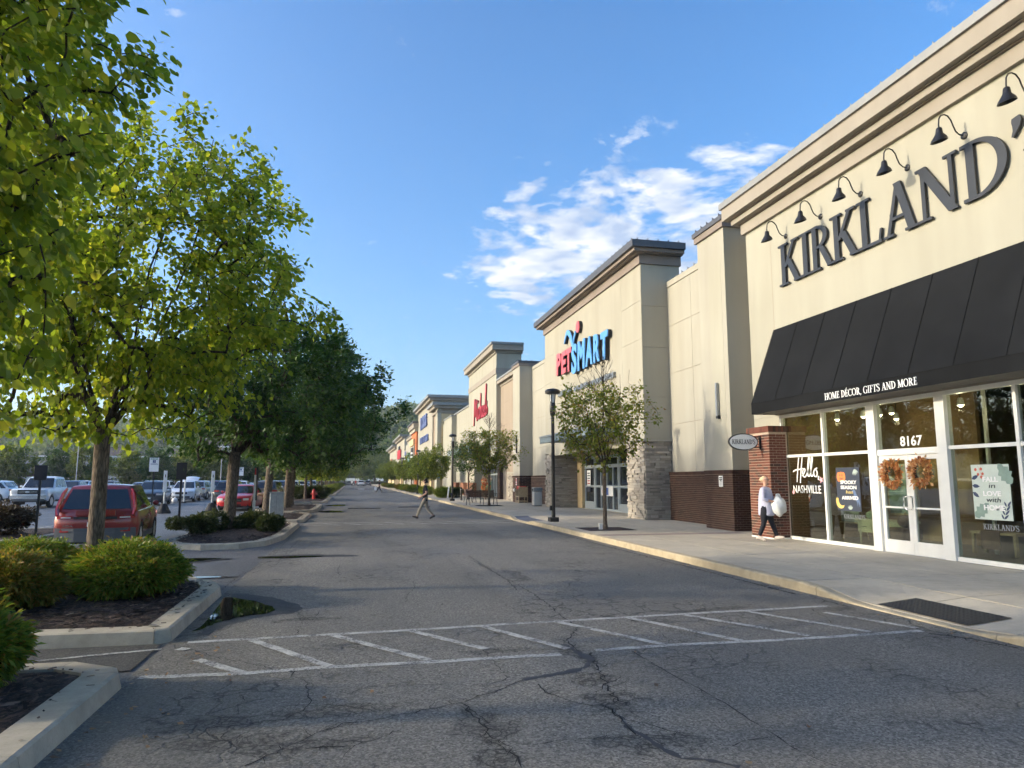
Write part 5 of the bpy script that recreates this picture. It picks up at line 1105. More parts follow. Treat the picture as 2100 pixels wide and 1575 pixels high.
for (y, z, wd, h, mat, lab) in ((137, 5.4, 5, 2.4, BLACKM, 'black sign panel under the orange shop cornice'), (146, 5.2, 6, 2.0, plain('sign_teal', (.02, .30, .26), .5), 'teal sign panel on the cream shop front'), (154.5, 5.2, 3.5, 2.6, SB, 'dark blue sign panel on the far cream shop front')):
    t = thing('shop_sign', (11.05, y, z), lab, 'sign'); bx('board', (-.1, 0, -wd/2, wd/2, 0, h), mat, t); [bx('print_line', (-.12, -.101, -wd*.4, wd*.4, h*.25+k*h*.28, h*.36+k*h*.28), WHITEP, t) for k in range(2)]
F_ = thing('shop', (0, 0, 0), 'far cream shop with overhanging cornice and red sign', 'shop'); bx('wall', (11.6, 22, 166, 196, .1, 11.4), PALE, F_); bx('base', (11.3, 11.59, 166, 196, .1, 4.2), OCHRE, F_); cornice(F_, 11.6, 168, 196, [(11.4, 11.9, .5, BAND, 'moulding'), (11.903, 12.3, 1.1, COPING, 'coping')], 8); bx('wing', (11.9, 20, 160, 166, .1, 9.6), PALE, F_)
t = thing('shop_sign', (11.5, 182, 7.0), 'red sign panel on the far cream shop', 'sign'); bx('board', (-.2, 0, -6, 6, 0, 2.2), SR, t); bx('crest', (-.2, 0, -2, 3, 2.2, 3.2), INK, t)
G_ = thing('shop', (0, 0, 0), 'farthest pale shop at the end of the row', 'shop'); bx('wall', (11.8, 22, 200, 236, .1, 10.4), PALE, G_); bx('base', (11.5, 11.79, 200, 236, .1, 4), OCHRE, G_); cornice(G_, 11.8, 200, 236, [(10.4, 11.0, .5, BAND, 'moulding'), (11.003, 11.5, 1.2, COPING, 'coping')], 8); bx('wing', (12.2, 20, 196.2, 199.8, .1, 8), TAN, G_)
t = thing('shop_sign', (11.7, 222, 6.5), 'small brown sign panel on the farthest shop', 'sign'); bx('board', (-.2, 0, -4, 4, 0, 1.6), BRO, t)
# ---------------------------------------------------------------- trees and shrubs
def leaf_cloud(pos, nrm, size, rs, six=False, aspect=.75, droop=.5):
    """pos (n,3) leaf bases, nrm (n,3) outward hints -> verts, faces"""
    n = len(pos); d = nrm + rs.normal(0, .55, (n, 3)); d[:, 2] -= droop; d /= np.linalg.norm(d, axis=1)[:, None]+1e-9
    up = rs.normal(0, .5, (n, 3)); up[:, 2] += 1.0
    sd = np.cross(d, up); sd /= np.linalg.norm(sd, axis=1)[:, None]+1e-9; nn = np.cross(sd, d)
    L = size*rs.uniform(.45, 1.35, n)[:, None]; W = L*aspect*.5; fold = L*.14
    if six:
        V = np.stack([pos, pos+d*L*.22+sd*W*.85-nn*fold*.6, pos+d*L*.60+sd*W*.72-nn*fold*.6, pos+d*L-nn*fold*1.4, pos+d*L*.60-sd*W*.72-nn*fold*.6, pos+d*L*.22-sd*W*.85-nn*fold*.6], 1).reshape(-1, 3)
        b = np.arange(n)[:, None]*6; F = np.concatenate([b+np.array([[0, 1, 2, 3]]), b+np.array([[0, 3, 4, 5]])])
    else:
        V = np.stack([pos, pos+d*L*.42+sd*W-nn*fold, pos+d*L, pos+d*L*.42-sd*W-nn*fold], 1).reshape(-1, 3)
        b = np.arange(n)[:, None]*4; F = b+np.array([[0, 1, 2, 3]])
    return V, F
def grow(seed, H, crown_c, crown_r, trunk_h, trunk_r, ntips, leaves_per, leaf, lean=(0, 0), six=False, limbs=6, bare=0, aspect=.75, droop=.5, topbare=False, spread=.34):
    """returns trunk MB, limb MB, leaf verts/faces. Twigs are joined to the nearest part of the skeleton already grown."""
    rs = np.random.RandomState(seed); c = np.array(crown_c, float); cr = np.array(crown_r, float)
    base = np.array([0, 0, 0.]); fork = np.array([lean[0]*.35, lean[1]*.35, trunk_h])
    nodes = [base, base*.5+fork*.5+np.array([rs.normal(0, .02), rs.normal(0, .02), 0]), fork]; par = [-1, 0, 1]
    # main limbs
    for k in range(limbs):
        a = 2*math.pi*(k+rs.uniform(-.25, .25))/limbs; rr = rs.uniform(.25, .55); zt = rs.uniform(.15, .75) if k else .85
        tip = c + cr*np.array([rr*math.cos(a), rr*math.sin(a), zt]); p = 2
        for s in range(1, 6):
            t = s/5; q = fork*(1-t)+tip*t; q[:2] += (tip[:2]-fork[:2])*(.18*math.sin(math.pi*t)); q += rs.normal(0, .04, 3)
            nodes.append(q); par.append(p); p = len(nodes)-1
    # crown points, denser outside, lumpy outline
    pts = []; ph = rs.uniform(0, 6.28, 6)
    while len(pts) < ntips:
        u = rs.normal(0, 1, 3); u /= np.linalg.norm(u); az = math.atan2(u[1], u[0])
        lump = 1+.14*math.sin(3*az+ph[0]+2*u[2])+.10*math.sin(5*az+ph[1]-3*u[2])+.08*math.sin(4*u[2]*2+ph[2])
        r = rs.uniform(.12, 1)**.42*lump; p = c+cr*u*r
        if p[2] < trunk_h*.92: continue
        pts.append(p)
    pts.sort(key=lambda q: np.linalg.norm(q-fork))
    N = np.zeros((len(nodes)+ntips*4, 3)); n0 = len(nodes); N[:n0] = nodes; par = par+[0]*(ntips*4); cnt = n0; tips = []; segs = []
    for q in pts:
        d = np.linalg.norm(N[2:cnt]-q, axis=1); dd = d + .35*np.maximum(0, N[2:cnt, 2]-q[2]+.2); i = 2+int(np.argmin(dd)); p = i; a = N[i].copy(); L = np.linalg.norm(q-a)
        m = 2 if L < .6 else 3
        for s in range(1, m+1):
            t = s/m; x = a*(1-t)+q*t + rs.normal(0, .035*L, 3)*(0 if s == m else 1); x[2] += .10*L*math.sin(math.pi*t)
            N[cnt] = x; par[cnt] = p; p = cnt; cnt += 1
        tips.append((i, p)); segs.append((a, q))
    # radii: pipe model
    rad = np.full(cnt, .0); load = np.zeros(cnt)
    for i in range(cnt-1, 0, -1):
        load[i] += 1 if load[i] == 0 else 0; load[par[i]] += load[i]
    rad = trunk_r*.80*np.power(np.maximum(load, .3)/load[2], .46); rad[0] = trunk_r*1.18; rad[1] = trunk_r*.95; rad[2] = trunk_r*.92; rad = np.maximum(rad, .0045)
    trunk = MB(); fl = [(base[0], base[1], -.1), (base[0], base[1], .08), tuple(base*.8+np.array(nodes[1])*.2), tuple(nodes[1]), tuple(fork), tuple(fork+np.array([0, 0, .15]))]
    trunk.tube(fl, [trunk_r*1.5, trunk_r*1.28, trunk_r*1.05, trunk_r*.95, trunk_r*.95, trunk_r*.8], 12)
    V = []; F = []
    for i in range(3, cnt):
        a, b = N[par[i]], N[i]; ra, rb = (min(rad[par[i]], rad[i]*1.35) if par[i] > 2 else rad[i]*1.3), rad[i]; k = 7 if ra > .04 else (4 if ra > .012 else 3); t = b-a; L = np.linalg.norm(t)
        if L < 1e-4: continue
        t = t/L; u = np.cross(t, [0, 0, 1.0] if abs(t[2]) < .9 else [1.0, 0, 0]); u /= np.linalg.norm(u); w_ = np.cross(t, u); o = len(V); aa = a-t*min(L*.1, ra)
        for q, rr in ((aa, ra), (b, rb)):
            for s in range(k): an = 2*math.pi*s/k; V.append(tuple(q+(u*math.cos(an)+w_*math.sin(an))*rr))
        F += [(o+s, o+(s+1) % k, o+k+(s+1) % k, o+k+s) for s in range(k)]
    # leaves along the outer part of every twig
    P = []; D = []
    for (a, q) in segs:
        if topbare and q[2] > c[2]+cr[2]*.62: continue
        m = leaves_per; t = rs.uniform(.25, 1.08, m)[:, None]; p = a*(1-t)+q*t + rs.normal(0, spread*.5, (m, 3)); P.append(p); o = (q-c)/cr; o = o/(np.linalg.norm(o)+1e-6); D.append(np.tile(o*.8, (m, 1)))
    P = np.concatenate(P); D = np.concatenate(D)
    LV, LFc = leaf_cloud(P, D, leaf, rs, six, aspect, droop)
    return trunk, (V, F), (LV, LFc)
_TM = {}
def tree_meshes(key, **k):
    if key not in _TM:
        tr, (lv, lf), (V, F) = grow(**k); lm = bpy.data.meshes.new('limbs'); lm.from_pydata(lv, [], lf); lm.polygons.foreach_set('use_smooth', [True]*len(lm.polygons)); tm = tr.mesh('trunk'); tm.polygons.foreach_set('use_smooth', [True]*len(tm.polygons))
        _TM[key] = (tm, lm, np_mesh('crown', V, F))
    return _TM[key]
def tree(name, loc, label, meshes, leafm, bark=BARK, limbm=BARKD, rz=0, scale=1, group=None):
    t = thing(name, loc, label, 'tree', rz, group); t.scale = (scale,)*3
    a = put('trunk', meshes[0], bark, t); b = put('limbs', meshes[1], limbm, t); cme = meshes[2]
    if len(cme.materials) and cme.materials[0] is not leafm: cme = cme.copy(); cme.materials.clear()
    put('crown', cme, leafm, t); return t
GL = 'trees along the planted islands'
m0 = tree_meshes('near', seed=3, H=9, crown_c=(.05, .3, 5.4), crown_r=(2.35, 3.0, 3.9), trunk_h=2.1, trunk_r=.14, ntips=950, leaves_per=42, leaf=.102, spread=.20, six=True, limbs=7, aspect=.85, droop=.7)
tree('linden_tree', (-4.25, 5.9, .2), 'nearest yellow-green tree whose crown fills the left edge', m0, LF_Y, group=GL)
m1 = tree_meshes('second', seed=12, H=8, crown_c=(.2, .2, 4.72), crown_r=(3.0, 3.0, 2.62), trunk_h=2.15, trunk_r=.115, ntips=950, leaves_per=36, leaf=.098, spread=.20, six=True, limbs=7, aspect=.85, droop=.7)
tree('linden_tree', (-3.78, 12.1, .25), 'yellow-green tree with bare trunk rising from the cypress shrubs', m1, LF_Y, group=GL)
tree('linden_tree', (-4.3, -1.6, .2), 'yellow-green tree beside the road behind the viewpoint', m1, LF_M, rz=2.1, group=GL)
m2 = tree_meshes('elm', seed=21, H=9, crown_c=(.9, .3, 4.75), crown_r=(4.0, 4.2, 2.45), trunk_h=2.3, trunk_r=.19, ntips=800, leaves_per=46, leaf=.145, spread=.26, limbs=6, lean=(.25, 0), aspect=.62, droop=.25)
m3 = tree_meshes('elm_b', seed=22, H=9, crown_c=(1.1, .2, 5.3), crown_r=(4.5, 4.6, 2.85), trunk_h=2.2, trunk_r=.18, ntips=760, leaves_per=46, leaf=.15, spread=.26, limbs=6, lean=(.3, 0), aspect=.62, droop=.25)
tree('elm_tree', (-3.8, 24.4, .15), 'dark green spreading tree on the island with small yews', m2, LF_D, group=GL)
tree('elm_tree', (-3.8, 34.6, .15), 'second dark green tree, behind the grey cabinet', m3, LF_D, rz=.25, group=GL)
tree('elm_tree', (-3.55, 42.2, .15), 'third dark green tree, with pale flared trunk foot', m2, LF_D, rz=-.3, scale=1.02, group=GL)
tree('elm_tree', (-3.75, 47.5, .15), 'fourth dark green tree, just behind the pale-footed one', m3, LF_D, rz=.6, scale=.95, group=GL)
mf = tree_meshes('row', seed=31, H=7, crown_c=(.3, 0, 4.3), crown_r=(2.9, 3.1, 2.4), trunk_h=2.0, trunk_r=.13, ntips=280, leaves_per=40, leaf=.23, limbs=5, aspect=.7)
for i, (y, s) in enumerate(((61, .95), (68.5, .9), (84, .9), (92, .95), (106, .9), (114, .85), (128, .9), (137, .9), (152, .95), (162, .9), (180, .9), (192, .9))):
    tree('row_tree', (-3.7, y, .15), ['bright yellow-green tree beyond the red hydrant', 'small yellow-green tree farther along the island row'][min(i, 1)], mf, LF_Y if i % 3 else LF_M, rz=i*1.3, scale=s, group='far trees of the island row' if i else None)
# street trees on the pavement
ms = tree_meshes('street', seed=41, H=5.2, crown_c=(-.08, 0, 3.65), crown_r=(1.60, 1.60, 1.55), trunk_h=1.95, trunk_r=.065, ntips=340, leaves_per=17, leaf=.105, limbs=5, aspect=.8, droop=.35, topbare=True, spread=.22)
ms2 = tree_meshes('street_b', seed=44, H=5, crown_c=(.1, 0, 3.6), crown_r=(1.85, 1.9, 1.6), trunk_h=1.95, trunk_r=.07, ntips=310, leaves_per=20, leaf=.12, limbs=5, aspect=.8, droop=.35, topbare=True, spread=.24)
def twigs_on(t, seed, z0, h, n=26):
    rs = np.random.RandomState(seed); mb = MB(); mb.tube([(0, 0, z0-.8), (.03, .02, z0+h*.5), (.0, .05, z0+h)], [.022, .014, .005], 5)
    for k in range(n):
        zz = z0-.5+rs.uniform(0, 1)*(h+.3); a = rs.uniform(0, 6.28); L = (1.15-(zz-z0)/(h+.2)*.7)*rs.uniform(.5, 1.0); p = (0.02, .03, zz); q = (math.cos(a)*L*.42, math.sin(a)*L*.42, zz+L*.75); mid = (math.cos(a)*L*.25, math.sin(a)*L*.25, zz+L*.35)
        mb.tube([p, mid, q], [.009, .007, .004], 4)
        for j in range(2): b = a+rs.uniform(-1, 1); mb.tube([mid, (mid[0]+math.cos(b)*.22, mid[1]+math.sin(b)*.22, mid[2]+.3)], [.006, .003], 3)
    build('bare_twigs', mb, TWIG, t)
t = tree('street_tree', (7.98, 22.0, .15), 'slim street tree with bare top twigs in a square pit', ms, LF_R, BARK, BARKD); twigs_on(t, 1, 4.45, 1.15)
t = tree('street_tree', (8.27, 43.5, .15), 'street tree standing beside the slatted bench', ms2, LF_R, BARK, BARKD); twigs_on(t, 2, 4.7, 1.0)
tree('street_tree', (9.3, 58.0, .15), 'dark street tree behind the bench, under the metal canopy', ms, LF_D, BARKD, BARKD, rz=1.2, scale=1.02)
mr = tree_meshes('row_right', seed=51, H=6, crown_c=(0, 0, 4.1), crown_r=(2.6, 2.6, 2.1), trunk_h=2.2, trunk_r=.10, ntips=260, leaves_per=40, leaf=.21, limbs=5, aspect=.7)
for i, (x, y, s) in enumerate(((8.7, 80, .84), (8.8, 95, .78), (9, 112, .86), (9, 124, .80), (8.6, 150, .85), (8.6, 163, .9), (8.4, 178, .95), (8.2, 192, .9))):
    tree('street_tree', (x, y, .15), ['full round street tree above the walking man', 'round street tree next beyond the one above the walking man'][i] if i < 2 else 'round street tree farther down the pavement row', mr, LF_F, rz=i*1.1, scale=s, group='far street trees of the pavement' if i >= 2 else None)
# trees between the lot and the houses, and at the end of the road
mb_ = tree_meshes('bgd', seed=61, H=8, crown_c=(0, 0, 4.6), crown_r=(3.4, 3.4, 3.5), trunk_h=1.8, trunk_r=.16, ntips=220, leaves_per=40, leaf=.38, limbs=5, aspect=.7, spread=.6)
rs = random.Random(8)
bg_spots = [(-62, 118, 1.0), (-55, 122, .9), (-49, 119, .85), (-44.5, 124, .8), (-39.5, 121, .85), (-35, 126, .8), (-30, 122, .8), (-26, 127, .9), (-21.5, 124, .8), (-17, 128, .8), (-68, 125, 1.1), (-14, 135, .85), (-10.5, 150, .9), (-77, 130, 1.2)]
for i, (x, y, s) in enumerate(bg_spots):
    tree('lot_tree', (x, y, 0), 'small round tree along the far edge of the parking lot', mb_, LF_F if i % 3 else LF_D, rz=i*.9, scale=s, group='trees along the far edge of the lot')
mg = tree_meshes('end', seed=71, H=14, crown_c=(0, 0, 8), crown_r=(6, 6, 6.5), trunk_h=2.5, trunk_r=.3, ntips=260, leaves_per=30, leaf=.5, limbs=6, aspect=.7, spread=.9)
for i, (x, y, s) in enumerate([(-14, 262, 1.0), (-5, 275, 1.15), (4, 268, 1.0), (13, 282, 1.25), (22, 270, 1.1), (-24, 280, 1.1), (31, 290, 1.2), (9, 300, 1.3), (-3, 305, 1.25), (-16, 310, 1.3)]):
    tree('end_tree', (x, y, 0), 'large leafy tree closing the end of the road', mg, LF_H if i % 2 else LF_F, rz=i*.8, scale=s*.8, group='large trees at the end of the road')
# shrubs: sprays of fine blades over a lumpy dome
def shrub_mesh(seed, rx, ry, h, n, L, W, lumps=7, up=.5):
    rs = np.random.RandomState(seed); cs = [(0, 0, h*.46, .80)]
    for k in range(lumps):
        a = rs.uniform(0, 6.28); rr = rs.uniform(.35, .68); cs.append((rx*rr*math.cos(a), ry*rr*math.sin(a), h*rs.uniform(.30, .62), rs.uniform(.36, .52)))
    which = rs.choice(len(cs), n, p=[(c[3]**2)/sum(q[3]**2 for q in cs) for c in cs]); C = np.array(cs)[which]
    u = rs.normal(0, 1, (n, 3)); u /= np.linalg.norm(u, axis=1)[:, None]; rr = rs.uniform(.55, 1.0, n)**.5*(1+.22*np.sin(u[:, 0]*7+which)*np.sin(u[:, 1]*8+which*2)+rs.normal(0, .07, n))
    P = C[:, :3] + u*rr[:, None]*C[:, 3:4]*np.array([rx, ry, h*.62]); keep = P[:, 2] > .02; P, u, rr = P[keep], u[keep], rr[keep]; n = len(P)
    d = u+rs.normal(0, .38, (n, 3)); d[:, 2] += up; d /= np.linalg.norm(d, axis=1)[:, None]; s = np.cross(d, rs.normal(0, 1, (n, 3))); s /= np.linalg.norm(s, axis=1)[:, None]+1e-9
    Ls = L*rs.uniform(.5, 1.35, n)[:, None]; Ws = W*rs.uniform(.6, 1.3, n)[:, None]; curve = np.array([0, 0, -1.0])*Ls*.18
    V = np.stack([P-s*Ws*.3, P+d*Ls*.55+s*Ws, P+d*Ls+curve, P+d*Ls*.5-s*Ws], 1).reshape(-1, 3); F = np.arange(n)[:, None]*4+np.array([[0, 1, 2, 3]])
    return np_mesh('foliage', V, F)
def shrub(loc, label, me, mat, rz=0, sc=(1, 1, 1), group=None, name='shrub'):
    t = thing(name, loc, label, 'shrub', rz, group); t.scale = sc; m = me
    if len(m.materials) and m.materials[0] is not mat: m = m.copy(); m.materials.clear()
    put('foliage', m, mat, t); stem = MB(); [stem.tube([(0, 0, -.02), (.12*math.cos(k*1.7), .12*math.sin(k*1.7), .28)], [.02, .012], 5) for k in range(4)]; build('stem', stem, TWIG, t); return t
SA = shrub_mesh(1, .64, .62, .82, 42000, .075, .0105, 12, .12); SB_ = shrub_mesh(2, .54, .52, .76, 34000, .072, .0105, 10, .12)
G = 'threadleaf cypress shrubs on the near islands'
shrub((-3.0, 10.85, .17), 'green-gold cypress shrub right of the tree trunk', SA, THREAD, .4, (1.15, 1.05, .88), G, 'cypress_shrub')
shrub((-4.05, 10.0, .15), 'bronze-tipped cypress shrub at the front, left of the trunk', SB_, THREADB, 1.4, (1.15, 1.1, .92), G, 'cypress_shrub')
shrub((-4.75, 10.6, .15), 'bronze cypress shrub cut by the left picture edge', SA, THREADB, 2.4, (1.0, 1.0, .80), G, 'cypress_shrub')
shrub((-3.15, 12.0, .20), 'bright green cypress shrub behind, toward the far kerb', SB_, THREAD, 3.0, (1.2, 1.15, .82), G, 'cypress_shrub')
shrub((-4.75, 12.3, .22), 'bright green cypress shrub behind the bronze ones', SA, THREAD, .9, (1.1, 1.1, .76), G, 'cypress_shrub')
shrub((-5.95, 12.0, .22), 'tall green cypress shrub at the far left behind', SB_, THREAD, 2.0, (1.1, 1.0, .75), G, 'cypress_shrub')
shrub((-3.15, 6.3, .12), 'cypress shrub on the nearest island at the left edge', SA, THREAD, 4.0, (1.15, 1.0, .95), G, 'cypress_shrub')
SY = shrub_mesh(5, .48, .48, .52, 6500, .09, .014, 5); SC_ = shrub_mesh(6, .8, .75, .95, 9000, .09, .02, 6)
GY_ = 'small dark yews round the second island tree'
for i, (x, y, s, lab) in enumerate(((-4.25, 22.6, 1.05, 'low dark yew at the front left of the tree'), (-4.15, 23.8, 1.15, 'dark yew left behind the trunk on the second island'), (-3.0, 24.2, 1.1, 'dark yew between the trunk and the grey post'), (-2.45, 23.4, .95, 'low dark yew at the right of the grey post'), (-5.4, 24.6, .75, 'tiny yew at the foot of the black sign post'))):
    shrub((x, y, .17), lab, SY, YEW, i, (s, s, s), GY_, 'yew_shrub')
shrub((-9.9, 23.4, .15), 'brown-purple barberry mound at the left edge', SC_, BARB, .3, (1.15, 1.1, .95), None, 'barberry_shrub')
GH = 'clipped hedge shrubs by the hydrant'
for x, y, s, lab in ((-4.1, 62.5, 1.5, 'dark green clipped shrub left behind the hydrant'), (-2.9, 63.6, 1.35, 'green clipped shrub right behind the hydrant')): shrub((x, y, .15), lab, SC_, YEW, x, (s, s, 1.25), GH)
shrub((-2.75, 66, .15), 'yellow-green shrub beyond the hydrant hedge', SC_, THREAD, 1, (1.25, 1.2, 1.1))
for i, y in enumerate((71, 83, 88, 94, 106, 112, 127, 134, 151, 158, 178, 186)): shrub((-2.9, y, .15), 'low yellow-green shrub farther along the island row', SC_, THREAD if i % 2 else LF_F, i, (1.3, 1.6, 1.0), 'far shrubs of the island row')
for i, (x, y, s, m, lab) in enumerate(((7.9, 63.5, 1.0, THREAD, 'yellow clipped shrub behind the walking man'), (8.9, 64.5, 1.15, YEW, 'dark green shrub right of the walking man'), (7.7, 76, 1.0, THREAD, 'yellow-green shrub left of the walking man'))): shrub((x, y, .15), lab, SC_, m, i, (s, s*1.2, 1.05))
for i, (x, y) in enumerate(((7.8, 92), (8.0, 98), (7.9, 110), (7.8, 120), (7.8, 148), (7.8, 160), (7.7, 172))): shrub((x, y, .15), 'small rounded shrub farther along the pavement edge', SC_, THREADB if i % 2 else THREAD, i, (1.2, 1.5, 1.05), 'far shrubs along the pavement edge')
shrub((-22, 88, .1), 'olive shrub mound on an island in the middle of the lot', SC_, THREADB, 0, (2.2, 1.6, 1.3))
# distant wooded hills
hm = NT('hill_ground'); hm.set(Base_Color=(.05, .075, .025), Roughness=1); HILL = hm.m
def ridge(x, y):
    a = math.exp(-((y-620)/190)**2)*(44+10*math.sin(x*.0075+.6)+6*math.sin(x*.021)); b = math.exp(-((y-430)/70)**2)*(15*math.exp(-((x-75)/120)**2)+6*math.exp(-((x+190)/150)**2))
    return a+b-1.5
nx_, ny_ = 70, 26; mbh = MB(); vs = [(-700+1400*i/nx_, 340+560*j/ny_, ridge(-700+1400*i/nx_, 340+560*j/ny_)) for j in range(ny_+1) for i in range(nx_+1)]
structure('hill', mbh.add(vs, [(j*(nx_+1)+i, j*(nx_+1)+i+1, (j+1)*(nx_+1)+i+1, (j+1)*(nx_+1)+i) for j in range(ny_) for i in range(nx_)]), HILL)
rsn = np.random.RandomState(5); LVs = []; LFs = []; o = 0
for k in range(2300):
    y = rsn.uniform(350, 640); x = rsn.uniform(-.62*y-30, .30*y); z = ridge(x, y)
    if z < 1.5 and y < 420: z = 0
    hgt = rsn.uniform(7, 12); n = 62; u = rsn.normal(0, 1, (n, 3)); u /= np.linalg.norm(u, axis=1)[:, None]
    P = np.array([x, y, z+hgt*.55])+u*np.array([hgt*.42, hgt*.42, hgt*.5])*rsn.uniform(.6, 1, n)[:, None]; V, F = leaf_cloud(P, u, 2.2, rsn, False, .9, .2); LVs.append(V); LFs.append(F+o); o += len(V)
put('far_wood', np_mesh('far_wood', np.concatenate(LVs), np.concatenate(LFs)), LF_H, kind='stuff', label='wooded hillside fading into the haze behind the lot', cat='wood')
# ---------------------------------------------------------------- vehicles (front along +Y, origin on the ground at mid length)
def arch(cx, rr, z0, n=9):
    a0 = math.asin(max(-1, min(1, (z0-.33)/rr))); a1 = math.pi-a0
    return [(cx+rr*math.cos(a), .33+rr*math.sin(a)) for a in [a0+(a1-a0)*i/(n-1) for i in range(n)]]
def body_mesh(name, prof, W, bulge_f=.16, bulge_r=.10, crown=.03, tuck=.05):
    """side outline (y, z) swept across the width, ends rounded in plan, sills tucked in"""
    ks = [-1, -.96, -.82, -.5, 0, .5, .82, .96, 1]; n = len(prof); ymax = max(p[0] for p in prof); ymin = min(p[0] for p in prof); zmax = max(p[1] for p in prof); zmin = min(p[1] for p in prof); vs = []
    for k in ks:
        for y, z in prof:
            fy = max(0, (y-ymax+.8)/.8); ry = max(0, (ymin+.6-y)/.6); yy = y-bulge_f*abs(k)**2.4*fy+bulge_r*abs(k)**2.6*ry
            zz = z-crown*k*k*(1 if z > zmax-.25 else 0); ins = tuck*max(0, (zmin+.22-z)/.22)+.03*max(0, (z-zmax+.12)/.12); edge = .03 if abs(k) == 1 else 0
            cy, cz = (ymin+ymax)/2, (zmin+zmax)/2
            if abs(k) == 1: yy = cy+(yy-cy)*.988; zz = cz+(zz-cz)*.97 if z > zmax-.2 else zz
            vs.append((math.copysign(1, k)*min(abs(k)*W, W-ins) if k else 0, yy, zz))
    fs = []; m = len(ks)
    for a in range(m-1):
        for i in range(n): j = (i+1) % n; fs.append((a*n+i, (a+1)*n+i, (a+1)*n+j, a*n+j))
    fs.append(tuple(range(n))); fs.append(tuple((m-1)*n+i for i in range(n-1, -1, -1)))
    me = bpy.data.meshes.new(name); me.from_pydata(vs, [], fs)
    b = bmesh.new(); b.from_mesh(me); bmesh.ops.recalc_face_normals(b, faces=b.faces); bmesh.ops.triangulate(b, faces=[f for f in b.faces if len(f.verts) > 4]); b.to_mesh(me); b.free()
    return me
def cabin_mesh(name, base, roof, wb, wr, z0, z1, crown=.04):
    """base/roof: (rear y, front y)"""
    vs = []; N = 6
    for k in range(N+1):
        t = -1+2*k/N
        vs += [(wb*t, base[0]+.04*t*t, z0), (wr*t, roof[0]+.05*t*t, z1-.05-crown*t*t), (wr*t*.97, roof[0]+.16, z1-crown*t*t), (wr*t*.97, (roof[0]+roof[1])/2, z1+.02-crown*t*t), (wr*t*.97, roof[1]-.16, z1-.005-crown*t*t), (wr*t, roof[1]-.02*t*t, z1-.05-crown*t*t), (wb*t, base[1]-.10*t*t, z0)]
    fs = [(k*7+i, k*7+i+1, (k+1)*7+i+1, (k+1)*7+i) for k in range(N) for i in range(6)] + [tuple(range(7)), tuple(N*7+i for i in range(6, -1, -1))]
    me = bpy.data.meshes.new(name); me.from_pydata(vs, [], fs); b = bmesh.new(); b.from_mesh(me); bmesh.ops.recalc_face_normals(b, faces=b.faces); b.to_mesh(me); b.free(); return me
def quadpane(P, off):
    a, b, c, d = [Vector(p) for p in P]; n = (b-a).cross(d-a).normalized()*off; return MB().add([tuple(p+n) for p in (a, b, c, d)], [(0, 1, 2, 3)])
_WM = None
def wheel_meshes(rr=.34):
    global _WM
    if _WM is None:
        tyre = MB().lathe([(rr*.62, -.10), (rr*.94, -.11), (rr, -.07), (rr, .07), (rr*.94, .11), (rr*.62, .10), (rr*.62, -.10)], n=24, axis=0).mesh('tyre'); tyre.polygons.foreach_set('use_smooth', [True]*len(tyre.polygons))
        rim = MB().lathe([(rr*.60, .085), (rr*.64, .10), (rr*.60, .06), (rr*.15, .075), (rr*.12, .095), (.001, .10)], n=24, axis=0)
        for k in range(5):
            a = 2*math.pi*k/5; c, s = math.cos(a), math.sin(a); P = []
            for q, hw in ((rr*.12, .035), (rr*.60, .055)): P += [(.098, q*c-hw*s, q*s+hw*c), (.098, q*c+hw*s, q*s-hw*c)]
            rim.add([(.085, p[1], p[2]) for p in P]+P, [(4, 5, 7, 6), (0, 1, 5, 4), (2, 3, 7, 6), (0, 2, 6, 4), (1, 3, 7, 5)])
        well = MB().lathe([(rr*.60, .07), (.001, .05)], n=18, axis=0).mesh('brake_disc')
        _WM = (tyre, rim.mesh('rim'), well)
    return _WM
SPEC = dict(
 hatch=dict(L=(-2.08, 2.08), W=.90, belt=.98, hood=1.02, top=1.60, cb=(-1.98, 1.05), cr=(-1.70, .40), wr=.64, wy=(-1.28, 1.30), ground=.24, rear=1.0),
 suv=dict(L=(-2.30, 2.30), W=.93, belt=1.06, hood=1.06, top=1.67, cb=(-2.14, 1.18), cr=(-1.55, .22), wr=.66, wy=(-1.38, 1.42), ground=.28, rear=1.06),
 sedan=dict(L=(-2.50, 2.50), W=.93, belt=.95, hood=.98, top=1.46, cb=(-1.78, 1.05), cr=(-.88, .12), wr=.66, wy=(-1.50, 1.52), ground=.22, rear=1.0),
 pickup=dict(L=(-2.95, 2.95), W=1.0, belt=1.22, hood=1.24, top=1.95, cb=(-.98, 1.42), cr=(-.80, .72), wr=.76, wy=(-1.80, 1.88), ground=.42, rear=1.25))
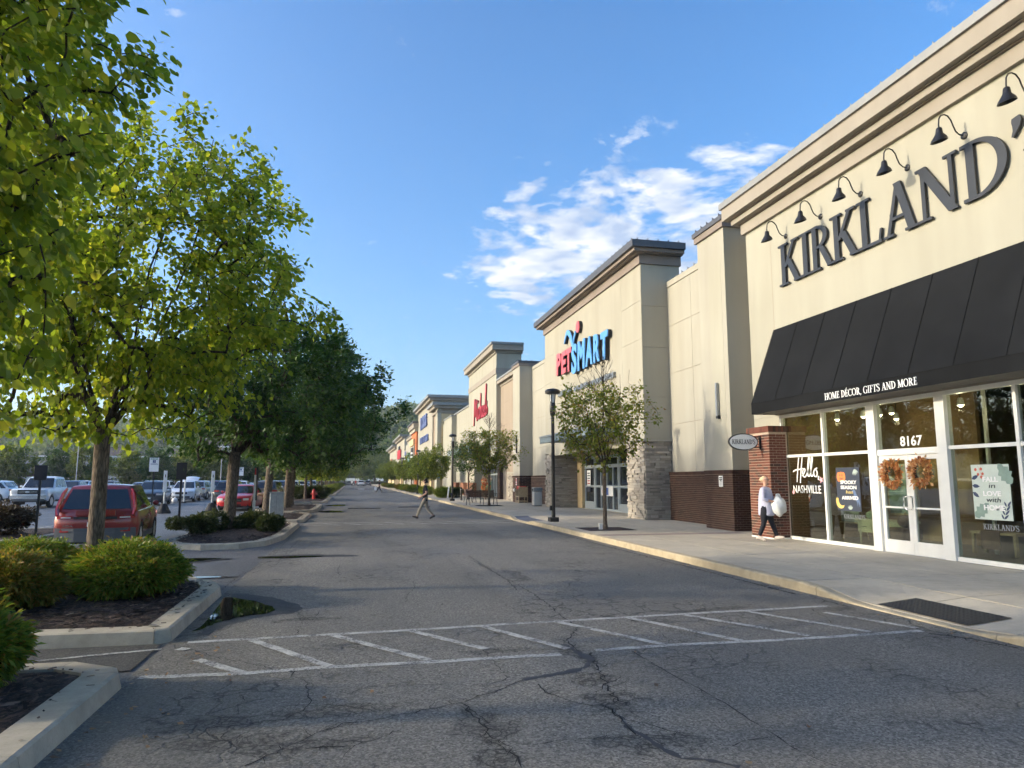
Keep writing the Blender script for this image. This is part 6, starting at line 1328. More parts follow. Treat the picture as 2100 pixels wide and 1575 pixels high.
def car(loc, heading, kind, paint, label, front=True, detail=2, name=None, group=None, open_hatch=False, roof_rail=False):
    c = SPEC[kind]; y0, y1 = c['L']; W = c['W']; g = c['ground']; bl = c['belt']; wy = c['wy']; rr = .34 if kind != 'pickup' else .40; p = PAINTS[paint]
    t = thing(name or {'hatch': 'parked_hatchback', 'suv': 'parked_suv', 'sedan': 'parked_sedan', 'pickup': 'pickup_truck'}[kind], loc, label, {'pickup': 'truck'}.get(kind, 'car'), heading, group)
    lift = 0 if kind != 'pickup' else .06; BF = .34 if kind != 'pickup' else .14; BR = .20 if kind != 'pickup' else .06
    def A(cy): return [(y, z+lift) for y, z in arch(cy, rr+.07, g+.02-lift)]
    if kind == 'pickup':
        top = [(y0+.02, .62), (y0, bl), (wy[0]+1.0-.12, bl+.01), (c['cb'][0]-.02, bl-.0), (c['cb'][1], bl+.02), (y1-.30, c['hood']-.05), (y1-.08, 1.12), (y1, .95), (y1+.01, .62), (y1-.02, .50)]
    elif kind == 'sedan':
        top = [(y0+.06, .42), (y0, .66), (y0+.03, .92), (y0+.18, c['rear']), (c['cb'][0], bl+.07), (c['cb'][0]+.3, bl), (c['cb'][1], bl+.02), (y1-.55, .86), (y1-.12, .74), (y1, .60), (y1, .40), (y1-.08, .26)]
    else:
        top = [(y0+.10, .36), (y0, .50), (y0+.01, .80), (y0+.10, c['rear']), (c['cb'][0]+.3, bl), (c['cb'][1], bl+.03), (y1-.60, c['hood']-.09), (y1-.18, .85), (y1-.03, .71), (y1, .48), (y1-.10, .28)]
    prof = top + [(wy[1]+rr+.12, g)] + A(wy[1]) + [(0, g)] + A(wy[0]) + [(wy[0]-rr-.12, g+.04)]
    o = put('body', body_mesh('body', prof, W, BF, BR), p, t); smooth_by_angle(o, 48)
    cb, cr_, wr = c['cb'], c['cr'], c['wr']; wb = W-.06; z0, z1 = bl-.03, c['top']
    o = put('cabin', cabin_mesh('cabin', cb, cr_, wb, wr, z0, z1), p, t); smooth_by_angle(o, 50)
    def P(side, fy, fz): # point on cabin side: fy 0 rear..1 front, fz 0 belt..1 roof
        zz = z0+(z1-.05-z0)*fz; ya = cb[0]+(cr_[0]-cb[0])*fz; yb = cb[1]+(cr_[1]-cb[1])*fz; ww = wb+(wr-wb)*fz; return (side*(ww+.0), ya+(yb-ya)*fy+.02, zz-.02)
    cuts = [(.05, .17), (.19, .52), (.55, .93)] if kind in ('hatch', 'suv') else ([(.06, .45), (.50, .93)] if kind == 'sedan' else [(.05, .44), (.50, .92)])
    for s in (-1, 1):
        for a, b in cuts:
            Q = [P(s, a, .13), P(s, b, .13), P(s, b if b < .9 else b-.035, .86), P(s, a+(.03 if a < .1 else 0), .86)]
            build('side_window', quadpane(Q if s > 0 else Q[::-1], .012), CARGLASS, t)
    def E(fr, fz, fx): # end glass
        y_ = (cb[1]+(cr_[1]-cb[1])*fz) if fr else (cb[0]+(cr_[0]-cb[0])*fz); ww = (wb+(wr-wb)*fz)*fx; k = abs(fx); return (ww, y_-(.10*(1-fz)+.02*fz)*k*k if fr else y_+.045*k*k, z0+(z1-.06-z0)*fz)
    for fr in (True, False):
        if kind == 'pickup' and not fr: lo_, hi_ = .18, .88
        else: lo_, hi_ = (.08, .93) if fr else (.22 if kind != 'hatch' else .10, .90)
        mb = MB(); vs = []; xs_ = [-.90, -.5, 0, .5, .90]
        for fz in (lo_, hi_):
            for fx in xs_: q = E(fr, fz, fx); vs.append((q[0], q[1]+(.022 if fr else -.022), q[2]))
        mb.add(vs, [((i, i+1, 5+i+1, 5+i) if not fr else (i+1, i, 5+i, 5+i+1)) for i in range(4)]); build('windscreen' if fr else 'rear_window', mb, CARGLASS, t, smooth=True)
    tm, rm, dm = wheel_meshes()
    for s in (-1, 1):
        for cy in wy:
            wl = put('wheel', None, None, t, loc=(s*(W-.10), cy, rr), rz=0 if s > 0 else math.pi); wl.scale = (1, rr/.34, rr/.34)
            put('tyre', tm, RUBBER, wl); put('rim', rm, ALU if paint not in ('black',) else GALV, wl); put('brake_disc', dm, GALV, wl)
            build('wheel_arch', MB().box(s*(W-.30)-.08, s*(W-.30)+.08, cy-rr-.05, cy+rr+.05, .2, rr*2+.06), BLACKM, t)
    build('underbody', MB().box(-W+.12, W-.12, y0+.25, y1-.25, g-.06, g+.25), BLACKM, t)
    for s in (-1, 1):
        m = MB().ball((0, 0, 0), .085, 5, (1.0, .7, .85)); mo = build('mirror', m, p, t, smooth=True); mo.location = (s*(W+.07), cb[1]-.42, bl+.10); build('door_line', MB().box(s*(W+.001)-.002, s*(W+.001)+.002, -.012+.05, .0+.05, g+.2, bl-.06), BLACKM, t)
        build('handle', MB().box(s*(W+.008)-.012, s*(W+.008)+.012, -.28, -.12, bl-.20, bl-.165), p, t)
    if kind in ('suv', 'hatch'):
        for s in (-1, 1): build('side_cladding', MB().box(s*(W-.015)-.02, s*(W-.015)+.02, wy[0]+rr+.10, wy[1]-rr-.10, g+.0, g+.14), PLASTIC, t)
    yf, yr = y1+.004, y0-.004
    def endpatch(nm, x0, x1, z0_, z1_, mat, fr, d=.02, dy=0):
        mb = MB(); xs_ = [x0+(x1-x0)*i/4 for i in range(5)]; vs = []
        for z in (z0_, z1_):
            for x in xs_:
                k = abs(x)/W; y_ = (y1-BF*k**2.4+d+dy) if fr else (y0+BR*k**2.6-d-dy); vs.append((x, y_, z))
        vs += [(x, y-(.05 if fr else -.05), z) for x, y, z in vs]
        fs = [(i, i+1, 6+i, 5+i) for i in range(4)]+[(i, 10+i, 11+i, i+1) for i in range(4)]+[(5+i, 6+i, 16+i, 15+i) for i in range(4)]+[(0, 5, 15, 10), (4, 14, 19, 9)]
        return build(nm, mb.add(vs, fs), mat, t)
    if kind == 'pickup':
        gr = endpatch('grille', -.55, .55, .86, 1.12, BLACKM, True, .03); endpatch('grille_bar', -.5, .5, .97, 1.01, CHROME, True, .045); endpatch('bumper', -.98, .98, .56, .78, CHROME, True, .05); endpatch('lower_bumper', -.9, .9, .42, .555, PLASTIC, True, .04)
        build('badge', MB().prism([(.12*math.cos(k*.524), .99+.05*math.sin(k*.524)) for k in range(12)], 1, y1+.046, y1+.062), ALU, t)
        for s in (-1, 1): endpatch('headlight', min(s*.58, s*.92), max(s*.58, s*.92), .88, 1.10, HEADL, True, .03)
        build('bed', MB().box(-W+.10, W-.10, y0+.12, cb[0]-.12, bl-.30, bl+.013), BLACKM, t); endpatch('rear_bumper', -.95, .95, .5, .68, CHROME, False, .05)
        for s in (-1, 1): build('taillight', MB().box(s*.93-.06, s*.93+.06, y0-.012, y0+.1, .82, 1.12), TAIL, t); build('side_step', MB().tube([(s*(W+.02), -1.1, .44), (s*(W+.02), 1.2, .44)], .05, 8), BLACKM, t)
        return t
    if front:
        if kind == 'sedan':
            endpatch('grille', -.48, .48, .50, .68, BLACKM, True, .015); endpatch('grille_bar', -.46, .46, .575, .60, CHROME, True, .03); endpatch('grille_bar', -.015, .015, .505, .675, CHROME, True, .034)
            for s in (-1, 1): endpatch('headlight', min(s*.55, s*.82), max(s*.55, s*.82), .58, .70, HEADL, True, .012)
            endpatch('lower_intake', -.45, .45, .28, .36, BLACKM, True, .012)
        else:
            endpatch('grille', -.42, .42, .62, .78, BLACKM, True, .012); endpatch('lower_intake', -.62, .62, .32, .46, PLASTIC, True, .012)
            for s in (-1, 1): endpatch('headlight', min(s*.48, s*.82), max(s*.48, s*.82), .70, .82, HEADL, True, .0)
        endpatch('plate', -.15, .15, .46, .54, WHITEP, True, .03)
    endpatch('rear_bumper', -W+.03, W-.03, .30, .56, PLASTIC if kind in ('hatch', 'suv') else p, False, .015)
    for s in (-1, 1):
        if kind == 'suv': endpatch('taillight', min(s*.52, s*.88), max(s*.52, s*.88), .90, 1.02, TAIL, False, .02)
        elif kind == 'sedan': endpatch('taillight', min(s*.5, s*.86), max(s*.5, s*.86), .72, .86, TAIL, False, .01)
    if kind == 'hatch':
        for s in (-1, 1):
            endpatch('taillight', min(s*.50, s*.84), max(s*.50, s*.84), .785, .85, TAIL, False, .022); endpatch('reversing_lamp', min(s*.52, s*.74), max(s*.52, s*.74), .80, .825, HEADL, False, .03); endpatch('reflector', min(s*.55, s*.75), max(s*.55, s*.75), .47, .50, TAIL, False, .03)
            # tall tail lamp running up the pillar
            build('pillar_lamp', MB().tube([(s*.80, y0+.02, .86), (s*.83, y0+.10, 1.02), (s*.76, y0+.24, 1.36), (s*.70, y0+.32, 1.50)], [.045, .05, .05, .03], 6), TAIL, t)
        endpatch('tailgate_strip', -.46, .46, .775, .83, BLACKM, False, .02); endpatch('tailgate_panel', -.42, .42, .86, .975, p, False, .03); endpatch('lower_skirt', -.84, .84, .24, .46, PLASTIC, False, .045)
        build('badge', MB().prism([(.06*math.cos(k*.524), .90+.022*math.sin(k*.524)) for k in range(12)], 1, y0-.05, y0-.036), CHROME, t)
        for u, v, w_, h_, tx in ((-.62, .625, .14, .035, 'SOUL'),):
            pass
        build('aerial', MB().add([(-.015, -1.35, 1.62), (.015, -1.35, 1.62), (.0, -1.55, 1.70), (0, -1.60, 1.62)], [(0, 1, 2), (1, 3, 2), (3, 0, 2)]), BLACK, t)
    endpatch('plate_rear', -.16, .16, .60, .70, WHITEP, False, .03)
    if kind == 'suv' and roof_rail:
        for s in (-1, 1): build('roof_rail', MB().tube([(s*wr*.86, cr_[0]+.15, z1+.01), (s*wr*.86, cr_[1]-.2, z1+.02)], .02, 6), ALU, t)
    if open_hatch:
        N = 6; vs = []
        for k in range(N+1):
            x = -.62+1.24*k/N; b = .10*(1-(x/.62)**2)
            vs += [(x, cr_[0]+.05, z1-.03+b*.3), (x*1.05, cr_[0]-.45, z1+.22+b), (x*1.1, cr_[0]-1.0, z1+.26+b)]
        vs += [(x, y, z-.05) for x, y, z in vs]; q = 3*(N+1)
        fs = [(3*k+i, 3*k+i+1, 3*k+i+4, 3*k+i+3) for k in range(N) for i in range(2)]+[(q+3*k+i, q+3*k+i+3, q+3*k+i+4, q+3*k+i+1) for k in range(N) for i in range(2)]
        build('open_hatch', MB().add(vs, fs), p, t)
    return t
h = car((-6.25, 21.17, 0), R(7), 'hatch', 'red', 'red compact hatchback with grey bumper seen from behind', front=True)
m_ = wall_text('badge_letters', 'SOUL', 0, 0, 0, .22, .04, CHROME, h, .03, .004); m_.rotation_euler = (0, 0, R(90)); m_.location = (-.66, -2.115, .60)
car((-19.5, 52.4, 0), R(182), 'pickup', 'white', 'white pickup truck facing the camera across the lot')
car((-27.6, 62.5, 0), R(92), 'suv', 'white', 'white long suv seen side-on behind the pickup', name='parked_suv')
car((-24.4, 71.0, 0), R(184), 'suv', 'blue', 'dark blue suv right behind the pickup', roof_rail=True)
car((-27.8, 76, 0), R(180), 'suv', 'silver', 'silver car half hidden behind the pickup bed')
car((-13.6, 54.8, 0), R(186), 'suv', 'grey', 'charcoal crossover behind the accessible parking sign', roof_rail=True)
car((-13.2, 63.0, 0), R(183), 'suv', 'white', 'white suv with its rear hatch raised open', open_hatch=True)
car((-13.4, 70.0, 0), R(-4), 'suv', 'silver', 'silver crossover seen from behind next to the open hatch')
car((-13.2, 76.0, 0), R(182), 'suv', 'maroon', 'maroon suv facing the camera between pale cars')
car((-8.6, 55.6, 0), R(2), 'suv', 'black', 'black suv seen from behind, left of the red sedan')
car((-6.35, 45.3, 0), R(176), 'sedan', 'scarlet', 'bright red sedan with chrome cross grille behind the trees')
car((-5.95, 55.2, 0), R(-2), 'suv', 'gold', 'dark bronze suv seen from behind at the island')
lots = [(-9.6, 66, 182, 'suv', 'white', 'white suv behind the black suv'), (-10.3, 76, 180, 'sedan', 'silver', 'silver sedan beyond the white suv'), (-6.8, 64.5, 180, 'suv', 'white', 'white suv between the island trunks'), (-6.6, 73, 180, 'suv', 'grey', 'grey suv behind the trunks of the island row'), (-7.0, 81, 178, 'sedan', 'white', 'white sedan behind the hydrant shrubs')]
for x, y, a, k, p_, lab in lots: car((x, y, 0), R(a), k, p_, lab)
# rows farther off: copies of three prototypes
pro = [car((-7, 90, 0), R(180), 'suv', 'white', 'white suv in the far parked row', name='far_car', group='cars in the far parked rows'), car((-7.4, 97, 0), R(180), 'sedan', 'silver', 'silver sedan in the far parked row', name='far_car', group='cars in the far parked rows'), car((-10.5, 92, 0), R(180), 'suv', 'grey', 'grey suv in the far parked row', name='far_car', group='cars in the far parked rows')]
rr_ = random.Random(2); far = [(-7.2, 106), (-7.0, 114), (-7.3, 124), (-7, 133), (-7.2, 145), (-7, 158), (-10.2, 101), (-10.4, 110), (-14, 88), (-16.8, 88), (-17, 98), (-20, 98), (-23, 98.5), (-26, 98), (-29.5, 98), (-32, 97), (-35, 98), (-31, 84), (-36, 85), (-40, 86)]
for i, (x, y) in enumerate(far):
    k = i*7 % 3; o = copy_tree(pro[k]); o.location = (x, y, 0); o.rotation_euler = (0, 0, R(180 if i % 4 else 0))
o = car((2.55, 214, 0), R(2), 'suv', 'white', 'white car driving away at the far end of the road'); o = car((4.9, 232, 0), R(2), 'suv', 'grey', 'grey car beyond the white one at the end of the road')
for i, (x, y) in enumerate(((-1.0, 238), (.4, 244))):
    o = car((x, y, 0), R(90), 'sedan', 'silver' if i else 'grey', ['tiny dark car crossing at the end of the road', 'tiny silver car crossing at the end of the road'][i])
# ---------------------------------------------------------------- street furniture
def lamp_post(loc, label):
    t = thing('lamp_post', loc, label, 'street lamp', group='black lamp posts on the pavement')
    bevel(build('base', MB().box(-.17, .17, -.17, .17, 0, .17), BLACK, t), .015, 2); smooth_by_angle(build('pole', MB().lathe([(.075, .17), (.07, .6), (.065, 3.9), (.06, 4.0)], n=16), BLACK, t))
    bx('access_box', (-.14, -.06, -.06, .06, .42, .60), BLACK, t)
    smooth_by_angle(build('collar', MB().lathe([(.062, 3.98), (.10, 4.05), (.115, 4.20), (.115, 4.42), (.10, 4.5), (.085, 4.52)], n=16), BLACK, t))
    for k in range(4): a = R(45+90*k); build('yoke', MB().tube([(.08*math.cos(a), .08*math.sin(a), 4.5), (.13*math.cos(a), .13*math.sin(a), 4.9)], .018, 6), BLACK, t)
    smooth_by_angle(build('lens', MB().lathe([(.05, 4.52), (.085, 4.6), (.11, 4.88), (.02, 4.9)], n=14), WHITEP, t)); smooth_by_angle(build('hood', MB().lathe([(.24, 4.86), (.29, 4.88), (.30, 4.96), (.26, 5.02), (.15, 5.06), (.02, 5.07)], n=24), BLACK, t)); return t
lamp_post((7.48, 26.3, .15), 'near black lamp post beside the slim street tree'); lamp_post((7.48, 54.4, .15), 'second black lamp post, beyond the slatted bench')
for y in (84, 112): lamp_post((7.5, y, .15), 'black lamp post half hidden among the far street trees' if y == 84 else 'farthest black lamp post along the pavement')
# tree pits, tactile plates
def pit(x, y, lab, s=.78):
    t = thing('tree_pit', (x, y, .152), lab, 'tree pit'); bx('grate', (-s, s, -s, s, -.004, .004), plain('pit_red', (.085, .05, .045), .9, .3, 20), t)
    for k in range(7): bx('grate_bar', (-s, s, -s+.1+k*.22, -s+.13+k*.22, .0045, .010), RUBBER, t)
pit(7.98, 22.0, 'dark red square tree pit round the slim street tree'); pit(8.27, 43.5, 'dark square tree pit beside the bench')
pt = thing('uplight', (7.72, 21.7, .165), 'small pale box at the foot of the slim street tree', 'light'); bx('box', (-.05, .05, -.05, .05, 0, .16), WHITE, pt); bx('lid', (-.06, .06, -.06, .06, .16, .18), WHITE, pt)
def tactile(x0, x1, y0, y1, mat, lab):
    t = thing('tactile_plate', ((x0+x1)/2, (y0+y1)/2, 0), lab, 'mat'); cx, cy = (x0+x1)/2, (y0+y1)/2; n = 6; mb = MB(); vs = []
    for j in range(n+1):
        for i in range(n+1): x, y = x0+(x1-x0)*i/n, y0+(y1-y0)*j/n; vs.append((x-cx, y-cy, pave_z(x, y)+.012))
    mb.add(vs, [(j*(n+1)+i, j*(n+1)+i+1, (j+1)*(n+1)+i+1, (j+1)*(n+1)+i) for j in range(n) for i in range(n)]); build('plate', mb, mat, t)
    m2 = MB(); y = y0+.06
    while y < y1-.03:
        x = x0+.06
        while x < x1-.03: z = pave_z(x, y)+.012; m2.add([(x-cx-.014, y-cy-.014, z), (x-cx+.014, y-cy-.014, z), (x-cx+.014, y-cy+.014, z), (x-cx-.014, y-cy+.014, z), (x-cx, y-cy, z+.007)], [(0, 1, 4), (1, 2, 4), (2, 3, 4), (3, 0, 4)]); x += .06
        y += .06
    build('domes', m2, mat, t, kind='stuff')
tactile(6.99, 7.62, 7.15, 8.62, plain('tactile_black', (.016, .017, .02), .6, .15, 8), 'black tactile plate in the kerb ramp by the near crossing'); tactile(6.99, 7.6, 27.6, 30.9, plain('tactile_blue', (.10, .11, .14), .6, .15, 8), 'blue-grey tactile plate in the far kerb ramp')
# slatted bench
def bench(loc, rz, lab):
    t = thing('bench', loc, lab, 'bench', rz)
    for k in range(5): z = .44; bx('seat_slat', (-.95, .95, -.22+k*.10, -.14+k*.10, .43, .455), WOOD, t)
    for k in range(7): bx('back_slat', (-.95, .95, .27+k*.012, .29+k*.012, .48+k*.062, .535+k*.062), WOOD, t)
    for x in (-.93, 0, .93):
        build('leg', MB().tube([(x, .26, .42), (x, .34, 0)], .022, 6), BLACK, t); build('leg', MB().tube([(x, -.2, .42), (x, -.28, 0)], .022, 6), BLACK, t); build('back_support', MB().tube([(x, .26, .42), (x, .38, .95)], .02, 6), BLACK, t); build('cross_bar', MB().tube([(x, -.22, .42), (x, .28, .42)], .02, 6), BLACK, t)
    for x in (-.97, .97): build('armrest', MB().tube([(x, .34, .72), (x, -.1, .70), (x, -.24, .64), (x, -.24, .42)], .02, 6), BLACK, t)
bench((8.1, 45.0, .15), R(12), 'brown slatted bench seen from behind by the street tree'); bench((8.4, 50.5, .15), R(100), 'second brown bench, end-on behind the first')
def bollard(loc, lab, mat=BLACK, tilt=0):
    t = thing('bollard', loc, lab, 'bollard'); t.rotation_euler = (0, tilt, 0); smooth_by_angle(build('post', MB().lathe([(.09, 0), (.09, .04), (.07, .06), (.07, .92), (.05, .98), (.01, 1.0)], n=14), mat, t)); build('band', MB().lathe([(.073, .82), (.073, .86)], n=14), GALV, t)
bollard((8.35, 55.6, .15), 'short black bollard between lamp post and bench'); bollard((8.2, 62.5, .15), 'leaning white post beside the dark shrub', WHITE, R(6))
t = thing('litter_bin', (11.0, 42.3, .15), 'grey litter bin at the foot of the far stone pier', 'bin'); bevel(bx('body', (-.26, .26, -.26, .26, .04, .85), ALU, t), .03, 2); bx('plinth', (-.24, .24, -.24, .24, 0, .04), BLACKM, t); bevel(bx('lid', (-.28, .28, -.28, .28, .86, 1.12), GALV, t), .04, 2); bx('opening', (-.285, -.27, -.16, .16, .92, 1.04), BLACKM, t)
t = thing('flatbed_cart', (11.3, 47.6, .15), 'wooden trolley with red goods parked against the brick wall', 'cart')
for x in (-.3, .3):
    for y in (-.45, .45): build('upright', MB().tube([(x, y, .0), (x, y, 1.15)], .025, 6), LTWOOD, t)
bx('deck', (-.32, .32, -.5, .5, .42, .48), LTWOOD, t); bx('lower_deck', (-.32, .32, -.5, .5, .12, .17), LTWOOD, t); bx('end_panel', (-.30, .30, .44, .48, .5, 1.1), LTWOOD, t); bx('end_panel', (-.30, .30, -.48, -.44, .5, 1.1), LTWOOD, t); bevel(bx('goods', (-.26, .26, -.4, .4, .95, 1.15), REDP, t), .05, 2)
# autumn display and planter at the craft shop door
t = thing('autumn_display', (10.6, 57.2, .15), 'tall orange and cream bouquet display at the craft shop door', 'display'); r = np.random.RandomState(4)
def flower_ball(c, rr, n, mat, sz):
    u = r.normal(0, 1, (n, 3)); u /= np.linalg.norm(u, axis=1)[:, None]; V, F = leaf_cloud(np.array(c)+u*rr*r.uniform(.7, 1, n)[:, None], u, sz, r, False, .9, 0); put('blooms', np_mesh('blooms', V, F), mat, t)
OB = leaf_mat('bloom_orange', [(0, (.40, .10, .03)), (1, (.55, .20, .06))], .1); CB = leaf_mat('bloom_cream', [(0, (.62, .45, .34)), (1, (.75, .62, .52))], .1)
flower_ball((0, 0, 1.0), .36, 300, OB, .13); flower_ball((.1, .1, 1.6), .36, 340, CB, .13); flower_ball((-.15, -.1, 1.45), .22, 110, OB, .12); flower_ball((-.1, 0, .4), .28, 150, CB, .12); build('stand', MB().tube([(0, 0, 0), (0, 0, 1.9)], .05, 8), WOOD, t)
t = thing('planter', (10.2, 61.8, .15), 'white urn with a small evergreen near the craft shop', 'planter'); smooth_by_angle(build('urn', MB().lathe([(.16, 0), (.12, .1), (.2, .3), (.26, .55), (.24, .58)], n=16), WHITE, t)); rs_ = np.random.RandomState(1); u = rs_.normal(0, 1, (300, 3)); V, F = leaf_cloud(u*np.array([.12, .12, .35])+np.array([0, 0, .95]), u, .12, rs_); put('evergreen', np_mesh('evergreen', V, F), YEW, t)
t = thing('green_hoarding', (11.6, 62.5, .15), 'low green panel standing at the craft shop entrance', 'panel'); bx('panel', (0, .04, -2.2, 2.2, .1, 1.5), plain('panel_green', (.06, .16, .06), .6), t); [bx('leg', (-.03, .07, y-.05, y+.05, 0, .1), GALV, t) for y in (-1.8, 1.8)]
t = thing('fire_bell', (11.44, 50.4, 1.0), 'white round bell fitting on the far brick pilaster', 'fitting'); smooth_by_angle(build('bell', MB().lathe([(.12, 0), (.12, -.05), (.04, -.1)], axis=0, n=14), WHITE, t)); bx('back_box', (.0, .03, -.08, .08, -.08, .08), GALV, t)
# speed bumps
for x0, x1, y, lab in ((-.2, 1.75, 44.3, 'black rubber speed hump on the left half of the road'), (2.9, 4.9, 46, 'black rubber speed hump behind the walking man'), (1.2, 3.2, 98, 'far black rubber speed hump on the road'), (4.0, 6.0, 101, 'far black rubber speed hump near the walker with a bag')):
    t = thing('speed_hump', (x0, y, 0), lab, 'speed hump'); n = 6; wseg = (x1-x0)/n
    for k in range(n): build('segment', MB().prism([(-.17, .0), (-.10, .045), (.10, .045), (.17, 0)], 0, k*wseg+.01, (k+1)*wseg-.01), RUBBER, t)
# parking signs and posts
def sign_post(loc, lab, back=True, pole=BLACK, plate=(.30, .46), top=2.15, rz=0):
    t = thing('sign_post', loc, lab, 'sign', rz); build('post', MB().box(-.03, .03, -.03, .03, 0, top), pole, t); w_, h_ = plate; bevel(build('plate', MB().box(-w_/2, w_/2, -.055, -.031, top-h_, top), BLACKM, t), .01, 2)
    if not back:
        bx('face', (-w_/2+.02, w_/2-.02, -.060, -.0555, top-h_+.02, top-.02), WHITEP, t)
        m_ = wall_text('words', 'PARKING', 0, 0, 0, w_*.7, .055, plain('sign_green', (.02, .16, .07), .6), t, .02, .003); m_.rotation_euler = (0, 0, R(90)); m_.location = (-w_*.35, -.061, top-.14)
        m_ = wall_text('words', 'RESERVED', 0, 0, 0, w_*.7, .05, plain('sign_green2', (.02, .16, .07), .6), t, .0, .003); m_.rotation_euler = (0, 0, R(90)); m_.location = (-w_*.35, -.061, top-.075)
        BL = plain('sign_blue_plate', (.02, .04, .16), .6); bx('symbol_plate', (-.075, .075, -.0625, -.0602, top-.31, top-.16), BL, t)
        bx('symbol', (-.012, .0, -.0645, -.0627, top-.25, top-.19), WHITEP, t); build('symbol_wheel', MB().tube([(.035*math.cos(R(a))-.005, -.0640, top-.262+.035*math.sin(R(a))) for a in range(160, 400, 24)], .006, 5), WHITEP, t); build('symbol_head', MB().ball((-.006, -.0635, top-.178), .012, 5), WHITEP, t); bx('symbol_leg', (0, .05, -.0645, -.0627, top-.25, top-.238), WHITEP, t)
        for k in range(2): bx('print_line', (-w_*.35, w_*.35, -.0625, -.0602, top-.36-k*.045, top-.345-k*.045), BL, t)
    return t
sign_post((-8.95, 23.6, .12), 'black sign back on a black post at the left edge', top=2.02, plate=(.33, .44), rz=R(8)); sign_post((-5.42, 25.1, .12), 'black sign back on a black post right of the red car', top=2.15, plate=(.31, .55)); sign_post((-10.6, 42.5, 0), 'white accessible parking sign on a dark post', False, top=2.95, plate=(.52, .80))
sign_post((-9.9, 69, 0), 'distant white parking sign between the island trunks', False, top=2.9, plate=(.5, .8))
t = thing('signal_post', (-3.2, 25.6, .13), 'slim silver post with dark panel beside the second island tree', 'post'); bx('post', (-.035, .035, -.035, .035, 0, 1.75), ALU, t); bx('panel', (.04, .07, -.1, .16, .9, 2.02), BLACKM, t); bx('panel_edge', (-.02, .02, -.05, .0, 1.75, 1.98), REDP, t)
t = thing('utility_cabinet', (-3.05, 31.6, .13), 'grey metal cabinet behind the silver post', 'cabinet'); bevel(bx('cabinet_body', (-.28, .28, -.16, .16, 0, 1.05), GALV, t), .03, 2); bx('lid', (-.30, .30, -.18, .18, 1.05, 1.09), GALV, t); bx('door_seam', (-.003, .003, -.163, -.16, .1, 1.0), BLACKM, t)
def cone_sign(loc, lab, face):
    t = thing('delineator', loc, lab, 'sign', R(10)); smooth_by_angle(build('cone_base', MB().lathe([(.36, 0), (.37, .05), (.30, .15), (.16, .45), (.10, .50), (.02, .5)], n=20), RUBBER, t)); build('pole', MB().tube([(0, 0, .48), (0, 0, 1.15)], .035, 8), WHITE, t); bevel(bx('board', (-.085, .085, -.02, .02, 1.1, 2.2), WHITEP, t), .01, 2); bx('arrow', (-.02, .02, -.024, -.021, 1.85, 2.0), BLACKM, t)
cone_sign((-9.55, 40.6, 0), 'white board on black cone base, left of the pair', 1); cone_sign((-7.35, 41.4, 0), 'white board on black cone base nearer the trees', 1)
t = thing('flexible_post', (-12.4, 58.6, 0), 'thin white flexible post beside the white suv', 'post'); build('post', MB().tube([(0, 0, 0), (.02, 0, 1.5), (0, .02, 2.2)], .06, 8), WHITE, t); build('foot', MB().lathe([(.2, 0), (.18, .05), (.07, .1), (.01, .1)], n=14), BLACKM, t)
t = thing('cart_bag', (-13.0, 58.4, 0), 'white bag lying by the front wheel of the white suv', 'bag'); smooth_by_angle(build('bag', MB().ball((0, 0, .2), .22, 7, (1, .8, .9)), WHITEP, t)); build('knot', MB().tube([(0, 0, .38), (.03, 0, .48)], [.04, .02], 6), WHITEP, t)
t = thing('fire_hydrant', (-3.0, 60.4, .15), 'red fire hydrant on the island kerb', 'hydrant'); smooth_by_angle(build('barrel', MB().lathe([(.17, 0), (.17, .05), (.12, .07), (.12, .55), (.16, .57), (.16, .62), (.13, .66), (.09, .78), (.03, .82)], n=18), REDP, t)); [smooth_by_angle(build('nozzle', MB().lathe([(.07, s*.10), (.07, s*.20), (.085, s*.21), (.085, s*.25), (.02, s*.26)], (0, 0, .45), n=12, axis=0), REDP, t)) for s in (-1, 1)]; build('pumper_nozzle', MB().lathe([(.09, -.10), (.09, -.2), (.1, -.21), (.02, -.24)], (0, 0, .42), n=12, axis=1), REDP, t); build('bonnet_nut', MB().lathe([(.03, .82), (.03, .88), (.005, .89)], n=6), REDP, t)
for x, lab in ((-7.4, 'concrete wheel stop in front of the red hatchback'), (-10.2, 'concrete wheel stop left of the red hatchback')):
    t = thing('wheel_stop', (x, 23.9 if x > -9 else 19.8, 0), lab, 'wheel stop'); bevel(build('bar', MB().prism([(-.1, 0), (-.07, .12), (.07, .12), (.1, 0)], 0, -.85, .85), KERBG, t), .015, 1); [build('pin', MB().tube([(k, 0, .1), (k, 0, .13)], .015, 6), GALV, t) for k in (-.6, .6)]
for i, (x, y, h_) in enumerate(((-38, 112, 8.0), (-17.5, 104, 8.5))):
    t = thing('lot_light', (x, y, 0), ['tall thin light pole over the middle of the lot', 'tall thin light pole near the island trees'][i], 'light pole'); build('pole', MB().tube([(0, 0, 0), (0, 0, h_)], .07, 8), GALV, t); build('base', MB().lathe([(.3, 0), (.3, .8), (.02, .8)], n=12), SLAB, t); bx('head', (-.7, .7, -.15, .15, h_, h_+.12), GREYM, t)
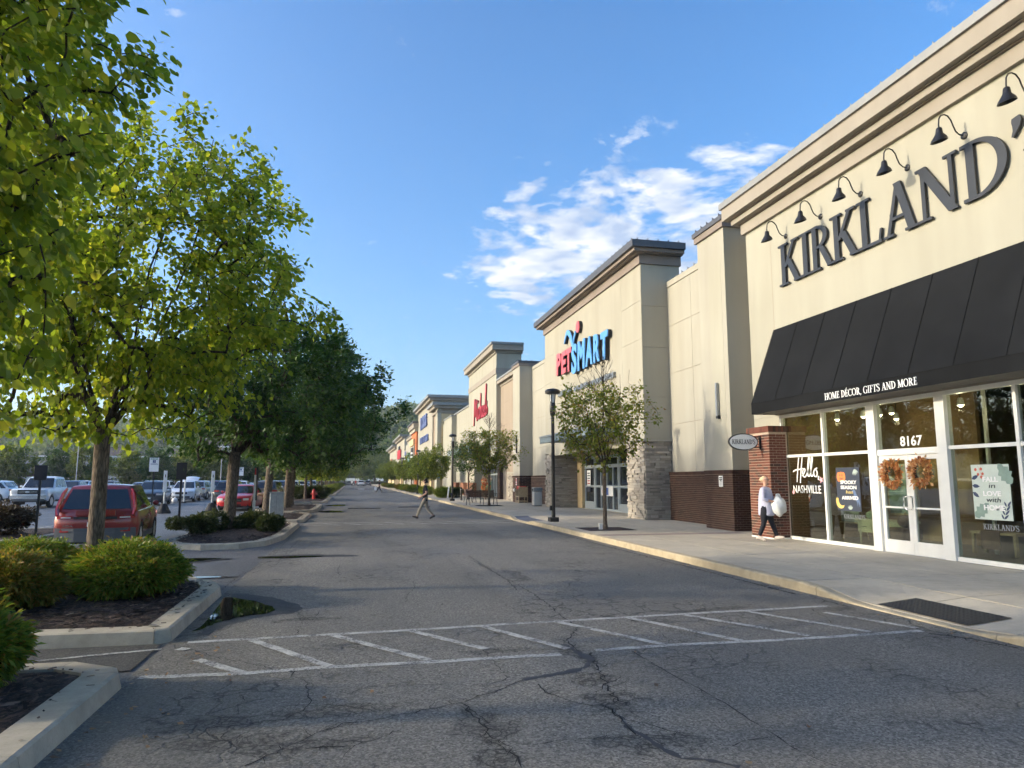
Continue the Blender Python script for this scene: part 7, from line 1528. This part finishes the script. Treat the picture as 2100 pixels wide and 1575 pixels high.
# ---------------------------------------------------------------- houses beyond the lot
ROOF = plain('roof_brown', (.075, .055, .045), .9, .25, 2); SIDE = plain('siding_beige', (.42, .375, .30), .85, .08, 2); BRKF = plain('brick_far', (.16, .085, .06), .9, .2, 3)
def house(x, y, w_, d, h_, lab, brick=True, wins=True):
    t = thing('apartment_house', (x, y, 0), lab, 'building'); bx('wall', (-w_/2, w_/2, 0, d, 0, h_), SIDE, t)
    rf = MB(); o = 1.2; rz_ = h_+w_*.11; rf.add([(-w_/2-o, -o, h_), (w_/2+o, -o, h_), (w_/2+o, d+o, h_), (-w_/2-o, d+o, h_), (-w_/2+d*.5, d/2, rz_), (w_/2-d*.5, d/2, rz_)], [(0, 1, 5, 4), (1, 2, 5), (2, 3, 4, 5), (3, 0, 4), (3, 2, 1, 0)]); r_ = build('roof', rf, ROOF, t); bx('chimney', (-1, 0, d/2-1, d/2, rz_-.6, rz_+.9), BRKF, r_); bx('eave', (-w_/2-o, w_/2+o, -o-.1, -o, h_-.35, h_+.02), WHITE, t)
    n = max(3, int(w_/4.5)); bay = w_/n
    for i in range(n):
        cx = -w_/2+bay*(i+.5)
        if brick and i % 3 == 1: bx('brick_bay', (cx-bay*.38, cx+bay*.38, -.6, 0, 0, h_-.4), BRKF, t); yy = -.6
        else: yy = 0
        for f in range(3):
            z = .9+f*h_/3.1; f_ = bx('window', (cx-.95, cx+.95, yy-.10, yy-.001, z, z+1.7), WHITE, t)
            for s in (-1, 1): bx('pane', (cx+s*.46-.38, cx+s*.46+.38, yy-.13, yy-.101, z+.15, z+1.55), WGLASS, f_)
    bx('garage_band', (-w_/2, w_/2, -.3, -.01, 0, .6), BRKF, t)
house(-118, 225, 46, 16, 8.6, 'beige apartment block with brown hipped roof at far left'); house(-72, 226, 26, 14, 8.6, 'beige apartment block with brown roof left of the nearest trunk'); house(-50, 232, 22, 14, 9.0, 'beige apartment block behind the accessible parking sign'); house(-27, 178, 24, 13, 9.6, 'beige and brick apartment block seen between the dark trees'); house(-88, 175, 20, 12, 3.6, 'low brown-roofed building at the far edge of the lot', False)
t = thing('park_house', (-55, 150, 0), 'small grey-roofed garage building right of the blue suv', 'building'); bx('wall', (-7, 7, 0, 8, 0, 3), BRKF, t); build('roof', MB().add([(-8, -1, 3), (8, -1, 3), (8, 9, 3), (-8, 9, 3), (-5, 4, 5.4), (5, 4, 5.4)], [(0, 1, 5, 4), (1, 2, 5), (2, 3, 4, 5), (3, 0, 4), (3, 2, 1, 0)]), plain('roof_grey', (.22, .21, .20), .9), t); [bx('door', (-6+k*4.2, -2.6+k*4.2, -.05, -.001, .1, 2.4), WHITE, t) for k in range(3)]
t = thing('field_wall', (-40, 132, 0), 'low brick wall along the far edge of the lot', 'wall'); bx('wall', (-45, 26, 0, .4, 0, 1.3), BRKF, t); [bx('pier', (x-.4, x+.4, -.2, .6, 0, 1.9), BRKF, t) for x in range(-45, 27, 9)]
# ---------------------------------------------------------------- people
def skin(name, V, Ed, mat, parent, root=0, sub=2):
    """V: list of (x, y, z, rx[, ry])"""
    me = bpy.data.meshes.new(name); me.from_pydata([v[:3] for v in V], Ed, []); o = bpy.data.objects.new(name, me); COL.objects.link(o)
    m = o.modifiers.new('skin', 'SKIN'); m.use_smooth_shade = True; m.branch_smoothing = .6; sk = me.skin_vertices[0].data
    for i, v in enumerate(V): sk[i].radius = (v[3], v[4] if len(v) > 4 else v[3]); sk[i].use_root = (i == root)
    if sub: s = o.modifiers.new('sub', 'SUBSURF'); s.levels = sub; s.render_levels = sub
    dg = bpy.context.evaluated_depsgraph_get(); dg.update(); out = bpy.data.meshes.new_from_object(o.evaluated_get(dg)); out.name = name; bpy.data.objects.remove(o)
    return put(name, out, mat, parent, smooth=True)
def chain(V, Ed, pts, start=None):
    p = start
    for q in pts:
        V.append(q); i = len(V)-1
        if p is not None: Ed.append((p, i))
        p = i
    return p
def hand(V, Ed, w_, fwd, side, at):
    """palm and five bent fingers growing from wrist index `at`"""
    f = Vector(fwd).normalized(); s = Vector(side).normalized(); dn = f.cross(s)
    wv = Vector(w_); palm = chain(V, Ed, [(*(wv+f*.045), .026, .018), (*(wv+f*.085), .028, .016)], at)
    for k, (off, L) in enumerate(((-.026, .062), (-.009, .075), (.009, .070), (.026, .055))):
        b = wv+f*.095+s*off; chain(V, Ed, [(*b, .0095), (*(b+f*L*.5+dn*.008), .0088), (*(b+f*L*.75+dn*L*.45), .0075)], palm)
    b = wv+f*.04+s*-.03; chain(V, Ed, [(*b, .011), (*(b+f*.03-s*.018), .0095), (*(b+f*.055-s*.014+dn*.012), .008)], palm-1)
def person(loc, rz, label, H, shirt, trousers, shoes, hairm, legs, arms, stout=1.0, shirt_len=.90, sleeve=.5, bun=False, glasses=False, fine=True):
    k = H/1.76; t = thing('person', loc, label, 'person', rz); w_ = stout; dp = stout**1.1
    S_ = lambda p: (p[0]*k, p[1]*k, p[2]*k, *[r*k for r in p[3:]])
    # body: one continuous surface, head to toes
    V = []; Ed = []; chain(V, Ed, [(0, 0, .95, .145*w_, .105*w_*dp)]); spine = chain(V, Ed, [(0, .01, 1.10, .135*w_, .10*w_*dp), (0, .01, 1.26, .15*w_, .105*w_*dp), (0, 0, 1.40, .15*w_, .09), (0, .0, 1.48, .055), (0, .01, 1.54, .052), (0, .02, 1.60, .078, .088), (0, .02, 1.66, .080, .098), (0, .012, 1.715, .072, .088), (0, .008, 1.75, .040, .05)], 0)
    chain(V, Ed, [(0, .115, 1.635, .013), (0, .132, 1.615, .012)], 7)
    for s in (-1, 1): chain(V, Ed, [(s*.085, .01, 1.645, .016)], 7)
    for s, lg in zip((-1, 1), legs):
        hx = s*.095*w_; (ky, kz), (ay, az), (ty, tz) = lg
        chain(V, Ed, [(hx, 0, .90, .09*w_), (hx, ky*.5, (.90+kz)/2, .082*w_), (hx*.95, ky, kz, .058), (hx*.95, (ky+ay)/2, (kz+az)/2, .054), (hx*.95, ay, az, .038), (hx*.95, ay-.03, az-.04, .036), (hx*.98, (ay+ty)/2, (az+tz)/2, .036), (hx, ty, tz, .03)], 0)
    for s, ar in zip((-1, 1), arms):
        (ex, ey, ez), (wx, wy_, wz) = ar; i = chain(V, Ed, [(s*.155*w_, 0, 1.42, .06), (s*(.19+.02*w_), 0, 1.38, .055), (s*ex, ey, ez, .042), (s*(ex*.6+wx*.4), ey*.6+wy_*.4, ez*.6+wz*.4, .040), (s*wx, wy_, wz, .027)], 3)
        if fine: f = Vector((s*(wx-ex), wy_-ey, wz-ez)); hand(V, Ed, (s*wx, wy_, wz), f, Vector((1, 0, 0)) if abs(f.normalized().x) < .8 else Vector((0, 1, 0)), i)
    skin('body', [S_(v) for v in V], Ed, SKIN, t)
    # shirt
    V = []; Ed = []; chain(V, Ed, [(0, .01, shirt_len-.13, .168*w_, .13*w_*dp), (0, .01, shirt_len-.08, .17*w_, .132*w_*dp), (0, .012, 1.04, .160*w_, .125*w_*dp), (0, .015, 1.26, .180*w_, .14*w_*dp), (0, 0, 1.40, .168*w_, .12*dp), (0, 0, 1.475, .075)])
    for s, ar in zip((-1, 1), arms):
        (ex, ey, ez), (wx, wy_, wz) = ar; a = Vector((s*(.19+.02*w_), 0, 1.38)); e = Vector((s*ex, ey, ez)); w2 = Vector((s*wx, wy_, wz)); pts = [(s*.155*w_, 0, 1.42, .072), (*a, .070)]
        if sleeve <= 1: m_ = a.lerp(e, sleeve); pts.append((*m_, .062))
        else: pts += [(*e, .062), (*e.lerp(w2, sleeve-1), .056)]
        chain(V, Ed, pts, 4)
    skin('shirt', [S_(v) for v in V], Ed, shirt, t)
    # trousers
    V = []; Ed = []; chain(V, Ed, [(0, .0, 1.10, .150*w_, .11*w_*dp), (0, 0, .92, .155*w_, .118*w_*dp)])
    for s, lg in zip((-1, 1), legs):
        hx = s*.095*w_; (ky, kz), (ay, az), (ty, tz) = lg; chain(V, Ed, [(hx, .0, .86, .098*w_), (hx, ky*.5, (.88+kz)/2, .09*w_), (hx*.95, ky, kz, .072), (hx*.95, (ky+ay)/2, (kz+az)/2, .067), (hx*.95, ay*.98+ky*.02, az*.98+kz*.02, .055)], 1)
    skin('trousers', [S_(v) for v in V], Ed, trousers, t)
    for s, lg in zip((-1, 1), legs):
        (ky, kz), (ay, az), (ty, tz) = lg; hx = s*.093*w_; d = Vector((0, ty-ay, tz-az)).normalized(); V = [(hx, ay-.085, az-.045, .058, .055), (hx, ay+.0, az-.03, .064, .060), (hx, (ay+ty)/2, (az+tz)/2-.005, .060, .052), (hx, ty+.02, tz, .052, .044), (hx, ty+.06, tz, .04, .036)]
        skin('shoe', [S_(v) for v in V], [(0, 1), (1, 2), (2, 3), (3, 4)], shoes, t)
    V = [(0, -.045, 1.58, .07, .055), (0, -.03, 1.66, .090, .088), (0, -.005, 1.715, .086, .095), (0, .045, 1.728, .066, .05)]; Ed = [(0, 1), (1, 2), (2, 3)]
    if bun: V += [(0, -.11, 1.66, .055, .05), (0, -.135, 1.63, .05)]; Ed += [(1, 4), (4, 5)]
    skin('hair', [S_(v) for v in V], Ed, hairm, t, 1)
    if fine:
        for s in (-1, 1): build('eye', MB().ball((s*.032*k, .112*k, 1.655*k), .011*k, 5), BLACK, t)
        build('mouth', MB().box(-.022*k, .022*k, .108*k, .116*k, 1.578*k, 1.586*k), plain('lips', (.35, .12, .10), .5), t)
        if glasses: build('glasses', MB().tube([(-.088*k, .0, 1.66*k), (-.07*k, .105*k, 1.655*k), (0, .128*k, 1.655*k), (.07*k, .105*k, 1.655*k), (.088*k, 0, 1.66*k)], .006*k, 5), BLACK, t)
    return t
STRIDE = (((.20, .50), (.36, .11), (.50, .12)), ((-.08, .48), (-.36, .16), (-.25, .04)))
NAVYS = plain('cloth_navy', (.010, .012, .020), .9, .15, 20); KHAKI = plain('cloth_khaki', (.26, .23, .185), .9, .1, 15); LAV = plain('cloth_lavender', (.46, .47, .60), .9, .06, 15); BLKC = plain('cloth_black', (.010, .011, .014), .9, .15, 20); TANS = plain('shoe_white', (.62, .54, .47), .6, .05); DKS = plain('shoe_dark', (.05, .045, .04), .6)
person((3.2, 32.0, 0), R(82), 'man in dark polo shirt and khaki trousers crossing the road', 1.77, NAVYS, KHAKI, DKS, HAIRD, STRIDE, ((.26, -.06, 1.13), (.17, .20, .98)) and (((.26, -.06, 1.13), (.17, .22, .97)), ((.26, -.08, 1.13), (.15, .18, .95))), 1.0, .90, .72)
person((10.47, 16.75, .15), R(-138), 'woman in lavender shirt and dark leggings carrying a white bag', 1.66, LAV, NAVYS, TANS, HAIRB, (((.10, .50), (.24, .12), (.37, .10)), ((-.04, .48), (-.18, .13), (-.06, .04))), (((.30, .06, 1.14), (.16, .33, 1.16)), ((.30, .02, 1.13), (.14, .30, 1.06))), 1.32, .80, 1.45, True, True)
t = thing('shopping_bag', (10.68, 16.50, 1.10), 'bulging white plastic bag held in front of the woman', 'bag'); rs = np.random.RandomState(3); mb = MB().ball((0, 0, -.06), .20, 11, (1.0, .9, 1.2))
mb.v = [tuple(np.array(v)*(1+.07*math.sin(v[0]*31+v[2]*17)+.05*math.sin(v[1]*43-v[2]*29))) for v in mb.v]; smooth_by_angle(build('sack', mb, plain('bag_plastic', (.62, .65, .66), .35, .08, 8), t), 60)
for s in (-1, 1): build('handle', MB().tube([(s*.06, 0, .14), (s*.05, .02, .24), (s*.02, .02, .26), (s*.01, .02, .16)], .014, 6), WHITEP, t)
person((3.75, 101.5, 0), R(85), 'far walker in dark clothes carrying a white bag', 1.75, BLKC, BLKC, DKS, HAIRD, STRIDE, (((.26, -.1, 1.12), (.22, .12, .88)), ((.26, 0, 1.12), (.2, .2, .92))), 1, .9, .9, fine=False)
t = thing('shopping_bag', (3.2, 101.4, .62), 'white bag carried by the far walker in dark clothes', 'bag'); build('sack', MB().box(-.16, .16, -.1, .1, -.28, .1), WHITEP, t); build('handle', MB().tube([(-.08, 0, .1), (0, 0, .24), (.08, 0, .1)], .015, 5), WHITEP, t)
REDS = plain('cloth_red', (.42, .06, .05), .9)
person((.0, 206, 0), R(175), 'tiny far walker in a white top on the road', 1.8, WHITEP, BLKC, DKS, HAIRB, STRIDE, (((.26, -.1, 1.12), (.22, .12, .88)), ((.26, 0, 1.12), (.2, .2, .92))), 1, .9, .9, fine=False)
person((1.0, 207, 0), R(170), 'tiny far walker in a red top on the road', 1.85, REDS, KHAKI, DKS, HAIRD, STRIDE, (((.26, -.1, 1.12), (.22, .12, .88)), ((.26, 0, 1.12), (.2, .2, .92))), 1.1, .9, .9, fine=False)
# ---------------------------------------------------------------- evening haze over the whole place
hz_ = NT('haze_air'); hz_.t.nodes.remove(hz_.p); vol = hz_.n('ShaderNodeVolumePrincipled'); vol.inputs['Color'].default_value = (.86, .91, .97, 1); vol.inputs['Density'].default_value = .00032; vol.inputs['Anisotropy'].default_value = .25
hz_.l(vol.outputs[0], hz_.out.inputs['Volume'])
build('haze', MB().box(-2600, 2600, -700, 3600, -4, 95), hz_.m, kind='stuff', label='thin evening haze in the air over the lot', cat='haze')
S.cycles.volume_bounces = 0

# ---------------------------------------------------------------- one label per repeat, by its place in the row
ORD = ['first', 'second', 'third', 'fourth', 'fifth', 'sixth', 'seventh', 'eighth', 'ninth', 'tenth', 'eleventh', 'twelfth', 'thirteenth', 'fourteenth', 'fifteenth']
def rank(group, key, fmt, only=None):
    L = [o for o in COL.objects if o.get('group') == group and (only is None or o.get('label') == only)]
    L.sort(key=key)
    for i, o in enumerate(L): o['label'] = fmt % ORD[i]
sx = lambda o: o.location.x/max(1, o.location.y); fy = lambda o: o.location.y
rank('trees along the far edge of the lot', sx, 'small round tree at the far lot edge, %s from the left')
rank('large trees at the end of the road', sx, 'large leafy tree closing the road end, %s from the left')
rank('far street trees of the pavement', fy, 'round street tree far down the pavement, %s beyond the walking man')
rank('far trees of the island row', fy, 'small yellow-green tree, %s beyond the hydrant tree in the island row')
rank('far shrubs along the pavement edge', fy, 'small rounded shrub along the pavement edge, %s beyond the walking man')
rank('far shrubs of the island row', fy, 'low yellow-green shrub, %s beyond the hydrant along the islands')
for q in ('white suv', 'silver sedan', 'grey suv'): rank('cars in the far parked rows', fy, q+' in the far parked rows, %s of its kind from near', q+' in the far parked row')
